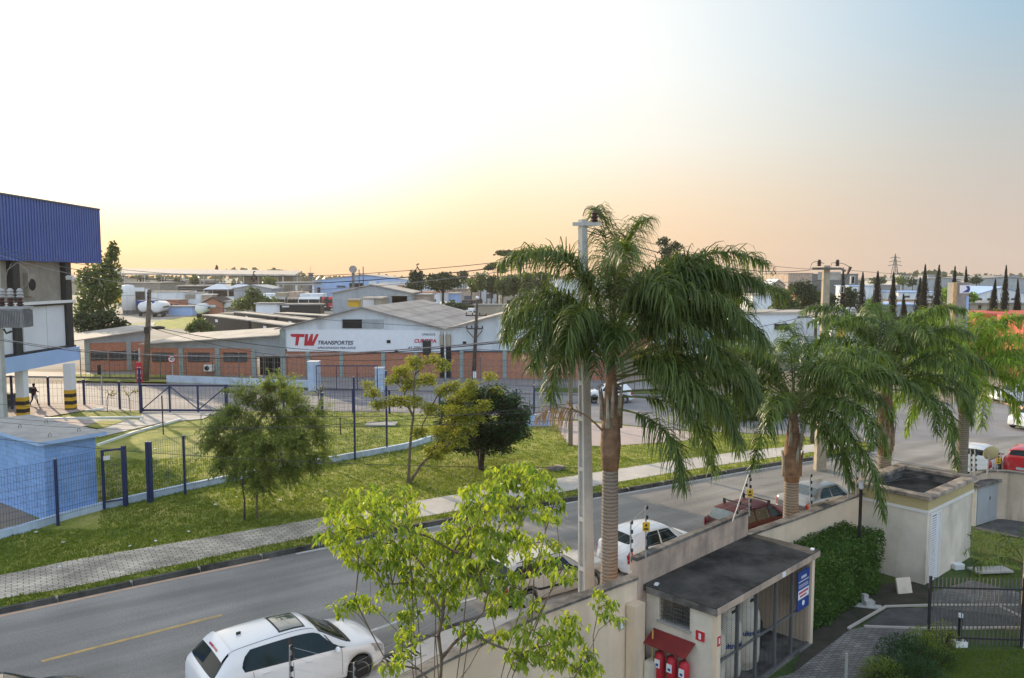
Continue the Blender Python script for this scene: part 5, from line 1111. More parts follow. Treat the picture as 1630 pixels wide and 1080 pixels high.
# azimuth 0 = right in the picture, 90 = away, 180 = left, 270 = towards the camera
f1 = [(5, 64, 4.9, dict(z=.3, droop=.95)), (352, 54, 4.9, dict(z=.2, droop=.95)), (18, 50, 4.7, dict(z=.1, droop=.9)), (340, 62, 4.6, dict(z=.2, droop=1.05)), (95, 86, 4.6, dict(z=.5, droop=.8)), (60, 84, 4.4, dict(z=.5, droop=.85)), (350, 74, 3.9, dict(z=.4, droop=1.35)), (200, 82, 4.0, dict(z=.4, droop=1.2)), (270, 80, 4.2, dict(z=.4, droop=1.15)), (195, 55, 3.5, dict(z=.2, droop=1.3)), (210, 45, 3.0, dict(z=0, droop=1.3)), (350, 25, 4.0, dict(z=-.4, droop=.9)), (335, 15, 3.7, dict(z=-.6, droop=1.0)), (10, 20, 4.0, dict(z=-.5, droop=.9)), (320, 25, 3.2, dict(z=-.3, droop=1.2)), (355, 8, 3.8, dict(z=-.8, droop=.9)), (345, 70, 4.2, dict(z=.4, droop=1.3)), (20, 72, 4.3, dict(z=.4, droop=1.2)), (330, 60, 4.0, dict(z=.2, droop=1.2)), (0, 35, 4.4, dict(z=0, droop=.85)), (310, 25, 3.2, dict(z=-.2, droop=1.4)), (240, 60, 3.4, dict(z=.2, droop=1.6)), (175, 78, 4.1, dict(z=.5, droop=1.2)), (180, 66, 3.6, dict(z=.2, droop=1.35)), (165, 52, 3.3, dict(droop=1.25)), (205, 62, 3.3, dict(droop=1.4)), (150, 70, 3.4, dict(droop=1.2)), (230, 70, 3.1, dict(droop=1.5)), (185, 38, 2.8, dict(droop=1.1)),
      (120, 45, 3.2), (5, 48, 4.1, dict(droop=1.0)), (25, 40, 3.9, dict(droop=1.0)), (345, 42, 4.2, dict(droop=1.05)), (355, 22, 4.1, dict(droop=.95)), (320, 45, 3.4, dict(droop=1.3)), (60, 55, 3.5), (300, 75, 3.6, dict(droop=1.5)), (270, 62, 3.1, dict(droop=1.6)),
      (338, 5, 3.4, dict(z=-.9, droop=1.15)), (318, 0, 3.0, dict(z=-1.2, droop=1.2)), (15, 5, 3.8, dict(z=-.4, droop=.8)), (222, 30, 3.0, dict(droop=1.5)), (80, 78, 3.6, dict(z=.3, droop=1.0)), (350, 60, 3.8, dict(droop=1.2)), (250, 48, 2.8, dict(droop=1.7)), (40, 20, 3.6), (140, 25, 3.0),
      (188, 50, 2.1, dict(z=-1.9, mleaf='palm_dry', droop=1.0, ll=.95, dens=.03, ld=2.2, pet=.45, lw=.014))]
pb = Vector((D(970, 900, 19.7).x, 19.7, 0.1))
palm('tallest palm with a grey ringed trunk beside the concrete pole', pb, D(0, 742, 19.7).z, D(0, 575, 19.7).z, .22, f1, 11, ll=.92, dens=.018, lw=.0165)
def ring(n, els, L, j=12): return [((i * 360 / n + rnd(-j, j)) % 360, els[i % len(els)] + rnd(-8, 8), L * rnd(.85, 1.1), {}) for i in range(n)]
random.seed(5)
f2 = ring(32, (76, 40, 58, 10, 66, 26, -5), 4.1) + [(315, -5, 2.9, dict(z=-.4, droop=1.3)), (185, 15, 2.6, dict(z=-.2, droop=.9)), (350, 25, 3.5, {}), (20, 30, 3.5, {}), (280, 20, 2.6, dict(droop=1.4))]
p2 = Vector((D(1259, 800, 25.6).x, 25.6, .1)); palm('palm with a short orange-lit trunk behind the beige wall, second from left', p2, D(0, 762, 25.6).z, D(0, 650, 25.6).z, .25, f2, 21, mleaf='palm_leaf_mid', ll=.82, dens=.027, lw=.021)
f3 = ring(32, (78, 42, 60, 12, 66, 26, -5), 4.1) + [(335, 15, 3.6, dict(z=-.3, droop=1.15)), (345, 0, 3.4, dict(z=-.5, droop=1.1)), (100, 85, 3.1, {})]
p3 = Vector((D(1407, 760, 30.2).x, 30.2, .1)); palm('palm leaning its long frond over the square box building, third from left', p3, D(0, 720, 30.2).z, D(0, 600, 30.2).z, .26, f3, 33, mleaf='palm_leaf_mid', ll=.82, dens=.024, lw=.020)
f4 = ring(32, (78, 44, 60, 24, 5, -10), 3.9) + [(0, 45, 4.0, {}), (10, 30, 4.2, {}), (180, 40, 3.9, {}), (350, 5, 3.0, dict(z=-.6, droop=1.3))]
p4 = Vector((D(1531, 740, 35.2).x, 35.2, .1)); palm('palm with a bright lime crown at the far right, in front of the white hatchback', p4, D(0, 655, 35.2).z, D(0, 592, 35.2).z, .24, f4, 44, mleaf='palm_leaf_bright', ll=.95, dens=.030, lw=.024)
random.seed(50)
p5 = G(908, 709, .12)
t = palm('small dark palm with a thin trunk on the pavement behind the concrete pole', p5, D(0, 595, p5.y).z, D(0, 582, p5.y).z, .13, ring(10, (45, 20, 65), 2.1), 55, mleaf='leaf_dark', ll=.55, dens=.06, lw=.04, boots=3); t['group'] = 'small palms beyond the street'
# arching palm leaves at the right edge of the garden
t = thing('garden_palm', 'low palm leaves arching in from the right edge above the picket fence', 'palm', (14.6, 22.5, 0)); mb = MB().m('palm_trunk').tube([(15.2, 22.6, 0), (15.2, 22.6, 1.5)], .12, 8); mb.build('trunk', t)
for az, el, L in ((180, 45, 2.2), (172, 62, 2.0), (190, 30, 1.9), (165, 20, 1.8), (60, 50, 2), (300, 40, 2)): frond((15.2, 22.6, 1.5), R(az), R(el), L, None, t, mleaf='palm_leaf_mid', ll=.38, dens=.04, lw=.014)

# ---------------------------------------------------------------- distant trees
random.seed(77)
def crown(mb, c, rx, ry, rz, n, sz, flat=0, hollow=.55):
    for k in range(n):
        d = rdir(); r = rnd(hollow, 1.05); j = 1 + .22 * math.sin(d.x * 5 + c.x) * math.cos(d.z * 6 + c.y)
        p = Vector((c[0] + d.x * rx * r * j, c[1] + d.y * ry * r * j, c[2] + d.z * rz * r * j))
        if flat and d.z < 0: p.z = c[2] + d.z * rz * r * flat
        clump(mb, p, sz * rnd(.6, 1.3), .7)
def fartree(name, label, Y, parts, lmat='leaf_far', sz=None, dens=1.0, trunk=None, group=None, base=None, cat='tree', bark='bark_dark', flat=0):
    k = Y / 1250; cs = [(D(x, y, Y + rnd(-1, 1)), rx * k, rz * k) for x, y, rx, rz in parts]
    bx_ = D(base if base else parts[0][0], 500, Y).x; t = thing(name, label, cat, (bx_, Y, 0), group=group); sz = sz or max(.22, 2.6 * k)
    mb = MB().m(lmat)
    for c, rx, rz in cs:
        n = int(dens * 7.5 * (rx * rz * 4) / (sz * sz) + 80); crown(mb, c, rx, rx, rz, min(n, 3500), sz * 1.25, flat, .35)
    mb.build('crown', t)
    tm = MB().m(bark); rt = trunk or max(.15, cs[0][1] * .08); zc = min(c[0].z for c in cs)
    tm.tube([(bx_, Y, 0), (bx_, Y, max(zc * .5, .3)), (bx_ + .1, Y, max(zc, .6))], [rt * 1.2, rt, rt * .8], 7)
    for c, rx, rz in cs: tm.tube([(bx_ + .1, Y, max(zc * .75, .4)), c.lerp(Vector((bx_, Y, c.z)), .4) - Vector((0, 0, rz * .3)), c], [rt * .4, rt * .25, rt * .1], 5)
    tm.build('trunk', t, smooth=True); return t
fartree('weeping_tree', 'tall weeping tree rising behind the blue-clad building', 98, [(158, 480, 30, 28), (172, 430, 20, 26), (180, 400, 9, 18), (145, 445, 22, 26), (135, 490, 16, 20), (180, 465, 14, 20)], 'leaf_far_green', .34, .8)
fartree('broad_tree', 'dark broad tree at the end of the brick annex', 94, [(150, 520, 28, 16), (175, 530, 26, 16), (190, 518, 14, 12), (130, 510, 14, 14), (165, 505, 24, 10)], 'leaf_far', .32, 1.1, base=155)
fartree('round_bush', 'round green bush in the yard before the black trailers', 112, [(318, 518, 16, 12), (330, 524, 13, 9), (306, 524, 11, 8)], 'leaf_far_green', .28, 1.3)
fartree('round_bush', 'large olive bush among the trailers left of the grey container', 165, [(405, 478, 22, 15), (385, 486, 18, 10), (425, 484, 20, 11), (402, 465, 12, 8)], 'leaf_far_green', .42, 1.1)
fartree('cypress_tree', 'tiny dark conical tree peeking over the long canopy', 420, [(345, 427, 2, 5), (345, 431, 2.5, 4)], 'leaf_cypress', .8)
fartree('skyline_tree', 'rounded tree with a thin top left of the spreading tree', 170, [(664, 452, 16, 15), (658, 440, 7, 10), (668, 440, 6, 9), (652, 460, 10, 10)], 'leaf_far', .42)
fartree('spreading_tree', 'wide spreading dark tree with a forked trunk behind the warehouse roof', 165, [(705, 450, 26, 13), (692, 452, 16, 12), (722, 450, 16, 11), (708, 440, 12, 7), (688, 442, 10, 7)], 'leaf_far', .42, 1.1)
fartree('skyline_tree', 'small rounded tree right of the spreading tree on the skyline', 260, [(738, 437, 9, 6), (735, 442, 7, 5)], 'leaf_far', .6)
fartree('umbrella_pine', 'tall umbrella-shaped pine highest on the skyline left of the pole', 210, [(815, 405, 26, 7), (840, 407, 18, 8), (800, 403, 12, 5), (830, 415, 14, 7)], 'leaf_far', .5, 1.2, flat=.4, base=828)
fartree('umbrella_pine', 'second lower umbrella pine beside the tallest', 215, [(790, 424, 18, 6), (778, 428, 9, 5), (800, 432, 9, 8)], 'leaf_far', .5, 1.1, flat=.4, base=792)
fartree('tall_pine', 'pine rising behind the top of the tallest palm', 150, [(1062, 400, 14, 10), (1075, 392, 10, 8), (1055, 385, 10, 8), (1080, 410, 12, 6), (1060, 415, 14, 8)], 'leaf_far', .4, .8, base=1062)
for i, (x, y, rx, rz, Y) in enumerate(((765, 447, 14, 14, 190), (782, 452, 14, 15, 186), (800, 455, 14, 14, 182), (818, 452, 14, 16, 178), (840, 450, 16, 18, 176), (862, 448, 16, 18, 172), (750, 452, 8, 9, 195))):
    fartree('roadside_tree', ('leftmost tree of the dense clump left of the palms', 'second tree of the dense clump left of the palms', 'third tree of the dense clump left of the palms', 'middle tree of the dense clump, under the umbrella pines', 'tree of the clump half behind the first palm fronds', 'tree of the clump almost hidden by the palm crown', 'small pale tree just left of the dense clump')[i], Y, [(x, y, rx, rz), (x + rnd(-6, 6), y + 8, rx * .8, rz * .7)], 'leaf_far_green' if i % 2 == 0 else 'leaf_far', .45, 1.0, group='clump of trees left of the palms')
fartree('round_bush', 'dark round bush right of the parked trucks behind the warehouse', 140, [(718, 487, 14, 8), (735, 489, 11, 6), (704, 489, 8, 5)], 'leaf_far', .36)
fartree('round_tree', 'light green round tree right of the palms', 130, [(1248, 478, 20, 20), (1240, 470, 12, 12), (1258, 490, 18, 14), (1240, 494, 16, 12)], 'leaf_far_green', .36, 1.1)
fartree('round_tree', 'dark green round tree beside the light green one', 140, [(1281, 465, 20, 18), (1268, 458, 14, 10), (1292, 482, 14, 16), (1280, 490, 14, 12)], 'leaf_far', .36, 1.1)
fartree('round_tree', 'dark tree just behind the wide concrete pole', 145, [(1318, 480, 18, 14), (1308, 474, 10, 12), (1320, 492, 16, 12)], 'leaf_far', .36)
fartree('round_tree', 'dark round tree between the concrete pole and the first cypress', 145, [(1352, 475, 16, 16), (1348, 466, 10, 10), (1352, 490, 14, 12)], 'leaf_far', .36)
fartree('shrub', 'small bright shrub between the first two cypresses', 140, [(1384, 484, 8, 10)], 'leaf_lime', .36)
fartree('round_tree', 'bright lime round tree behind the painted concrete column', 155, [(1512, 466, 18, 10), (1505, 474, 12, 9), (1545, 474, 12, 9), (1530, 468, 14, 9)], 'leaf_lime', .36, 1.1)
for x, y, rx, rz, m_, lab in ((1452, 508, 18, 10, 'leaf_far', 'dark hedge bush left of the painted column'), (1432, 512, 14, 9, 'leaf_far', 'dark bush under the smallest cypress'), (1476, 503, 16, 9, 'leaf_far_green', 'green bush under the double cypress'), (1570, 508, 18, 10, 'leaf_far', 'dark bush right of the painted column'), (1590, 500, 18, 9, 'leaf_far_green', 'green bush left of the red building'), (1500, 506, 14, 9, 'leaf_lime', 'yellow-green bush beside the painted column'), (1548, 512, 12, 8, 'leaf_far_green', 'low bush at the foot of the painted column'), (1415, 505, 10, 7, 'leaf_far', 'low dark bush at the foot of the third cypress')):
    fartree('bush', lab, 88, [(x, y, rx, rz), (x + rnd(-8, 8), y + 5, rx * .7, rz * .8)], m_, .26, 1.1, cat='bush')
CYP = [(1344, 430, 498, 4, 'thin cypress close to the concrete pole'), (1372, 437, 502, 6.5, 'blunt-topped cypress, second from the concrete pole'), (1397, 435, 505, 7.5, 'forked cypress, third from the concrete pole'), (1423, 436, 508, 5.5, 'cypress standing before the transmission tower'), (1441, 472, 506, 5, 'shortest cypress, between two tall ones'), (1473, 425, 505, 6, 'tallest half of the double cypress'), (1466, 445, 505, 7, 'shorter half of the double cypress'), (1493, 425, 502, 6.5, 'tall pointed cypress left of the bent one'), (1519, 427, 505, 5, 'bent-tipped cypress left of the painted column'), (1540, 428, 480, 4.5, 'cypress whose tip shows above the painted column'), (1582, 448, 505, 6, 'short stout cypress right of the painted column'), (1602, 426, 510, 5, 'very slim tall cypress above the red building'), (1622, 448, 512, 4.5, 'rightmost slim cypress at the picture edge')]
for i, (x, yt, yb, w, lab) in enumerate(CYP):
    Y = 104 + (i % 4) * 2.5; k = Y / 1250; top = D(x, yt, Y); t = thing('cypress_tree', lab, 'cypress', (top.x, Y, 0), group='row of cypresses on the right')
    mb = MB().m('leaf_cypress'); H_ = top.z; W_ = w * k * 1.35; lean_ = rnd(-.25, .25)
    for q in range(1500):
        f = rnd(.04, 1) ; r = W_ * min(1, (1 - f) * 2.3 + .06) * min(1, f * 4 + .5) * rnd(.55, 1.05); a = rnd(0, 6.283); p = Vector((top.x + r * math.cos(a) + lean_ * f * f, Y + r * math.sin(a), H_ * f)); s_ = rnd(.1, .24)
        mb.add([p + Vector((-s_ * .4 * math.sin(a), s_ * .4 * math.cos(a), 0)), p + Vector((s_ * .4 * math.sin(a), -s_ * .4 * math.cos(a), 0)), p + Vector((.05 * math.cos(a), .05 * math.sin(a), s_ * 2.0))], [(0, 1, 2)])
    mb.m('leaf_cypress').tube([(top.x, Y, .4), (top.x, Y, H_ * .5), (top.x + lean_ * .8, Y, H_ * .93)], [W_ * .55, W_ * .6, W_ * .1], 8); mb.build('crown', t)
    mb = MB().m('bark_dark').tube([(top.x, Y, 0), (top.x, Y, 1.2)], .15, 6); mb.build('trunk', t)
# far horizon wood
hw = MB().m('leaf_far')
for k in range(5200):
    x = rnd(-700, 950); y = 620 + rnd(0, 60); h = 9 + 3.2 * math.sin(x * .021) + 2.2 * math.sin(x * .057 + 1) + (2.0 if -250 < x < -100 else 0)
    clump(hw, Vector((x, y, rnd(0, 1) ** .6 * h)), rnd(3.5, 7), .8)
hw.build('far_wood', kind='stuff', label='dark line of far-off woods along the horizon', cat='woods')
for i in range(34):
    px = random.choice((rnd(150, 480), rnd(640, 830), rnd(1170, 1640))); Y = rnd(240, 420); fartree('distant_tree', 'small dark tree among the far-off roofs', Y, [(px, 440 + 2200 / Y * rnd(.6, 1.4), rnd(1800, 3600) / Y, rnd(1400, 2400) / Y)], random.choice(('leaf_far', 'leaf_far', 'leaf_far_green')), .7, .5, group='trees among the far-off roofs')
for i in range(46):
    px = rnd(-20, 1650); Y = rnd(430, 600); a = D(px, 440, Y); w, d_, h = rnd(10, 34), rnd(8, 16), rnd(5, 9.2)
    mb = MB().m(random.choice(('siding_dim', 'tan_wall', 'siding', 'timber_pale', 'mid_metal'))).box(a.x, a.x + w, Y, Y + d_, 0, h).m(random.choice(('fibro_roof', 'fibro_pale', 'bark'))).box(a.x - .4, a.x + w + .4, Y - .4, Y + d_ + .4, h, h + .7)
    mb.build('far_building', label='small far-off flat-roofed building along the horizon', cat='building', group='far-off buildings along the horizon')
# ---------------------------------------------------------------- perimeter wall, gas store, box building, garden
random.seed(101)
def wall_run(name, label, pts, zt, th=.18, m='beige_wall', cap='old_concrete', z0=.02, capw=.05, caph=.06, cat='wall', zts=None):
    t = thing(name, label, cat, (pts[0].x, pts[0].y, z0))
    a = [Vector((p.x, p.y, 0)) for p in pts]; b = off_line(a, th); n = len(a); zz = zts or [zt] * n
    def run(nm, mm, a, b, zlo, zhi):
        mb = MB().m(mm); vs = [(a[i].x, a[i].y, zhi[i]) for i in range(n)] + [(b[i].x, b[i].y, zhi[i]) for i in range(n)] + [(a[i].x, a[i].y, zlo[i]) for i in range(n)] + [(b[i].x, b[i].y, zlo[i]) for i in range(n)]
        fs = []
        for i in range(n - 1): fs += [(i, i + 1, n + i + 1, n + i), (2 * n + i, 2 * n + i + 1, i + 1, i), (n + i, n + i + 1, 3 * n + i + 1, 3 * n + i)]
        fs += [(0, n, 3 * n, 2 * n), (n - 1, 2 * n - 1, 4 * n - 1, 3 * n - 1)]; mb.add(vs, fs); mb.build(nm, t)
    run('wall', m, a, b, [z0] * n, [z - caph for z in zz]); run('coping', cap, off_line(a, -capw), off_line(b, capw), [z - caph for z in zz], zz)
    return t
A_ = G(1141, 966, 2.65); B_ = G(1030, 927, 2.65); C_ = G(1302, 875, 2.65)
eu = (C_ - A_); eu.z = 0; Lu = eu.length; eu.normalize(); ev = Vector((-eu.y, eu.x, 0)); Lv = (B_ - A_).dot(ev)
angS = math.atan2(eu.y, eu.x); TS = FR(A_.x, A_.y, 0, angS)          # shed frame: x along the front, y towards the street
def SP(x, y, z=0): return TS @ Vector((x, y, z))
wS0 = SP(-.35, Lv); wS1 = SP(Lu - .25, Lv)
wl0 = G(560, 1140, 2.8); wl1 = G(870, 975, 2.85)
wall_run('perimeter_wall', 'beige rendered perimeter wall with a mossy coping beside the gas store', [wl0, G(700, 1062, 2.8), wl1, wS0], 2.9, m='beige_clean')
wr1 = G(1336, 798.6, 2.67); wr2 = G(1400, 775, 2.67)
wall_run('perimeter_wall', 'beige perimeter wall with a stained coping between gas store and box building', [wS1, G(1277, 821, 2.67), wr1, wr2], 2.67, m='beige_clean')
sh = thing('gas_store', 'small gas bottle store with a blackened flat roof slab and mesh front', 'shed', SP(0, 0, .06))
mb = MB(TS).m('pinkish_wall'); mb.box(-.35, Lu - .25, Lv, Lv + .15, .05, 3.28); mb.m('old_concrete').box(-.37, Lu - .23, Lv - .02, Lv + .17, 3.28, 3.36); mb.build('parapet_wall', sh)
mb = MB(TS).m('roof_slab'); mb.box(-.10, Lu, -.05, Lv - .005, 2.49, 2.65); mb.build('roof_slab', sh, bevel=.015)
mb = MB(TS).m('old_concrete'); mb.box(-.12, -.1, -.07, Lv - .1, 2.47, 2.62); mb.build('slab_edge', sh)
mb = MB(TS).m('pinkish_wall'); mb.box(-.08, Lu, -.072, -.052, 2.48, 2.63); mb.build('slab_edge', sh)
# left end wall with a barred opening
mb = MB(TS).m('plaster_white'); y0, y1 = .0, Lv - .02; ya, yb = Lv * .36, Lv * .80
mb.box(.02, .16, y0, ya, .06, 2.49); mb.box(.02, .16, yb, y1, .06, 2.49); mb.box(.02, .16, ya, yb, .06, 1.85); mb.box(.02, .16, ya, yb, 2.42, 2.49); mb.build('end_wall', sh)
mb = MB(TS).m('beige_clean'); mb.box(.0, .16, -.02, .10, .06, 2.485); mb.build('corner_post', sh)
mb = MB(TS).m('concrete'); mb.box(-.03, .18, ya - .04, yb + .04, 1.81, 1.86); mb.build('sill', sh)
mb = MB(TS).m('mid_metal')
for i in range(12): y = ya + (yb - ya) * (i + .5) / 12; mb.box(.06, .072, y - .004, y + .004, 1.86, 2.42)
for z in (1.95, 2.05, 2.15, 2.25, 2.35): mb.box(.055, .065, ya, yb, z - .004, z + .004)
mb.build('window_grille', sh)
mb = MB(TS).m('beige_clean'); mb.box(Lu - .32, Lu - .16, .0, .16, .06, 2.49); mb.box(Lu - .3, Lu - .16, .16, Lv, .06, 2.49); mb.build('end_wall', sh)
mb = MB(TS).m('old_concrete'); mb.box(.1, Lu - .2, 0, Lv, .055, .12); mb.build('floor_slab', sh)
# mesh doors
xs = [.16, 1.05, 1.95, 2.95, 3.85, Lu - .33]
mb = MB(TS).m('mid_metal')
for i, x in enumerate(xs[1:-1]): mb.box(x - .035, x + .035, .03, .10, .12, 2.45)
mb.box(.16, Lu - .33, .03, .10, 2.41, 2.47); mb.box(.16, Lu - .33, .03, .10, .12, .17); mb.build('door_frame', sh)
for i in range(5):
    x0, x1 = xs[i] + (.035 if i else 0), xs[i + 1] - (.035 if i < 4 else 0)
    mb = MB(TS).m('mid_metal'); mb.box(x0, x1, .05, .09, 1.22, 1.27); mb.m('dark_metal')
    k = int(2.25 / .045)
    for j in range(k): z = .18 + j * .045; mb.box(x0, x1, .066, .070, z, z + .0045)
    k = int((x1 - x0) / .2)
    for j in range(k): x = x0 + (x1 - x0) * j / k; mb.box(x, x + .004, .071, .075, .17, 2.41)
    mb.build('mesh_door', sh)
# gas cylinders
def cylinder_(x, y, label):
    o = SP(x, y, .12); t = thing('gas_cylinder', label, 'gas cylinder', o, angS, 'gas cylinders in the store')
    mb = MB().m('cylinder_cream'); mb.smooth = True; mb.lathe([(.28, 0), (.29, .02), (.29, .14), (.41, .20), (.43, .36), (.43, 1.30), (.41, 1.45), (.32, 1.60), (.22, 1.68)], 28, (0, 0, .0)); mb.build('tank', t, local=True)
    mb = MB().m('cylinder_cream'); mb.lathe([(.25, 1.66), (.25, 1.88), (.23, 1.88), (.23, 1.66)], 24); mb.m('dark_gap').box(-.08, .08, -.258, -.24, 1.75, 1.82); mb.build('collar', t, local=True)
    M = Matrix.Rotation(R(90), 4, 'X'); lt = text(t, 'lettering', 'ultragaz', M, .17, 'sign_blue', ext=.004, bold=.005, parent_local=True)
    for v in lt.data.vertices: a_ = R(-150) + v.co.x / .43; r_ = .437 - v.co.y; v.co = (r_ * math.cos(a_), r_ * math.sin(a_), .98 + v.co.z)
    return t
cylinder_(.66, .62, 'white gas cylinder nearest the corner with the red plates'); cylinder_(1.58, .70, 'white gas cylinder in the middle of the three'); cylinder_(2.52, .72, 'white gas cylinder farthest right beside the empty bay')
mb = MB(TS).m('rubber').lathe([(.3, .12), (.3, .7), (.2, .8)], 16, (3.9, 1.2, 0)); mb.build('rubber_drum', label='dark drum standing in the empty right bay of the gas store', cat='drum')
# plates and notices
for T0, y in (((-.005, .34), 0),): pass
mb = MB(TS).m('sign_red').box(-.008, .02, .30, .52, 1.72, 1.94); s1 = mb.build('fire_plate', sh); mb = MB(TS).m('white_paint').box(-.014, -.008, .38, .44, 1.76, 1.90); mb.build('pictogram', s1)
mb = MB(TS).m('sign_red').box(.02, .15, -.03, -.02, 1.72, 1.94); s1 = mb.build('fire_plate', sh); mb = MB(TS).m('white_paint').box(.06, .11, -.036, -.03, 1.77, 1.90); mb.build('pictogram', s1)
mb = MB(TS).m('banner_white').box(3.0, 3.16, -.09, -.073, 2.5, 2.62); s1 = mb.build('number_plate', sh)
x0 = Lu - 1.15; mb = MB(TS).m('sign_blue').box(x0, x0 + .68, .0, .025, 1.25, 2.3); nb = mb.build('notice_board', sh)
mb = MB(TS).m('white_paint').box(x0 + .04, x0 + .64, -.004, 0, 2.02, 2.04).box(x0 + .06, x0 + .6, -.004, 0, 1.92, 1.935).box(x0 + .06, x0 + .62, -.004, 0, 1.87, 1.885); mb.build('notice_lines', nb)
mb = MB(TS).m('banner_white').box(x0 + .03, x0 + .65, -.005, 0, 1.56, 1.80); mb.build('white_band', nb)
mb = MB(TS).m('banner_white').lathe([(.07, -.006), (.07, 0)], 16, (x0 + .34, 0, 1.42), 'Y'); mb.build('round_symbol', nb)
mb = MB(TS).m('white_paint')
for j in range(5): mb.box(x0 + .2 + j * .06, x0 + .24 + j * .06, -.004, 0, 2.10, 2.17)
mb.build('notice_lines', nb)
mb = MB(TS).m('sign_red')
for j in range(11): mb.box(x0 + .07 + j * .05, x0 + .105 + j * .05, -.009, -.005, 1.70, 1.76)
for j in range(7): mb.box(x0 + .13 + j * .055, x0 + .17 + j * .055, -.009, -.005, 1.61, 1.66)
mb.build('notice_lines', nb)
for (a, b_) in ((.1, Lv - .25), (Lu - .12, .1)): mb = MB(TS).m('banner_white').cbox((a, b_, 2.665), (.14, .09, .03), .3); mb.build('paper_scrap', label='white scrap lying on the gas store roof, ' + ('left rear corner' if a < 1 else 'right front corner'), cat='litter')
# extinguishers under a red awning on the end wall
aw = thing('extinguisher_awning', 'small sloping dark red awning above the fire extinguishers', 'awning', SP(-.3, .8, 1.3))
ax0, ax1 = Lv * .42, Lv * .98
mb = MB(TS).m('awning_red'); mb.add([(.0, ax0 - .28, 1.62), (.0, ax1 - .22, 1.62), (-.42, ax1 - .22, 1.40), (-.42, ax0 - .28, 1.40), (.0, ax0 - .28, 1.60), (.0, ax1 - .22, 1.60), (-.42, ax1 - .22, 1.38), (-.42, ax0 - .28, 1.38)], [(0, 1, 2, 3), (7, 6, 5, 4), (3, 2, 6, 7), (0, 3, 7, 4), (1, 5, 6, 2)]); mb.build('hood', aw)
for i in range(3):
    y = ax0 - .12 + i * .33; x = -.19; o = SP(x, y, .62)
    t = thing('fire_extinguisher', ('red fire extinguisher nearest the corner post', 'red fire extinguisher in the middle under the awning', 'red fire extinguisher nearest the perimeter wall')[i], 'fire extinguisher', o, 0, 'fire extinguishers under the awning')
    mb = MB(TS).m('sign_red'); mb.smooth = True; mb.lathe([(.10, .48), (.12, .52), (.12, 1.10), (.09, 1.18), (.03, 1.22)], 18, (x, y, 0)); tk_ = mb.build('tank', t)
    mb = MB(TS).m('banner_white').box(x - .128, x - .115, y - .07, y + .07, .86, 1.06); mb.m('sign_blue').box(x - .131, x - .128, y - .035, y + .035, .9, .96); mb.build('label', tk_)
    mb = MB(TS).m('black_paint').box(x - .03, x + .03, y - .03, y + .03, 1.22, 1.28).tube([(x, y, 1.25), (x - .06, y + .08, 1.2), (x - .08, y + .1, 1.0), (x - .08, y + .09, .85)], .012, 5); mb.build('valve', t)
# buttress and meter box left of the store
mb = MB(TS).m('beige_clean').box(-.75, -.35, Lv - .25, Lv, .05, 2.35); mb.build('wall_buttress', label='beige buttress where the wall meets the gas store', cat='buttress')
mb = MB(TS).m('plaster_white').box(-.40, -.1, Lv - .55, Lv - .28, .05, .95); mbx = mb.build('meter_box', label='small white meter box with a yellow pipe left of the extinguishers', cat='meter box')
mb = MB(TS).m('yellow_paint').tube([SP(-.25, Lv - .4, .9), SP(-.25, Lv - .4, 1.75)], .02, 6) if False else MB(TS).m('road_yellow').tube([(-.25, Lv - .4, .9), (-.25, Lv - .4, 1.7)], .02, 6); mb.build('pipe', mbx)
mb = MB(FR(0, 0)).m('charcoal'); dW = (wS0 - wl1); kW = (993 - 815) / 1250; tW = (kW * wl1.y - wl1.x) / (dW.x - kW * dW.y); cW = wl1 + dW * tW; zW = D(993, 992, cW.y).z; nW = Vector((dW.y, -dW.x, 0)).normalized(); cW = cW + nW * .03; mb = MB(FR(cW.x, cW.y, zW, math.atan2(dW.y, dW.x))).m('concrete').box(-.07, .07, -.03, .02, -.14, .14).m('siding').box(-.05, .05, -.035, -.03, -.11, .11); mb.build('wall_plate', label='small grey plate fixed high on the beige perimeter wall', cat='plate')
# box building
K_ = G(1476, 943, .06); zk = 3.0
kc = G(1481.5, 792, zk); kl = G(1351, 765, zk); kr = G(1557, 758, zk)
ex = (kr - kc); Lx = ex.length; ex.normalize(); ey = Vector((-ex.y, ex.x, 0)); Ly = (kl - kc).dot(ey)
TB = FR(kc.x, kc.y, 0, math.atan2(ex.y, ex.x))
bxb = thing('box_building', 'square plastered building with an olive band and an open-topped mossy parapet', 'building', kc)
o_ = .09
mb = MB(TB).m('plaster_white'); mb.box(o_ + .02, Lx - o_ - .02, o_ + .02, Ly - o_ - .02, .05, 2.42); mb.build('wall', bxb)
mb = MB(TB).m('white_paint'); mb.box(o_ - .02, Lx - o_ + .02, o_ - .02, Ly - o_ + .02, 2.42, 2.52); mb.build('white_band', bxb)
mb = MB(TB).m('olive_band')
for (a, b, c, d) in ((o_, Lx - o_, o_, o_ + .2), (o_, Lx - o_, Ly - o_ - .2, Ly - o_), (o_, o_ + .2, o_ + .2, Ly - o_ - .2), (Lx - o_ - .2, Lx - o_, o_ + .2, Ly - o_ - .2)): mb.box(a, b, c, d, 2.52, 2.86)
mb.build('parapet', bxb)
mb = MB(TB).m('coping_stain')
mb.box(0, Lx, 0, .38, 2.86, 3.0); mb.box(0, Lx, Ly - .38, Ly, 2.86, 3.0); mb.box(0, .38, .38, Ly - .38, 2.86, 3.0); mb.box(Lx - .38, Lx, .38, Ly - .38, 2.86, 3.0)
for (a, b, c, d) in ((.36, Lx - .36, .34, .38), (.36, Lx - .36, Ly - .38, Ly - .34), (.34, .38, .38, Ly - .38), (Lx - .38, Lx - .34, .38, Ly - .38)): pass
mb.build('coping', bxb, bevel=.02)
mb = MB(TB).m('old_concrete'); q = o_ + .2
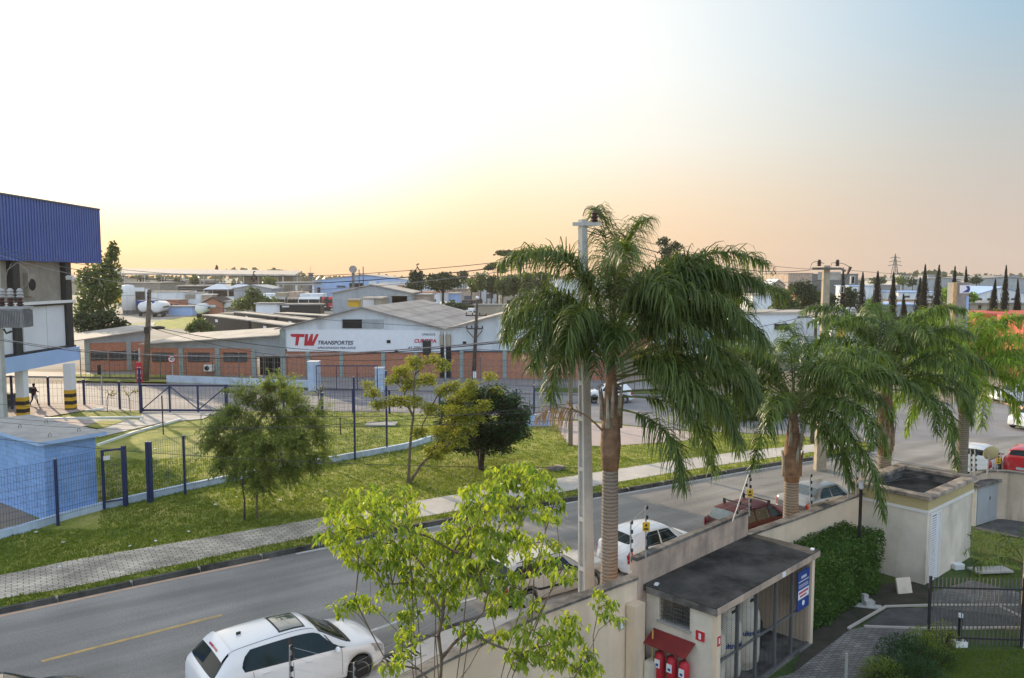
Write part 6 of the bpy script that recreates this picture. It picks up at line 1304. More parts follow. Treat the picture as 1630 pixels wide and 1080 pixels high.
mb.box(q, Lx - q, q, q + .02, 2.58, 2.855).box(q, Lx - q, Ly - q - .02, Ly - q, 2.58, 2.855).box(q, q + .02, q + .02, Ly - q - .02, 2.58, 2.855).box(Lx - q - .02, Lx - q, q + .02, Ly - q - .02, 2.58, 2.855); mb.build('parapet_lining', bxb)
mb = MB(TB).m('roof_slab'); mb.box(o_ + .2, Lx - o_ - .2, o_ + .2, Ly - o_ - .2, 2.50, 2.58); mb.build('roof_slab', bxb)
# louvred door on the right-hand face
lx0, lx1 = .38, 1.05
mb = MB(TB).m('white_paint'); mb.box(lx0 - .1, lx0, o_ - .03, o_ + .05, .1, 2.3); mb.box(lx1, lx1 + .1, o_ - .03, o_ + .05, .1, 2.3); mb.box(lx0 - .1, lx1 + .1, o_ - .03, o_ + .05, 2.3, 2.4); fr_ = mb.build('door_frame', bxb)
mb = MB(TB).m('white_paint'); 
for j in range(27): z = .14 + j * .08; mb.cbox(((lx0 + lx1) / 2 - .12, o_ + .0, z), (lx1 - lx0 - .24, .06, .012), 0, .6)
mb.m('siding').box(lx1 - .24, lx1, o_ + .0, o_ + .015, .1, 2.3); mb.m('dark_gap').box(lx0, lx1 - .24, o_ + .012, o_ + .018, .1, 2.3); mb.build('louvre_door', bxb)
# hedge
h0 = G(1291, 1012, .06); h1 = G(1401, 938, .06); hd = (h1 - h0); hL = hd.length + .1; hd.normalize(); TH2 = FR(h0.x, h0.y, 0, math.atan2(hd.y, hd.x))
hwid = 1.75; hz = 1.95
hg = thing('clipped_hedge', 'dense clipped green box hedge between gas store and box building', 'hedge', h0)
mb = MB(TH2).m('leaf_hedge')
for k in range(15000):
    f = random.random()
    if f < .36: p = (rnd(0, hL), rnd(0, hwid), hz + rnd(-.10, .05))
    elif f < .82: p = (rnd(0, hL), rnd(-.05, .10), rnd(.05, hz))
    elif f < .91: p = (rnd(-.05, .1), rnd(0, hwid), rnd(.05, hz))
    else: p = (hL + rnd(-.1, .05), rnd(0, hwid), rnd(.05, hz))
    p = (p[0], p[1] + .05 * math.sin(p[0] * 4 + p[2] * 3), p[2] + .04 * math.sin(p[0] * 3.1) * math.cos(p[1] * 4))
    clump(mb, Vector(p), rnd(.05, .1), .6)
mb.m('leaf_hedge').box(.12, hL - .12, .12, hwid - .1, .05, hz - .12); mb.build('foliage', hg)
mb = MB(TH2).m('bark_dark')
for i in range(4): mb.tube([(.4 + i * hL / 4.5, .5, 0), (.4 + i * hL / 4.5, .5, .6)], .04, 5)
mb.build('stems', hg)
# garden lamp post at the hedge, bollard, poles
def lamp(px, pyt, pyb, gz, label, Y=None):
    p = G(px, pyb, gz); zt = D(px, pyt, p.y).z; t = thing('garden_lamp', label, 'lamp post', (p.x, p.y, .06)); mb = MB().m('black_paint').tube([(p.x, p.y, .06), (p.x, p.y, zt - .25)], .05, 10); mb.build('post', t)
    mb = MB().m('banner_white').lathe([(.05, zt - .25), (.075, zt - .22), (.075, zt - .04), (.05, zt)], 14, (p.x, p.y, 0)); mb.build('lamp_shade', t); return t
lamp(1368, 766, 853, hz, 'slim black garden lamp post rising out of the hedge')
p = G(1527, 1028, .06); t = thing('garden_bollard', 'short black bollard light on a white base by the picket fence', 'bollard', p); mb = MB().m('black_paint').tube([(p.x, p.y, .1), (p.x, p.y, .85)], .055, 10); mb.build('post', t); mb = MB().m('white_paint').box(p.x - .16, p.x + .16, p.y - .12, p.y + .12, .06, .2); mb.build('base', t); mb = MB().m('banner_white').lathe([(.06, .85), (.06, .95)], 12, (p.x, p.y, 0)); mb.build('cap', t)
p = D(1346, 1095, 16.2); mb = MB().m('galvanised').tube([(p.x, p.y, .05), (p.x, p.y, D(1346, 1040, 16.2).z)], .03, 8); mb.build('metal_post', label='short bare silver post at the bottom edge by the paved walk', cat='post')
# picket fence
p, q = G(1477, 1028, .06), G(1640, 1033, .06); zt = D(1477, 919, p.y).z; d = (q - p); L_ = d.length; d.normalize(); a_ = math.atan2(d.y, d.x)
pf = thing('picket_fence', 'dark grey metal picket fence beside the paved yard', 'fence', p)
for i in range(int(L_ / .105) + 1):
    c = p + d * (i * .105); big = i % 23 == 0; w = .06 if big else .022; mb = MB().m('mid_metal' if not big else 'dark_metal'); mb.cbox((c.x, c.y, (.14 + zt) / 2), (w, w, zt - .14 + (.05 if big else 0)), a_); mb.build('post' if big else 'picket', pf)
for z in (.3, zt - .28): mb = MB().m('dark_metal'); c = (p + q) / 2; mb.cbox((c.x, c.y, z), (L_, .045, .04), a_); mb.build('rail', pf)
p2_ = p + Vector((.35, .3, 0)); q2 = G(1640, 1003, .06)
# pale building corner at the right edge
e = G(1626, 1030, .06); mb = MB().m('beige_clean').box(e.x, e.x + 3, e.y - .1, e.y + .1, .05, 3.35).m('white_wall').box(e.x - .02, e.x + 3, e.y - .12, e.y - .1, .05, .9); mb.build('building_corner', label='pale rendered building corner at the right picture edge', cat='building')
# cabinet and curved rear wall
rw = [G(1550, 757, 2.1), G(1562, 750.5, 2.1), G(1580, 749, 2.1), G(1605, 750, 2.1), G(1660, 756, 2.1)]
wall_run('garden_wall', 'curved stained block wall behind the grey cabinet at the right', rw[::1], 2.1, m='beige_wall')
c0 = G(1553, 836, .1); c1 = G(1590, 824, .1); cb = thing('utility_cabinet', 'cabinet with grey double doors and a dark mossy roof slab', 'cabinet', c0); ed = (c1 - c0); Lc = ed.length; TC = FR(c0.x, c0.y, 0, math.atan2(ed.y, ed.x))
zc_ = D(1555, 776, c0.y).z
mb = MB(TC).m('plaster_white').box(-.12, Lc + .14, .0, .7, .05, zc_); mb.build('wall', cb)
mb = MB(TC).m('old_concrete').box(-.22, Lc + .22, -.12, .75, zc_, zc_ + .12); mb.build('roof_slab', cb)
mb = MB(TC).m('siding_dim').box(.02, Lc / 2 - .005, -.03, 0, .1, zc_ - .08); mb.build('door', cb); mb = MB(TC).m('siding_dim').box(Lc / 2 + .005, Lc - .02, -.03, 0, .1, zc_ - .08); dd = mb.build('door', cb)
mb = MB(TC).m('dark_metal').box(Lc / 2 + .03, Lc / 2 + .06, -.05, -.03, 1.0, 1.12); mb.build('handle', dd)
mat('bed_soil', (.06, .05, .04), .95, col2=(.025, .03, .015), scale=2, space='World', bump=.6)
sheet('soil_bed', gp([(1262, 1070), (1291, 1000), (1400, 930), (1484, 925), (1484, 964), (1410, 972), (1352, 1005), (1275, 1066)], .06), .072, 'bed_soil')
sheet('dark_apron', gp([(1550, 842), (1592, 826), (1640, 826), (1640, 860), (1575, 850)], .06), .09, 'tar')
p = G(1576, 912, .06); mb = MB().m('concrete').cbox((p.x, p.y, .16), (1.3, .5, .06), .1).m('siding').cbox((p.x - .9, p.y + .35, .16), (.35, .25, .18), .2); mb.build('pale_slab', label='thin pale slab lying on the grass behind the picket fence', cat='slab')
p = G(1438, 944, .06); mb = MB().m('plaster_white').cbox((p.x, p.y, .3), (.5, .06, .48), .2, -.3); mb.build('leaning_panel', label='pale square panel leaning on the foot of the box building', cat='panel')
p = G(1378, 966, .06); mb = MB().m('pole_concrete').cbox((p.x, p.y, .08), (.9, .28, .05), -.3).cbox((p.x + .1, p.y + .05, .17), (.3, .22, .14), .2).cbox((p.x + .02, p.y + .1, .32), (.14, .14, .17), .1); mb.build('stone_stack', label='small stack of white stones on the bed beside the hedge', cat='stones')
# garden shrubs lower right
def shrub(name, label, px, py, r, h, m_, n, sz, cat='shrub', gz=.06):
    b = G(px, py, gz); t = thing(name, label, cat, b); mb = MB().m(m_)
    for k in range(n):
        d = rdir(); d.z = abs(d.z); rr = rnd(.3, 1) ** .6; p = Vector((b.x + d.x * r * rr, b.y + d.y * r * rr, gz + .05 + d.z * h * rr)); leaf(mb, p, (d + rdir() * .6 + Vector((0, 0, .3))), sz * rnd(.7, 1.3), sz * .45)
    mb.build('foliage', t); mb = MB().m('bark_dark')
    for k in range(7): a = rnd(0, 6.28); mb.tube([(b.x, b.y, gz), (b.x + math.cos(a) * r * .6, b.y + math.sin(a) * r * .6, gz + h * .8)], [.015, .006], 4)
    mb.build('stems', t); return t
for i, (px, py, r, h, m_, n, sz, lab) in enumerate(((1405, 1090, .6, .6, 'leaf_olive', 1300, .07, 'low green shrub at the bottom edge right of the silver post'), (1440, 1062, .75, .8, 'leaf_dark', 1900, .07, 'dark shrub beside the paved walk'), (1470, 1048, .6, .8, 'leaf_olive', 1500, .06, 'yellow-tinged shrub in front of the left fence post'), (1500, 1035, .5, .75, 'leaf_gold', 500, .06, 'loose golden shrub left of the black bollard'), (1450, 1092, .9, .7, 'leaf_dark', 2000, .07, 'dark low shrub at the bottom edge'), (1495, 1060, .45, .35, 'leaf_dark', 600, .06, 'small dark shrub right of the yellow-tinged one'))): shrub('shrub', lab, px, py, r, h, m_, n, sz)
gm = MB().m('grass_blade')
for k in range(6000):
    px, py = rnd(1470, 1640), rnd(1035, 1090)
    if k % 3 == 0: px, py = rnd(1548, 1630), rnd(845, 930)
    p = G(px, py, .06)
    for j in range(2): a = rnd(0, 6.283); q = Vector((p.x + rnd(-.04, .04), p.y + rnd(-.04, .04), .06)); s_ = Vector((math.cos(a), math.sin(a), 0)) * .006; gm.add([q - s_, q + s_, q + Vector((rnd(-.03, .03), rnd(-.03, .03), rnd(.03, .08)))], [(0, 1, 2)])
gm.build('grass', kind='stuff', label='short grass of the garden inside the wall', cat='grass')
# electric fence posts on the wall
def epost(px, pyt, pyb, z, label, lean=0, sign=False, m_='galvanised'):
    p = G(px, pyb, z); top = D(px + lean, pyt, p.y); t = thing('electric_fence_post', label, 'fence post', p, group='electric fence posts on the wall'); top.y = p.y
    mb = MB().m(m_).tube([p, top], .022, 6); mb.build('rod', t)
    for k in range(5): q = p.lerp(top, .22 + .19 * k); mb = MB().m('black_paint').lathe([(.012, -.05), (.034, -.02), (.018, 0), (.034, .02), (.012, .05)], 8, (q.x + .03, q.y - .02, q.z)); mb.build('insulator', t)
    if sign: q = p.lerp(top, .62); mb = MB().m('yellow_paint').box(q.x - .085, q.x + .085, q.y - .05, q.y - .035, q.z - .11, q.z + .11); pl_ = mb.build('warning_plate', t); mb = MB().m('black_paint').box(q.x - .05, q.x + .05, q.y - .056, q.y - .05, q.z - .07, q.z - .03).box(q.x - .02, q.x + .025, q.y - .056, q.y - .05, q.z + .01, q.z + .07); mb.build('symbol', pl_)
    return [p.lerp(top, .22 + .19 * k) for k in range(5)]
ep = [epost(462, 1028, 1118, 2.8, 'silver electric fence post leaning in front of the white hatchback door'), epost(564, 1055, 1130, 2.8, 'short silver post at the bottom edge before the front wheel'), epost(1004, 830, 908, 2.9, 'thin fence post with black insulators right before the small white car'), epost(1028, 806, 890, 3.3, 'fence post with a yellow warning plate before the small white car', 0, True)]
ep2 = [epost(1166, 756, 832, 3.3, 'slanted silver fence post before the dark red wagon', 26), epost(1193, 762, 822, 3.3, 'upright fence post with a yellow plate before the dark red wagon', 0, True), epost(1290, 756, 812, 2.67, 'fence post beside the drooping frond of the second palm'), epost(1350, 738, 792, 2.67, 'fence post just left of the box building'), epost(1363, 724, 788, 2.67, 'taller fence post just left of the box building'), epost(1545, 716, 757, 2.67, 'thin fence post before the white hatchback, left one'), epost(1552, 716, 757, 2.67, 'thin fence post before the white hatchback, right one'), epost(1588, 722, 752, 2.67, 'fence post with a yellow plate beside the olive dish', 0, True)]
fw_ = thing('electric_fence_wires', 'thin electric fence wires strung between the wall posts', 'wires', ep[0][0])
for a, b in list(zip(ep, ep[1:])) + list(zip([ep[3]] + ep2[:-1], ep2)):
    mb = MB().m('galvanised')
    for k in range(5): mb.tube([a[k], b[k]], .003, 3, cap=False)
    mb.build('wire_span', fw_)
p = G(1572, 752, 2.67); q = D(1578, 722, p.y); t = thing('olive_dish', 'round olive dish on a short silver post on the wall', 'dish', p); mb = MB().m('galvanised').tube([(p.x, p.y, 2.6), (p.x, p.y, q.z)], .03, 6); mb.build('post', t)
mb = MB(Matrix.Translation(q) @ Matrix.Rotation(R(25), 4, 'Y') @ Matrix.Rotation(R(-75), 4, 'X')).m('olive_band'); mb.smooth = True; mb.lathe([(.02, -.06), (.16, -.045), (.27, 0), (.29, .02), (.16, -.02), (.02, -.035)], 22); mb.build('dish', t)
# drain grate at the near kerb
gc = G(640, 1052, .02); mb = MB(FR(gc.x, gc.y, 0, R(40))).m('dark_gap').box(-.5, .5, -.25, .25, .12, .125).m('galvanised')
for k in range(9): mb.box(-.5 + k * .12, -.45 + k * .12, -.25, .25, .125, .14)
mb.box(-.55, .55, -.3, -.25, .11, .14).box(-.55, .55, .25, .3, .11, .14); mb.build('drain_grate', label='metal drain grate in the pavement in front of the white hatchback', cat='drain')
# ---------------------------------------------------------------- cars
mat('car_white', (.80, .81, .83), .25, var=.02, coat=.6, spec=.5)
mat('car_wine', (.075, .007, .012), .5, var=.05, spec=.25)
mat('car_red', (.55, .02, .03), .25, var=.04, coat=.8)
mat('car_silver', (.36, .35, .34), .28, var=.04, metal=.6, coat=.6)
mat('car_black', (.012, .013, .018), .2, var=.05, coat=.9)
mat('car_beige', (.52, .50, .46), .35, var=.03, coat=.4)
mat('car_glass', (.008, .020, .022), .07, var=.2, spec=.3)
mat('car_glass_pale', (.10, .15, .16), .05, var=.3, spec=1.0, coat=1)
mat('plastic_black', (.02, .02, .022), .55, var=.1)
mat('lamp_red', (.45, .01, .015), .15, var=.15, coat=1)
mat('lamp_clear', (.55, .57, .6), .1, var=.2, coat=1, metal=.3)
mat('alloy', (.40, .41, .43), .3, metal=.8, var=.1)
mat('plate_grey', (.55, .57, .58), .5, var=.05)
def cr(p0, p1, p2, p3, t): return .5 * (2 * p1 + (p2 - p0) * t + (2 * p0 - 5 * p1 + 4 * p2 - p3) * t * t + (3 * p1 - p0 - 3 * p2 + p3) * t ** 3)
class CarForm:
    def __init__(s, st, wheels, R_arch): s.st = st; s.wh = wheels; s.R = R_arch; s.x0 = st[0][0]; s.x1 = st[-1][0]
    def row(s, x):
        st = s.st; i = 0
        while i < len(st) - 2 and x > st[i + 1][0]: i += 1
        a, b = st[i], st[i + 1]; t = (x - a[0]) / (b[0] - a[0]); t = min(1, max(0, t))
        p, n = st[max(i - 1, 0)], st[min(i + 2, len(st) - 1)]
        out = []
        for k in range(1, 7):       # monotone-limited cubic
            m1 = 0 if i == 0 else (b[k] - p[k]) / (b[0] - p[0]) * (b[0] - a[0]); m2 = 0 if i + 2 >= len(st) else (n[k] - a[k]) / (n[0] - a[0]) * (b[0] - a[0]); dlt = b[k] - a[k]
            if i == 0: m1 = dlt
            if i + 2 >= len(st): m2 = dlt
            if dlt * m1 < 0: m1 = 0
            if dlt * m2 < 0: m2 = 0
            lim = 2.2 * abs(dlt); m1 = max(-lim, min(lim, m1)); m2 = max(-lim, min(lim, m2))
            t2, t3 = t * t, t * t * t; out.append((2 * t3 - 3 * t2 + 1) * a[k] + (t3 - 2 * t2 + t) * m1 + (-2 * t3 + 3 * t2) * b[k] + (t3 - t2) * m2)
        return out
    def ring(s, x):
        w, zb, zl, wr, zr, zt = s.row(x); za = zb
        for xc in s.wh:
            if abs(x - xc) < s.R: za = max(za, .31 + math.sqrt(s.R ** 2 - (x - xc) ** 2))
        z1 = max(zb + .05, za + .012); zm = max(zb + .42 * (zl - zb), z1 + .03)
        return [(w * .55, za), (w * .95, z1 - .02 if za > zb else zb + .03), (w * .995, z1 + .03), (w * 1.0, zm), (w * .985, zl - .09), (w * .955, zl), (wr, zr), (wr * .90, zr + (zt - zr) * .45), (wr * .55, zt), (0, zt + .012)]
    def S(s, x, t):             # t 0..9, surface point on the left side
        r = s.ring(x); i = min(8, int(t)); f = t - i; a, b = r[i], r[i + 1]
        return Vector((x, a[0] + (b[0] - a[0]) * f, a[1] + (b[1] - a[1]) * f))
def carbody(form, paint, root):
    xs = []; x = form.x0
    while x < form.x1 - 1e-4: xs.append(x); x += .04
    xs.append(form.x1); mb = MB().m(paint); mb.smooth = True; K = 10; vs = []
    for x in xs:
        r = form.ring(x); vs += [(x, y, z) for y, z in r] + [(x, -y, z) for y, z in r[:-1][::-1]]
    N = 2 * K - 1; fs = []
    for i in range(len(xs) - 1):
        for k in range(N - 1): fs.append((i * N + k, (i + 1) * N + k, (i + 1) * N + k + 1, i * N + k + 1))
    mb.add(vs, fs); mb.add(vs[:N], [tuple(range(N))]); mb.add(vs[-N:], [tuple(range(N - 1, -1, -1))])
    return mb.build('body', root, local=True)
def patch(form, root, name, m, xa, xb, t0, t1, side=1, off=.006, nx=14, nt=4, both=False, label=None):
    """a panel lying on the car's skin; xa(t), xb(t) bound it along the car"""
    fa = xa if callable(xa) else (lambda f: xa); fb = xb if callable(xb) else (lambda f: xb)
    mb = MB().m(m); mb.smooth = True
    G_ = []
    for j in range(nt + 1):
        f = j / nt; t = t0 + (t1 - t0) * f; row = []
        for i in range(nx + 1):
            x = fa(f) + (fb(f) - fa(f)) * i / nx; p = form.S(x, min(9, t)); e = .01
            du = form.S(min(x + e, form.x1), t) - form.S(max(x - e, form.x0), t); dv = form.S(x, min(9, t + .05)) - form.S(x, max(0, t - .05))
            n = dv.cross(du); n = n.normalized() if n.length > 1e-9 else Vector((0, 0, 1))
            if n.y < 0 and t < 7: n = -n
            if t >= 7 and n.z < 0: n = -n
            p = p + n * off; row.append(p)
        G_.append(row)
    def put(sgn):
        vs = [(p.x, p.y * sgn, p.z) for row in G_ for p in row]; W = nx + 1
        mb.add(vs, [((j * W + i), (j * W + i + 1), ((j + 1) * W + i + 1), ((j + 1) * W + i)) for j in range(nt) for i in range(nx)])
    if both: put(1); put(-1)
    else: put(side)
    return mb.build(name, root, local=True, label=label)
def wheel(root, x, y, r=.31, rim='alloy', style='spoke', w=.19):
    sg = 1 if y > 0 else -1
    mb = MB().m('rubber'); mb.smooth = True; mb.lathe([(r * .66, -w / 2), (r * .93, -w / 2), (r, -w / 2 + .03), (r, w / 2 - .03), (r * .93, w / 2), (r * .66, w / 2)], 28, (x, y, r), 'Y'); wh = mb.build('wheel', root, local=True)
    yy = y + sg * w / 2; mb = MB().m(rim)
    mb.lathe([(r * .68, -.03), (r * .68, .012), (r * .61, .012), (r * .60, -.03)], 24, (x, yy, r), 'Y')
    if style == 'spoke':
        for k in range(5):
            a = k * 2 * math.pi / 5; T = Matrix.Translation((x, yy - sg * .005, r)) @ Matrix.Rotation(a, 4, 'Y'); o = MB(T).m(rim).box(-.03, .03, -.012, .012, 0, r * .63); off = len(mb.v); mb.v += o.v; mb.f += [tuple(i + off for i in f) for f in o.f]; mb.fm += [mb.cur] * len(o.f); mb.sm += [False] * len(o.f)
        mb.m('black_paint').lathe([(r * .6, -.06), (r * .6, -.05)], 20, (x, yy, r), 'Y')
    else: mb.lathe([(.05, .02), (r * .25, .018), (r * .6, -.005), (r * .62, -.01)] if sg > 0 else [(r * .62, -.012), (r * .6, -.01), (r * .25, .0), (.05, .01)], 20, (x, yy, r), 'Y')
    mb.m(rim).lathe([(.05, -.02), (.05, .018)], 12, (x, yy, r), 'Y'); mb.build('rim', wh, local=True)
def make_car(name, label, loc, rz, paint, st, wheels, fr, glass='car_glass', rear_glass=None, rim='alloy', style='spoke', opts=(), group=None):
    t = thing(name, label, 'car', loc, rz, group); form = CarForm(st, wheels, .355); carbody(form, paint, t)
    w = max(r[1] for r in st)
    mb = MB().m('plastic_black').box(form.x0 + .35, form.x1 - .4, -w + .24, w - .24, .17, .62); mb.build('underbody', t, local=True)
    for x in wheels:
        for sg in (1, -1): wheel(t, x, sg * (w - .10), .30, rim, style)
    # side windows: list of (x_bottom_rear, x_top_rear, x_bottom_front, x_top_front)
    for k, (a, b, c, d) in enumerate(fr['side']):
        for sg in (1, -1): patch(form, t, 'side_window', glass, (lambda f, a=a, b=b, k=k: a + (b - a) * f + (.10 * (abs(2 * f - 1) ** 3) if k == 0 else 0)), (lambda f, c=c, d=d: c + (d - c) * f), 5.06, 5.92, sg)
    if 'pillar' in fr:
        for sg in (1, -1): patch(form, t, 'door_pillar', 'plastic_black', fr['pillar'][0], fr['pillar'][1], 5.06, 5.92, sg, .004, 2, 4); patch(form, t, 'mirror_sail', 'plastic_black', lambda f: .80 - .3 * f, lambda f: .84 - .3 * f, 5.06, 5.92, sg, .010, 1, 4)
    a, b = fr['screen']; 
    mb = None; patch(form, t, 'windscreen', glass, lambda f: a + .04 * (1 - f), lambda f: b - .03 * (1 - f) + .05 * f, 6.25, 9, both=True, nt=8, nx=12)
    if 'rear' in fr: a2, b2 = fr['rear']; patch(form, t, 'rear_window', rear_glass or glass, lambda f: a2 + .05 * (1 - f) ** 2, b2, 6.05, 9, both=True, nt=8, nx=12)
    if 'hl' in fr: a, b = fr['hl']; [patch(form, t, 'headlight', 'lamp_clear', lambda f: a + .12 * (1 - f), b, 3.6, 4.9, sg, .008, 8, 3) for sg in (1, -1)]
    if 'tl' in fr: a, b, t0, t1 = fr['tl']; [patch(form, t, 'taillight', 'lamp_red', a, lambda f: b - .06 * f, t0, t1, sg, .010, 6, 4) for sg in (1, -1)]
    for x in fr.get('seams', ()):
        for sg in (1, -1): patch(form, t, 'door_gap', 'plastic_black', x - .005, x + .005, 2.3, 5.0, sg, .003, 1, 8)
    for x in fr.get('handles', ()):
        for sg in (1, -1):
            p = form.S(x, 4.3); mb = MB().m(paint if 'bodyhandle' in opts else 'plastic_black').cbox((x, sg * (p.y + .015), p.z), (.17, .03, .028)); mb.build('handle', t, local=True, bevel=.008)
    if 'trim' in opts:
        for sg in (1, -1): patch(form, t, 'side_trim', 'plastic_black', form.x0 + .25, form.x1 - .3, 3.02, 3.25, sg, .008, 24, 1)
    mx_ = fr['mirror']; p = form.S(mx_, 5.0)
    for sg in (1, -1): mb = MB().m(paint if 'bodyhandle' in opts else 'plastic_black'); mb.smooth = True; mb.ball((mx_, sg * (p.y + .12), p.z + .05), .10, 10, (.6, 1, .75)); mb.box(mx_ - .03, mx_ + .03, min(sg * p.y, sg * (p.y + .1)), max(sg * p.y, sg * (p.y + .1)), p.z, p.z + .04); mb.build('mirror', t, local=True)
    # rear bumper, plate
    xb_ = form.x0; r0 = form.row(xb_ + .01); mb = MB().m('plate_grey').box(xb_ - .015, xb_ + .01, -.22, .22, r0[2] - .16 if 'hatch' in opts else .55, (r0[2] - .16 if 'hatch' in opts else .55) + .12); mb.build('number_plate', t, local=True)
    if 'bumper' in opts: mb = MB().m('plastic_black' if 'darkbumper' in opts else paint).cbox((xb_ + .03, 0, .46), (.16, w * 1.86, .2)); mb.build('bumper', t, local=True, bevel=.04); mb = MB().m('plastic_black' if 'darkbumper' in opts else paint).cbox((form.x1 - .05, 0, .42), (.18, w * 1.7, .22)); mb.build('bumper', t, local=True, bevel=.05)
    if 'rack' in opts:
        for x in (-1.1, .05):
            zz = form.row(x)[5] + .09; mb = MB().m('plastic_black').box(x - .025, x + .025, -.62, .62, zz, zz + .035)
            for sg in (1, -1): mb.box(x - .04, x + .04, sg * .58 - .04, sg * .58 + .04, zz - .12, zz + .05)
            mb.build('roof_bar', t, local=True)
    if 'rails' in opts:
        for sg in (1, -1): pts = [(x, sg * (form.row(x)[3] - .02), form.row(x)[5] + .03) for x in (-1.5, -1.2, -.6, 0, .2)]; mb = MB().m('plastic_black').tube(pts, .014, 6); mb.build('roof_rail', t, local=True)
    return t, form
def carpos(px, py, z, lx, ly, deg):
    p = G(px, py, z); a = R(deg); return (p.x - (lx * math.cos(a) - ly * math.sin(a)), p.y - (lx * math.sin(a) + ly * math.cos(a)), 0)
H307 = [(-2.27, .62, .42, .66, .58, .68, .70), (-2.24, .74, .33, .82, .66, .84, .86), (-2.18, .81, .27, .95, .74, .97, .99), (-2.06, .845, .25, .99, .77, 1.05, 1.07), (-1.66, .865, .22, 1.01, .63, 1.40, 1.44), (-1.15, .87, .20, .99, .62, 1.445, 1.50), (-.3, .87, .19, .95, .60, 1.46, 1.53), (.25, .87, .19, .93, .585, 1.41, 1.48), (1.12, .865, .19, .91, .70, .94, 1.0), (1.55, .85, .2, .85, .66, .88, .92), (1.9, .78, .22, .74, .58, .77, .80), (2.08, .66, .30, .60, .48, .62, .64), (2.13, .50, .38, .50, .38, .51, .52)]
c1, form1 = make_car('parked_car', 'white hatchback with an open-glass sunroof in the foreground', carpos(574, 1067, .32, 1.36, -.95, 37), R(37), 'car_white', H307, (-1.28, 1.33),
    dict(side=[(-1.50, -1.32, -.38, -.36), (-.26, -.28, .98, .40)], pillar=(-.40, -.24), screen=(.36, 1.10), rear=(-2.10, -1.68), hl=(1.62, 2.0), tl=(-2.2, -2.0, 3.2, 5.0), seams=(-.32, .86, -1.22), handles=(-.95, .05), mirror=.72), rear_glass='car_glass', opts=('bodyhandle', 'hatch'))
c1.scale = (1.03, 1.10, 1.08)
patch(form1, c1, 'sunroof', 'car_glass_pale', -.45, .10, 7.6, 9, both=True, off=.012, nt=4)
patch(form1, c1, 'sunroof_frame', 'plastic_black', -.49, .14, 7.4, 9, both=True, off=.006, nt=4)
patch(form1, c1, 'spoiler', 'car_white', -1.83, -1.62, 6.6, 9, both=True, off=.035, nt=5, nx=4)
patch(form1, c1, 'brake_lamp', 'lamp_red', -1.80, -1.77, 8.3, 9, both=True, off=.045, nt=2, nx=2)
for sg in (1, -1): patch(form1, c1, 'roof_gutter', 'plastic_black', -1.6, .3, 6.95, 7.05, sg, .004, 24, 1)
patch(form1, c1, 'windscreen_cowl', 'plastic_black', 1.05, 1.17, 6.4, 9, both=True, off=.012, nt=4, nx=2)
mb = MB().m('plastic_black').cbox((-1.25, 0, 1.53), (.10, .03, .06)); mb.build('antenna', c1, local=True)
mb = MB().m('plastic_black').tube([(-2.0, .0, 1.06), (-1.96, -.2, 1.10), (-1.93, -.42, 1.12)], .012, 5); mb.build('wiper', c1, local=True)
for sg in (-1, 1): mb = MB().m('lamp_red').cbox((1.33 - .14, sg * .79, .34), (.05, .05, .14)); mb.build('brake_caliper', c1, local=True)
HMAR = [(-1.88, .58, .42, .66, .54, .68, .70), (-1.85, .70, .32, .82, .60, .85, .87), (-1.78, .79, .26, 1.0, .62, 1.04, 1.07), (-1.68, .82, .24, 1.04, .60, 1.16, 1.20), (-1.40, .83, .21, 1.04, .54, 1.42, 1.46), (-.9, .83, .2, 1.0, .56, 1.47, 1.53), (-.2, .83, .19, .97, .57, 1.46, 1.53), (.3, .83, .19, .95, .55, 1.40, 1.46), (1.05, .82, .19, .94, .66, .99, 1.05), (1.45, .80, .2, .88, .60, .92, .96), (1.75, .72, .24, .76, .52, .79, .82), (1.88, .56, .34, .62, .42, .64, .66)]
c2, form2 = make_car('parked_car', 'small rounded white hatchback parked behind the tall palm trunk', carpos(1000, 884, .92, -1.80, -.70, 38), R(38), 'car_white', HMAR, (-1.15, 1.22),
    dict(side=[(-1.05, -.85, -.30, -.28), (-.22, -.24, .72, .30)], screen=(.38, 1.02), rear=(-1.68, -1.44), hl=(1.4, 1.75), tl=(-1.84, -1.66, 3.3, 5.2), seams=(-.26, .8), handles=(-.8, .05), mirror=.62), opts=('bodyhandle', 'hatch'), style='disc')
HWAG = [(-2.05, .70, .36, .80, .62, .82, .84), (-2.02, .78, .30, .92, .66, .94, .95), (-1.98, .80, .28, .94, .64, .97, .98), (-1.72, .815, .25, .95, .58, 1.33, 1.36), (-1.2, .82, .22, .94, .60, 1.37, 1.41), (-.2, .82, .2, .93, .60, 1.37, 1.42), (.25, .82, .2, .92, .58, 1.33, 1.38), (.85, .82, .2, .90, .70, .93, .97), (1.4, .80, .2, .86, .68, .88, .91), (1.92, .77, .24, .78, .64, .80, .82), (2.02, .72, .34, .66, .58, .67, .68)]
c3, form3 = make_car('parked_car', 'older boxy white station wagon with roof rails behind the leafy tree', carpos(842, 956, .3, -1.2, -.8, 34), R(34), 'car_beige', HWAG, (-1.2, 1.25),
    dict(side=[(-1.78, -1.6, -.72, -.70), (-.62, -.60, .62, .22)], screen=(.28, .86), rear=(-1.98, -1.75), hl=(1.75, 2.0), tl=(-2.04, -1.94, 3.2, 4.8), seams=(-.66, .68), handles=(-.45,), mirror=.52), opts=('bumper', 'darkbumper', 'rails', 'trim', 'hatch'), style='disc', rim='plate_grey')
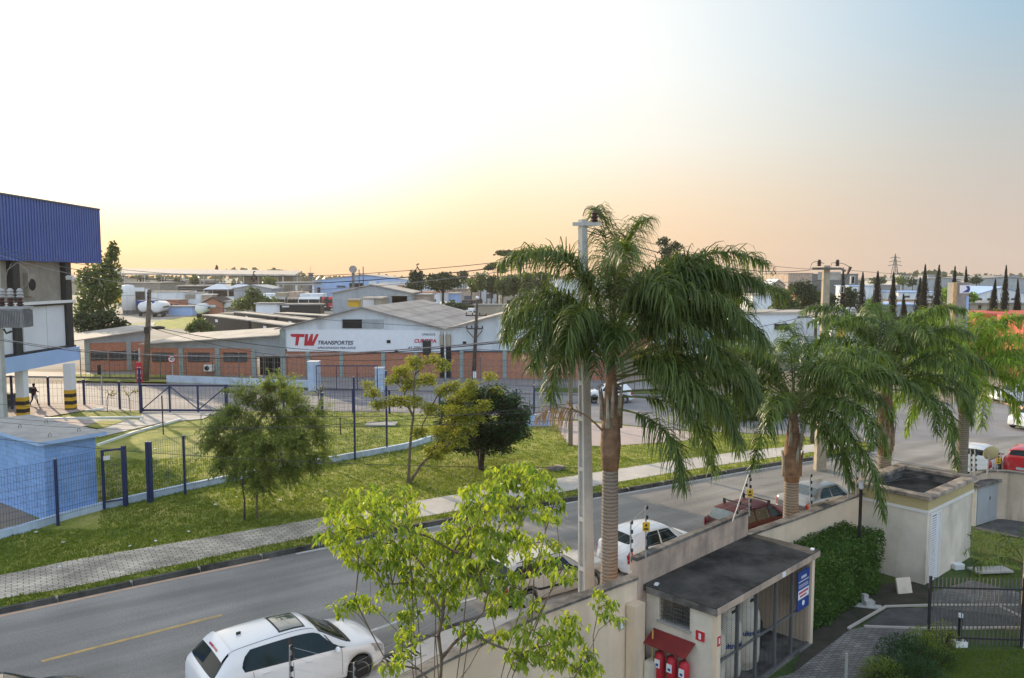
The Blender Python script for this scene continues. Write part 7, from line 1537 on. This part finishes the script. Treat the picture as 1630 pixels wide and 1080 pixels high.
c4, form4 = make_car('parked_car', 'dark wine-red station wagon with black roof bars', carpos(1122, 831, .75, -2.0, .75, 36), R(36), 'car_wine', HWAG, (-1.2, 1.25),
    dict(side=[(-1.78, -1.6, -.95, -.93), (-.88, -.86, -.12, -.14), (-.05, -.07, .66, .24)], screen=(.28, .86), rear=(-1.98, -1.75), hl=(1.75, 2.0), tl=(-2.04, -1.90, 3.0, 5.0), seams=(-.9, -.1, .7), handles=(-.7, .1), mirror=.52), rear_glass='car_glass_pale', opts=('bumper', 'rack', 'hatch'))
HSED = [(-2.05, .66, .36, .76, .58, .78, .80), (-2.0, .76, .30, .90, .64, .92, .94), (-1.85, .80, .26, .96, .64, .98, 1.0), (-1.45, .81, .22, .97, .62, 1.02, 1.05), (-1.0, .82, .2, .96, .55, 1.33, 1.37), (-.5, .82, .2, .94, .57, 1.37, 1.42), (.15, .82, .2, .92, .56, 1.35, 1.40), (.95, .82, .2, .90, .68, .93, .97), (1.45, .80, .2, .84, .64, .86, .90), (1.9, .74, .24, .72, .58, .74, .76), (2.05, .6, .34, .58, .46, .6, .62)]
c5, form5 = make_car('parked_car', 'silver sedan parked ahead of the wine-red wagon', carpos(1236, 793, .8, -2.0, .75, 33), R(33), 'car_silver', HSED, (-1.22, 1.27),
    dict(side=[(-1.25, -.9, -.45, -.43), (-.38, -.4, .62, .16)], screen=(.2, .92), rear=(-1.42, -1.05), hl=(1.6, 1.95), tl=(-2.03, -1.84, 3.3, 4.9), seams=(-.42, .7), handles=(-.8, -.05), mirror=.52), rear_glass='car_glass_pale', opts=('bumper',))
c6, form6 = make_car('parked_car', 'white hatchback with red corner lamps parked at the far right', carpos(1547, 738, .8, -1.88, 0, 50), R(50), 'car_white', HMAR, (-1.15, 1.22),
    dict(side=[(-1.05, -.85, -.30, -.28), (-.22, -.24, .72, .30)], screen=(.38, 1.02), rear=(-1.68, -1.44), hl=(1.4, 1.75), tl=(-1.84, -1.66, 3.3, 5.4), seams=(-.26, .8), handles=(-.8, .05), mirror=.62), opts=('bodyhandle', 'hatch', 'bumper'), style='disc')
c7, form7 = make_car('parked_car', 'bright red hatchback beside the white one at the far right', carpos(1626, 741, .8, -1.88, 0, 47), R(47), 'car_red', HMAR, (-1.15, 1.22),
    dict(side=[(-1.05, -.85, -.30, -.28), (-.22, -.24, .72, .30)], screen=(.38, 1.02), rear=(-1.68, -1.44), hl=(1.4, 1.75), tl=(-1.84, -1.66, 3.3, 5.2), seams=(-.26, .8), handles=(-.8, .05), mirror=.62), opts=('bodyhandle', 'hatch'))
c8, form8 = make_car('parked_car', 'black car just entering the picture at the bottom left corner', carpos(-28, 1076, 1.45, .0, .45, 34), R(34), 'car_black', H307, (-1.28, 1.33),
    dict(side=[(-1.50, -1.25, -.38, -.36), (-.26, -.30, .78, .34)], screen=(.36, 1.10), rear=(-1.93, -1.69), hl=(1.62, 2.0), tl=(-2.03, -1.84, 3.4, 5.1), seams=(-.32, .86), handles=(-.95, .05), mirror=.72), opts=('bodyhandle', 'hatch'))
p = G(1650, 682); dup(c2, (p.x, p.y, 0), R(200), 'white car whose nose enters at the right edge of the crossing')
p = G(1618, 641); dup(c6, (p.x, p.y, .0), R(185), 'white car in the parking lot beyond the yellow kerb at right')
p = G(1218, 664); dup(c8, (p.x, p.y, 0), R(190), 'dark car on the avenue behind the palm fronds')
p = G(1175, 668); dup(c5, (p.x, p.y, 0), R(190), 'silver car on the avenue glimpsed left of the dark one')
p = G(968, 640); dup(c6, (p.x, p.y, 0), R(182), 'white car on the avenue glimpsed behind the tallest palm trunk')
# parking lot kerb and its ground at the far right
sheet('parking_lot', gp([(1592, 642), (1640, 652), (1800, 650), (1800, 618), (1560, 620)]), .02, 'asphalt')
a = gp([(1560, 628), (1590, 640), (1640, 656)]); ribbon('lot_kerb', a, off_line(a, .3), .16, 'road_edge', z0=-.02)
# ---------------------------------------------------------------- red building windows, painted column, transmission tower
p0 = D(1590, 500, 78); p1 = D(1612, 500, 78)
rb = t = [o for o in COL.objects if o.name == 'red_building'][0]
for z in (2.2, 4.3): mb = MB().m('banner_white').box(p0.x + 2.5, p1.x + 40, 77.85, 77.97, z, z + .35); mb.build('window_band', rb)
mb = MB().m('sign_orange').box(p1.x, p1.x + 30, 76.2, 90, 0, 6.1); mb.build('side_wing', rb)
mb = MB().m('banner_white').box(D(1600, 510, 77.9).x - .25, D(1600, 510, 77.9).x + .25, 77.8, 77.95, 5.2, 5.8); mb.build('emblem', rb)
Y = 84; a, b = D(1521, 450, Y), D(1543, 450, Y); t = thing('painted_column', 'wide rectangular concrete column with a blue logo panel and a yellow edge', 'tower', (a.x, Y, 0))
mb = MB().m('column_grey').box(a.x, b.x, Y, Y + 1.5, 0, a.z); mb.build('shaft', t); mb = MB().m('road_yellow').box(a.x - .25, a.x + .15, Y - .06, Y, 0, a.z); mb.build('yellow_edge', t)
mb = MB().m('banner_white').box(a.x + .45, b.x + .1, Y - .08, Y - .01, a.z - 1.15, a.z - .3); lg = mb.build('logo_panel', t)
mb = MB().m('light_blue').box(b.x - .25, b.x + .02, Y - .05, Y, 0, a.z - 1.5); mb.build('blue_stripe', t)
mb = MB().m('sign_blue').yprism([(b.x - .75, a.z - 1.05), (b.x - .1, a.z - 1.05), (b.x + .08, a.z - .75), (b.x - .05, a.z - .38), (b.x - .4, a.z - .38), (b.x - .2, a.z - .7)], Y - .11, Y - .08); mb.build('emblem', lg)
Y = 520; c = D(1424, 440, Y); zt = D(1424, 404, Y).z; t = thing('transmission_tower', 'lattice power transmission tower on the right skyline', 'pylon', (c.x, Y, 0))
mb = MB().m('mid_metal'); H_ = zt
for sx in (-1, 1):
    for sy in (-1, 1): mb.tube([(c.x + sx * 3, Y + sy * 3, 0), (c.x + sx * .8, Y + sy * .8, H_ * .7), (c.x, Y, H_)], .22, 4)
for i in range(10):
    z0, z1 = H_ * i / 10, H_ * (i + 1) / 10; w0 = 3 * (1 - z0 / H_ * .95); w1 = 3 * (1 - z1 / H_ * .95); mb.tube([(c.x - w0, Y - w0, z0), (c.x + w1, Y - w1, z1)], .14, 4); mb.tube([(c.x + w0, Y - w0, z0), (c.x - w1, Y - w1, z1)], .14, 4)
mb.build('lattice', t)
for z, w in ((H_ * .88, 3.2), (H_ * .78, 4), (H_ * .68, 4.6)): mb = MB().m('mid_metal').tube([(c.x - w, Y, z), (c.x, Y, z + .9), (c.x + w, Y, z)], .2, 4); mb.build('crossarm', t)
# ---------------------------------------------------------------- poles and wires
def cyl_ins(mb, c, s=1.0): mb.lathe([(.05 * s, 0), (.11 * s, .05 * s), (.06 * s, .09 * s), (.11 * s, .14 * s), (.06 * s, .18 * s), (.09 * s, .23 * s), (.04 * s, .30 * s)], 10, c)
def wire(a, b, sag, name=None, r=.02, m='cable', n=18, mb=None):
    a, b = Vector(a), Vector(b); pts = []
    for i in range(n + 1): f = i / n; q = a.lerp(b, f); q.z -= sag * 4 * f * (1 - f); pts.append(q)
    own = mb is None; mb = mb or MB(); mb.m(m); mb.tube(pts, r, 5, cap=False); return pts
# central concrete pole (double-T section)
PY = 20.5; px_ = D(935, 940, PY).x; ztop = D(927, 350, PY).z; cp = thing('concrete_pole', 'tall pale concrete power pole with a recessed ladder face beside the tallest palm', 'utility pole', (px_, PY, .05))
topx = D(927.5, 350, PY).x; ap = R(32)
def polebox(mb, x0, x1, y0, y1, z0, z1):     # box in pole section units, tapering with height
    def P(u, v, z): f = 1 - .52 * (z / ztop); c = Vector((px_ + (topx - px_) * z / ztop, PY, z)); return c + Vector((u * f * math.cos(ap) - v * f * math.sin(ap), u * f * math.sin(ap) + v * f * math.cos(ap), 0))
    vs = [P(x0, y0, z0), P(x1, y0, z0), P(x1, y1, z0), P(x0, y1, z0), P(x0, y0, z1), P(x1, y0, z1), P(x1, y1, z1), P(x0, y1, z1)]
    mb.add(vs, [(0, 3, 2, 1), (4, 5, 6, 7), (0, 1, 5, 4), (1, 2, 6, 5), (2, 3, 7, 6), (3, 0, 4, 7)])
mb = MB().m('pole_concrete')
segs_ = 8
for i in range(segs_):
    z0, z1 = ztop * i / segs_, ztop * (i + 1) / segs_; polebox(mb, -.10, .18, -.165, .165, z0, z1)
    if z0 < 7.2: polebox(mb, -.18, -.10, -.165, -.10, z0, z1); polebox(mb, -.18, -.10, .10, .165, z0, z1)
    else: polebox(mb, -.18, -.10, -.165, .165, z0, z1)
for z in (.8, 2.15, 3.5, 4.85, 6.2, 7.15): polebox(mb, -.18, -.10, -.10, .10, z, z + .12)
mb.build('shaft', cp)
mb = MB().m('dark_gap')
for k in range(26): polebox(mb, .02, .035, -.167, -.165, 5.2 + k * .22, 5.23 + k * .22)
mb.build('bolt_holes', cp)
zc = D(927, 357, PY).z; mb = MB().m('pole_concrete').box(topx - .27, topx + .45, PY - .12, PY - .02, zc - .05, zc + .04); mb.build('crossarm', cp)
mb = MB().m('porcelain'); cyl_ins(mb, (topx + .30, PY - .07, zc + .04), 1.0); mb.build('insulator', cp)
mb = MB().m('cable'); mb.tube([(topx, PY - .05, zc + .2), (topx + .06, PY - .05, zc + .38), (topx + .2, PY - .05, zc + .42), (topx + .32, PY - .07, zc + .36), (topx + .42, PY - .06, zc + .22), (topx + .6, PY, zc + .05)], .012, 5); mb.build('jumper_cable', cp)
p = D(921, 563, PY); mb = MB().m('yellow_paint').box(p.x - .09, p.x + .03, PY - .3, PY - .2, p.z - .05, p.z + .05); mb.build('yellow_tag', cp)
zs = D(930, 632, PY).z; mb = MB().m('black_paint').box(px_ + .05, px_ + .2, PY - .4, PY - .2, zs - .03, zs + .06).m('banner_white').add([(px_ + .18, PY - .45, zs + .03), (px_ + .5, PY - .5, zs - .06), (px_ + .5, PY - .3, zs - .06), (px_ + .18, PY - .25, zs + .03), (px_ + .18, PY - .35, zs - .12), (px_ + .5, PY - .4, zs - .14)], [(0, 1, 2, 3), (0, 4, 5, 1), (3, 2, 5, 4)]); mb.build('street_lamp_head', cp)
# right concrete pole with transformers
Y2 = 40; x2 = D(1315, 430, Y2).x; z2 = D(1315, 423, Y2).z; rp_ = thing('concrete_pole', 'wide weathered pole with a crossarm, hanging fuses and a transformer above the palms', 'utility pole', (x2, Y2, 0))
mb = MB().m('timber_pale'); mb.add([(x2 - .26, Y2 - .2, 0), (x2 + .26, Y2 - .2, 0), (x2 + .26, Y2 + .2, 0), (x2 - .26, Y2 + .2, 0), (x2 - .15, Y2 - .12, z2), (x2 + .15, Y2 - .12, z2), (x2 + .15, Y2 + .12, z2), (x2 - .15, Y2 + .12, z2)], [(0, 3, 2, 1), (4, 5, 6, 7), (0, 1, 5, 4), (1, 2, 6, 5), (2, 3, 7, 6), (3, 0, 4, 7)]); mb.build('shaft', rp_)
def at2(px, py, dy=-.25): return D(px, py, Y2 + dy)
a, b = at2(1293, 428), at2(1338, 428); mb = MB().m('old_concrete').box(a.x, b.x, Y2 - .3, Y2 - .16, a.z - .06, a.z + .06); mb.tube([b, at2(1346, 432)], .06, 5); mb.build('crossarm', rp_)
a, b = at2(1305, 490), at2(1332, 489); mb = MB().m('timber_pale').box(a.x, b.x, Y2 - .32, Y2 - .18, a.z - .07, a.z + .07); mb.build('crossarm', rp_)
for px, py in ((1304, 424), (1333, 424)): c = at2(px, py); mb = MB().m('porcelain'); cyl_ins(mb, (c.x, c.y, c.z), 1.1); mb.build('insulator', rp_)
c = at2(1352, 430); mb = MB().m('porcelain'); mb.tube([c + Vector((.05, 0, .15)), c - Vector((.08, 0, .2))], [.09, .05], 8); mb.build('insulator', rp_)
mb = MB().m('cable'); mb.tube([at2(1289, 429), at2(1292, 420), at2(1296, 417), at2(1304, 417), at2(1312, 420)], .014, 4); mb.tube([at2(1322, 428), at2(1324, 419), at2(1333, 418), at2(1345, 421), at2(1353, 426)], .014, 4); mb.tube([at2(1350, 436), at2(1340, 452), at2(1334, 470), at2(1338, 478), at2(1352, 480)], .014, 4); mb.build('jumper_cable', rp_)
for i, (px, py, w, h) in enumerate(((1357, 446, .22, .42), (1340, 461, .2, .36))): c = at2(px, py); mb = MB().m('porcelain_pale').cbox(c, (w, .12, h), 0, .1); mb.m('dark_gap').cbox(c - Vector((0, .07, 0)), (w * .4, .02, h * .8)); mb.build('fuse_cutout', rp_)
for px in (1341, 1350, 1358): c = at2(px, 496, -.5); mb = MB().m('porcelain_pale'); cyl_ins(mb, (c.x, c.y, c.z - .2), 1.4); mb.build('surge_arrester', rp_)
tr = thing('transformer', 'pale grey box transformer with three bushings left of the wide pole', 'transformer', at2(1290, 575))
a, b = at2(1274, 547, -.5), at2(1307, 575, -.5); zt = a.z; mb = MB().m('siding').box(a.x, b.x, Y2 - .95, Y2 - .35, b.z - .2, zt); tk_ = mb.build('tank', tr, bevel=.05)
a2_, b2_ = at2(1277, 537, -.6), at2(1303, 545, -.6); mb = MB().m('siding_dim').box(a2_.x, b2_.x, Y2 - .85, Y2 - .45, zt, zt + .12); mb.build('lid', tr)
for px in (1281, 1287, 1293): c = at2(px, 540, -.65); mb = MB().m('porcelain_pale'); cyl_ins(mb, (c.x, c.y, zt + .1), 1.2); mb.build('bushing', tr)
# thin brown pole beside it
p = G0(1299, 46); zt = D(1299, 482, 46).z; mb = MB().m('wood_pole').tube([(p[0], 46, 0), (p[0], 46, zt)], [.13, .08], 7); wpo = mb.build('thin_pole', label='thin brown pole just left of the wide pole', cat='pole'); mb = MB().m('wood_pole').cbox((p[0], 46, D(0, 505, 46).z), (2.2, .08, .08)); mb.build('crossarm', wpo)
# wooden pole before the warehouse
p = G(754, 604, .1); Yw = p.y; tw_ = D(759.5, 477, Yw); wp = thing('wooden_pole', 'dark wooden utility pole with two crossarms before the warehouse', 'utility pole', p)
mb = MB().m('wood_pole').tube([p, p.lerp(tw_, .5), tw_], [.2, .17, .12], 9); mb.build('shaft', wp, smooth=True)
for (xa, xb, yy) in ((741, 775, 502), (742, 769, 523)):
    a, b = D(xa, yy, Yw - .2), D(xb, yy + 1, Yw - .2); mb = MB().m('wood_pole').cbox((a + b) / 2, ((b - a).length, .12, .13)); ca = mb.build('crossarm', wp)
    for f in (.04, .33, .66, .96): q = a.lerp(b, f); mb = MB().m('porcelain'); cyl_ins(mb, (q.x, q.y, q.z + .06), .8); mb.build('insulator', ca)
mb = MB().m('wood_pole').tube([D(743, 526, Yw - .1), D(756, 540, Yw - .1)], .04, 4).tube([D(768, 526, Yw - .1), D(757, 540, Yw - .1)], .04, 4); mb.build('brace', wp)
q = D(760, 474, Yw); mb = MB().m('banner_white').ball(q, .16, 10); mb.build('lamp_globe', wp)
q = D(755.5, 597, Yw - .25); mb = MB().m('banner_white').box(q.x - .16, q.x + .16, q.y - .03, q.y, q.z - .35, q.z + .35); mb.build('number_plate', wp)
# wooden pole at left
p = G(232, 607, .1); Yl = p.y; tl_ = D(238, 461, Yl); lp = thing('wooden_pole', 'grey wooden utility pole in front of the brick wing at left', 'utility pole', p)
mb = MB().m('bark').tube([p, p.lerp(tl_, .5), tl_], [.3, .25, .17], 9); mb.build('shaft', lp, smooth=True)
for yy in (467, 473, 480): q = D(235.5, yy, Yl - .2); mb = MB().m('porcelain'); mb.lathe([(.08, -.1), (.1, 0), (.08, .1)], 8, (q.x, q.y, q.z)); mb.build('insulator', lp)
q = D(233, 526, Yl - .3); mb = MB().m('charcoal').cbox(q, (.35, .25, .6)); mb.build('junction_box', lp)
q = D(252, 522, Yl - .5); mb = MB().m('charcoal'); mb.smooth = True; mb.ball(q, .42, 10, (1.6, .7, .42)); mb.build('cable_splice', label='dark cable splice case hanging beside the grey wooden pole', cat='splice case')
# left pole with transformer
YL = 38; xl_ = D(2, 600, YL).x; lpz = 11.8; lpp = thing('concrete_pole', 'pale concrete pole at the left picture edge with a transformer', 'utility pole', (xl_, YL, .1))
mb = MB().m('pole_concrete').box(xl_ - .2, xl_ + .13, YL - .15, YL + .15, .1, lpz); mb.build('shaft', lpp)
tr2 = thing('transformer', 'large finned grey transformer with three bushings at the left edge', 'transformer', D(20, 524, YL - .6))
a, b = D(-20, 492, YL - .6), D(47, 523, YL - .6); mb = MB().m('transformer_grey').box(a.x, b.x - .12, YL - 1.0, YL - .25, b.z + .05, a.z)
for k in range(26): x = a.x + (b.x - a.x) * k / 26; mb.box(x, x + .025, YL - 1.16, YL - 1.0, b.z + .08, a.z - .05)
for k in range(8): y = YL - 1.0 + k * .1; mb.box(b.x - .12, b.x, y, y + .02, b.z + .08, a.z - .05)
mb.build('tank', tr2); mb = MB().m('siding_dim').box(a.x, b.x + .02, YL - 1.05, YL - .2, a.z, a.z + .12); mb.build('lid', tr2)
for px in (3, 17, 32):
    c = D(px, 482, YL - .6); mb = MB().m('porcelain'); cyl_ins(mb, (c.x, c.y, a.z + .12), 1.6); mb.m('porcelain_pale'); cyl_ins(mb, (c.x, c.y, a.z + .5), 1.6); mb.build('bushing', tr2)
mb = MB().m('cable_pale'); mb.tube([D(8, 455, YL - .6), D(12, 430, YL - .5), D(28, 418, YL - .3), D(45, 432, YL - .3), D(47, 448, YL - .5), D(34, 462, YL - .6)], .018, 5); mb.build('loop_cable', lpp); mb = MB().m('cable_pale'); mb.tube([D(10, 462, YL - .6), D(8, 440, YL - .5), D(18, 420, YL - .3)], .018, 5); mb.build('loop_cable', lpp); mb = MB().m('cable'); mb.tube([D(6, 524, YL - .6), D(10, 531, YL - .5), D(18, 528, YL - .6)], .05, 6); mb.build('loop_cable', lpp)
# span wires
def span(label, ends, sag, r=.02, m='cable', group='overhead wires', name='overhead_wire'):
    a, b = ends; mb = MB(); pts = wire(a, b, sag, r=r * .68, m=m, mb=mb); o = mb.build(name, label=label, cat='wire', group=group); return pts
def at(px, py, Y): return D(px, py, Y)
CT = Vector((topx + .0, PY - .1, zc)); 
s1_ = span('upper bare wire from the left edge pole to the central concrete pole', (at(-40, 384, 38), at(925, 402, PY)), 1.1, .014)
s2_ = span('upper covered wire from the left edge pole to the central concrete pole', (at(-40, 389, 38), at(925, 408, PY)), 1.25, .022)
s3_ = span('third upper wire hanging lowest of the top bundle', (at(-40, 393, 38), at(925, 413, PY)), 1.4, .014, 'cable_pale')
s4_ = span('thick twisted cable sagging across the warehouse front', (at(-40, 532, 38), at(930, 529, PY)), .85, .03, 'cable_pale')
span('dark cable running with the thick twisted one', (at(-40, 534, 38), at(930, 531, PY)), .88, .022, 'cable')
span('thin telephone wire below the twisted cable at left', (at(-40, 640, 34), at(932, 655, PY)), .35, .012)
span('thin telephone wire crossing the fenced lawn', (at(-40, 662, 34), at(932, 668, PY)), .35, .012)
span('lower thin telephone wire crossing the feathery tree', (at(-40, 668, 34), at(932, 640, PY)), .6, .012)
span('thin wire running to the right pole above the palms, top one', (at(935, 362, PY), at(1305, 429, Y2)), .25, .014)
s5_ = span('covered wire running to the right pole above the palms, middle one', (at(935, 368, PY), at(1290, 430, Y2)), .45, .022)
span('thin wire running to the right pole above the palms, lowest one', (at(935, 372, PY), at(1310, 446, Y2)), .55, .014)
span('wire from the lower crossarm of the wooden pole to the left wooden pole', (at(742, 522, Yw), at(236, 474, Yl)), .5, .03)
span('telephone bundle from the left wooden pole past the sign', (at(236, 519, Yl), at(757, 556, Yw)), 1.2, .045)
span('second telephone bundle from the left wooden pole past the sign', (at(236, 521, Yl), at(757, 559, Yw)), 1.9, .035)
span('wire from the wooden pole to the right behind the palms', (at(757, 556, Yw), at(1300, 500, 60)), 1.2, .035)
span('upper wire from the wooden pole to the right behind the palms', (at(775, 500, Yw), at(1299, 486, 46)), 1.0, .02)
span('thin wire from the right pole to the right edge of the picture', (at(1345, 430, Y2), at(1700, 440, 70)), .3, .015)
span('low wire passing the central pole towards the left edge', (at(-40, 695, 24), at(932, 745, PY)), .25, .012)
def spacer(pts_, f, label):
    K = .6
    i = int(f * (len(pts_) - 1)); c = pts_[i]; t = thing('wire_spacer', label, 'wire spacer', c, group='wire spacers on the top bundle'); mb = MB().m('rubber')
    mb.tube([c + (Vector((0, 0, .14)) * K), c + (Vector((-.14, 0, -.06)) * K), c + (Vector((.0, 0, -.24)) * K), c + (Vector((.14, 0, -.06)) * K), c + (Vector((0, 0, .14)) * K)], .018, 5); mb.tube([c + (Vector((.0, 0, .1)) * K), c + (Vector((-.03, 0, .26)) * K), c + (Vector((.08, 0, .3)) * K)], .022, 5); mb.tube([c + (Vector((0, 0, -.24)) * K), c + (Vector((-.12, 0, -.32)) * K)], .018, 5)
    for s_ in (-.14, .14): mb.tube([c + (Vector((s_, 0, -.06)) * K), c + (Vector((s_ * 1.15, 0, -.2)) * K)], .018, 5)
    mb.build('frame', t)
def nearest_f(pts_, px):
    k = (px - 815) / 1250; best = min(range(len(pts_)), key=lambda i: abs(pts_[i].x / pts_[i].y - k)); return best / (len(pts_) - 1)
spacer(s1_, nearest_f(s1_, 432), 'triangular wire spacer against the sky above the open shelter'); spacer(s1_, nearest_f(s1_, 693), 'triangular wire spacer above the spreading tree')
spacer(s5_, nearest_f(s5_, 1092), 'wire spacer above the palm crown, left of the two at right'); spacer(s5_, nearest_f(s5_, 1227), 'wire spacer nearest the wide pole')
# ---------------------------------------------------------------- the walking person
b = G(54.5, 646, .13); t = thing('person', 'person in dark clothes with a green backpack walking and holding a white bag', 'person', b)
sk = [('pelvis', (0, 0, .88), .14, None), ('waist', (0, 0, 1.02), .13, 'pelvis'), ('chest', (.0, .01, 1.25), .165, 'waist'), ('neck', (.02, 0, 1.43), .06, 'chest'), ('headb', (.035, 0, 1.51), .085, 'neck'), ('head', (.045, 0, 1.60), .105, 'headb'), ('crownh', (.035, 0, 1.68), .08, 'head'),
      ('hipL', (.02, .09, .84), .10, 'pelvis'), ('kneeL', (.17, .10, .48), .065, 'hipL'), ('ankL', (.26, .10, .10), .045, 'kneeL'), ('toeL', (.40, .10, .05), .035, 'ankL'),
      ('hipR', (-.02, -.09, .84), .10, 'pelvis'), ('kneeR', (-.05, -.10, .48), .065, 'hipR'), ('ankR', (-.30, -.10, .13), .045, 'kneeR'), ('toeR', (-.20, -.10, .04), .035, 'ankR'),
      ('shL', (.0, .18, 1.36), .07, 'chest'), ('elL', (.05, .25, 1.08), .05, 'shL'), ('haL', (.24, .24, 1.02), .04, 'elL'), ('shR', (.0, -.18, 1.36), .07, 'chest'), ('elR', (.04, -.25, 1.08), .05, 'shR'), ('haR', (.27, -.22, 1.10), .04, 'elR'), ('fiR', (.34, -.21, 1.12), .025, 'haR'), ('fiL', (.30, .24, 1.0), .025, 'haL')]
me = bpy.data.meshes.new('body'); idx = {n: i for i, (n, *_) in enumerate(sk)}
me.from_pydata([s[1] for s in sk], [(idx[s[3]], idx[s[0]]) for s in sk if s[3]], []); mat('cloth_dark', (.035, .03, .035), .9, var=.2, scale=6); mat('skin', (.22, .12, .08), .6, var=.1); mat('backpack_green', (.02, .07, .05), .8, var=.2); mat('hair', (.012, .01, .01), .7); mat('jacket_wine', (.07, .02, .03), .9, var=.2)
me.materials.append(MATS['cloth_dark']); o = bpy.data.objects.new('body', me); COL.objects.link(o); o.parent = t
sm_ = o.modifiers.new('skin', 'SKIN'); sl = me.skin_vertices[0].data
for i, s in enumerate(sk): sl[i].radius = (s[2], s[2]); sl[i].use_root = (i == 0)
ss = o.modifiers.new('sub', 'SUBSURF'); ss.levels = 1; ss.render_levels = 2
mb = MB().m('hair'); mb.smooth = True; mb.ball((.03, 0, 1.64), .118, 10, (1, .9, .8)); mb.build('hair', t, local=True)
mb = MB().m('skin'); mb.smooth = True; mb.ball((.085, 0, 1.585), .075, 10, (.8, .85, 1.1)); mb.ball((.15, 0, 1.59), .02, 6); mb.build('face', t, local=True)
mb = MB().m('jacket_wine'); mb.smooth = True; mb.lathe([(.15, .86), (.18, .95), (.17, 1.1), (.2, 1.25), (.17, 1.38), (.07, 1.44)], 14); mb.build('jacket', t, local=True)
mb = MB().m('backpack_green').cbox((-.23, 0, 1.2), (.22, .32, .48)); mb.build('backpack', t, local=True, bevel=.06)
t.rotation_euler = (0, 0, R(-12)); 
bg_ = thing('carrier_bag', 'white carrier bag in the hand of the walking person', 'bag', (b.x + .33, b.y - .27, .75)); mb = MB().m('banner_white'); mb.smooth = True; mb.ball((0, 0, .1), .16, 10, (.8, .6, 1.3), .15); mb.tube([(-.03, 0, .28), (0, 0, .40), (.03, 0, .28)], .01, 4); mb.build('sack', bg_, local=True)
p = G(1499, 604); 

# low roofs and vans between the round trees and the white buildings on the right
fbox('low_roof', 'long low pale roofed building under the round trees on the right', 'building', 1205, 1420, 499, None, 112, 6, 'siding', roof='fibro_pale')
for i, px in enumerate((1256, 1272, 1288, 1326, 1362, 1388)):
    truck(('white_paint', 'light_blue', 'siding', 'white_paint', 'siding', 'sign_red')[i], 4.5, ('white_paint', None, 'siding', 'white_paint', None, 'white_paint')[i], 1.5, label=('white van, first of the row under the round trees', 'pale blue van in the row under the round trees', 'grey van left of the wide pole', 'white van right of the wide pole', 'grey cab between the first cypresses', 'red cab before the third cypress')[i], loc=G0(px, 125 + i), rz=R(70 - i * 6), group='vans parked under the round trees')
for i, (px, py, Y, w, m1, m2) in enumerate(((300, 470, 236, 7, 'siding', 'fibro_roof'), (275, 478, 216, 4, 'brick', 'fibro_pale'), (380, 492, 185, 6, 'timber_pale', 'bark'), (460, 470, 232, 5, 'siding_dim', 'fibro_roof'), (610, 462, 200, 6, 'tan_wall', 'fibro_pale'), (680, 466, 205, 7, 'siding', 'brick'), (712, 468, 212, 6, 'light_blue', 'fibro_pale'), (735, 462, 240, 8, 'pinkish_wall', 'bark'), (770, 460, 260, 9, 'siding', 'fibro_roof'), (820, 462, 250, 9, 'timber_pale', 'fibro_pale'), (900, 470, 190, 9, 'siding', 'fibro_roof'), (1180, 452, 260, 12, 'tan_wall', 'fibro_roof'), (1225, 470, 180, 8, 'siding', 'fibro_pale'), (1460, 480, 190, 8, 'siding_dim', 'bark'), (1580, 482, 185, 9, 'timber_pale', 'fibro_roof'))):
    c = D(px, py, Y); t = thing('yard_building', 'small ' + m1.replace('_', ' ') + ' yard building', 'building', (c.x, Y, 0)); a_ = rnd(-.3, .3); T = FR(c.x, Y, 0, a_); mb = MB(T).m(m1).box(-w / 2, w / 2, 0, w, 0, c.z); mb.build('wall', t, local=False)
    mb = MB(T).m(m2).box(-w / 2 - .3, w / 2 + .3, -.3, w + .3, c.z, c.z + .25); mb.build('roof', t); mb = MB(T).m('dark_gap').box(-w * .3, -w * .05, -.06, -.01, 0, min(2.4, c.z * .7)); mb.build('doorway', t); mb = MB(T).m('window_glass').box(w * .1, w * .35, -.05, -.01, c.z * .45, c.z * .7); mb.build('window', t)
    t['label'] = ('pale hall behind the long white trailer', 'small brick store right of the first tanker', 'tan lean-to right of the small brick house', 'grey shed inside the open shelter yard', 'tan store beside the pale blue factory', 'white house with a red-brown roof before the skyline tree', 'pale blue kiosk under the spreading tree', 'brown-roofed house right of the spreading tree', 'grey hall behind the row of concrete posts', 'tan hall behind the dense clump of trees', 'white hall hidden behind the tallest palm crown', 'tan hall left of the olive-tan flat hall', 'pale shed below the gabled tan house', 'brown-roofed shed below the white cypress factory', 'tan shed behind the red building')[i]

# ---------------------------------------------------------------- thin evening haze
hz_ = bpy.data.meshes.new('haze'); hb = MB(); hb.box(-1200, 1500, -80, 900, -1.2, 40)
hz_.from_pydata(hb.v, [], hb.f); hm_ = bpy.data.materials.new('haze'); hm_.use_nodes = True; hn = hm_.node_tree; hn.nodes.remove(hn.nodes['Principled BSDF'])
pv_ = hn.nodes.new('ShaderNodeVolumePrincipled'); pv_.inputs['Color'].default_value = (.93, .90, .86, 1); pv_.inputs['Density'].default_value = .00018; pv_.inputs['Anisotropy'].default_value = .3
hn.links.new(pv_.outputs[0], hn.nodes['Material Output'].inputs['Volume']); hz_.materials.append(hm_)
ho = bpy.data.objects.new('haze', hz_); COL.objects.link(ho); ho['kind'] = 'stuff'
SC.cycles.volume_step_rate = 10; SC.cycles.volume_bounces = 0
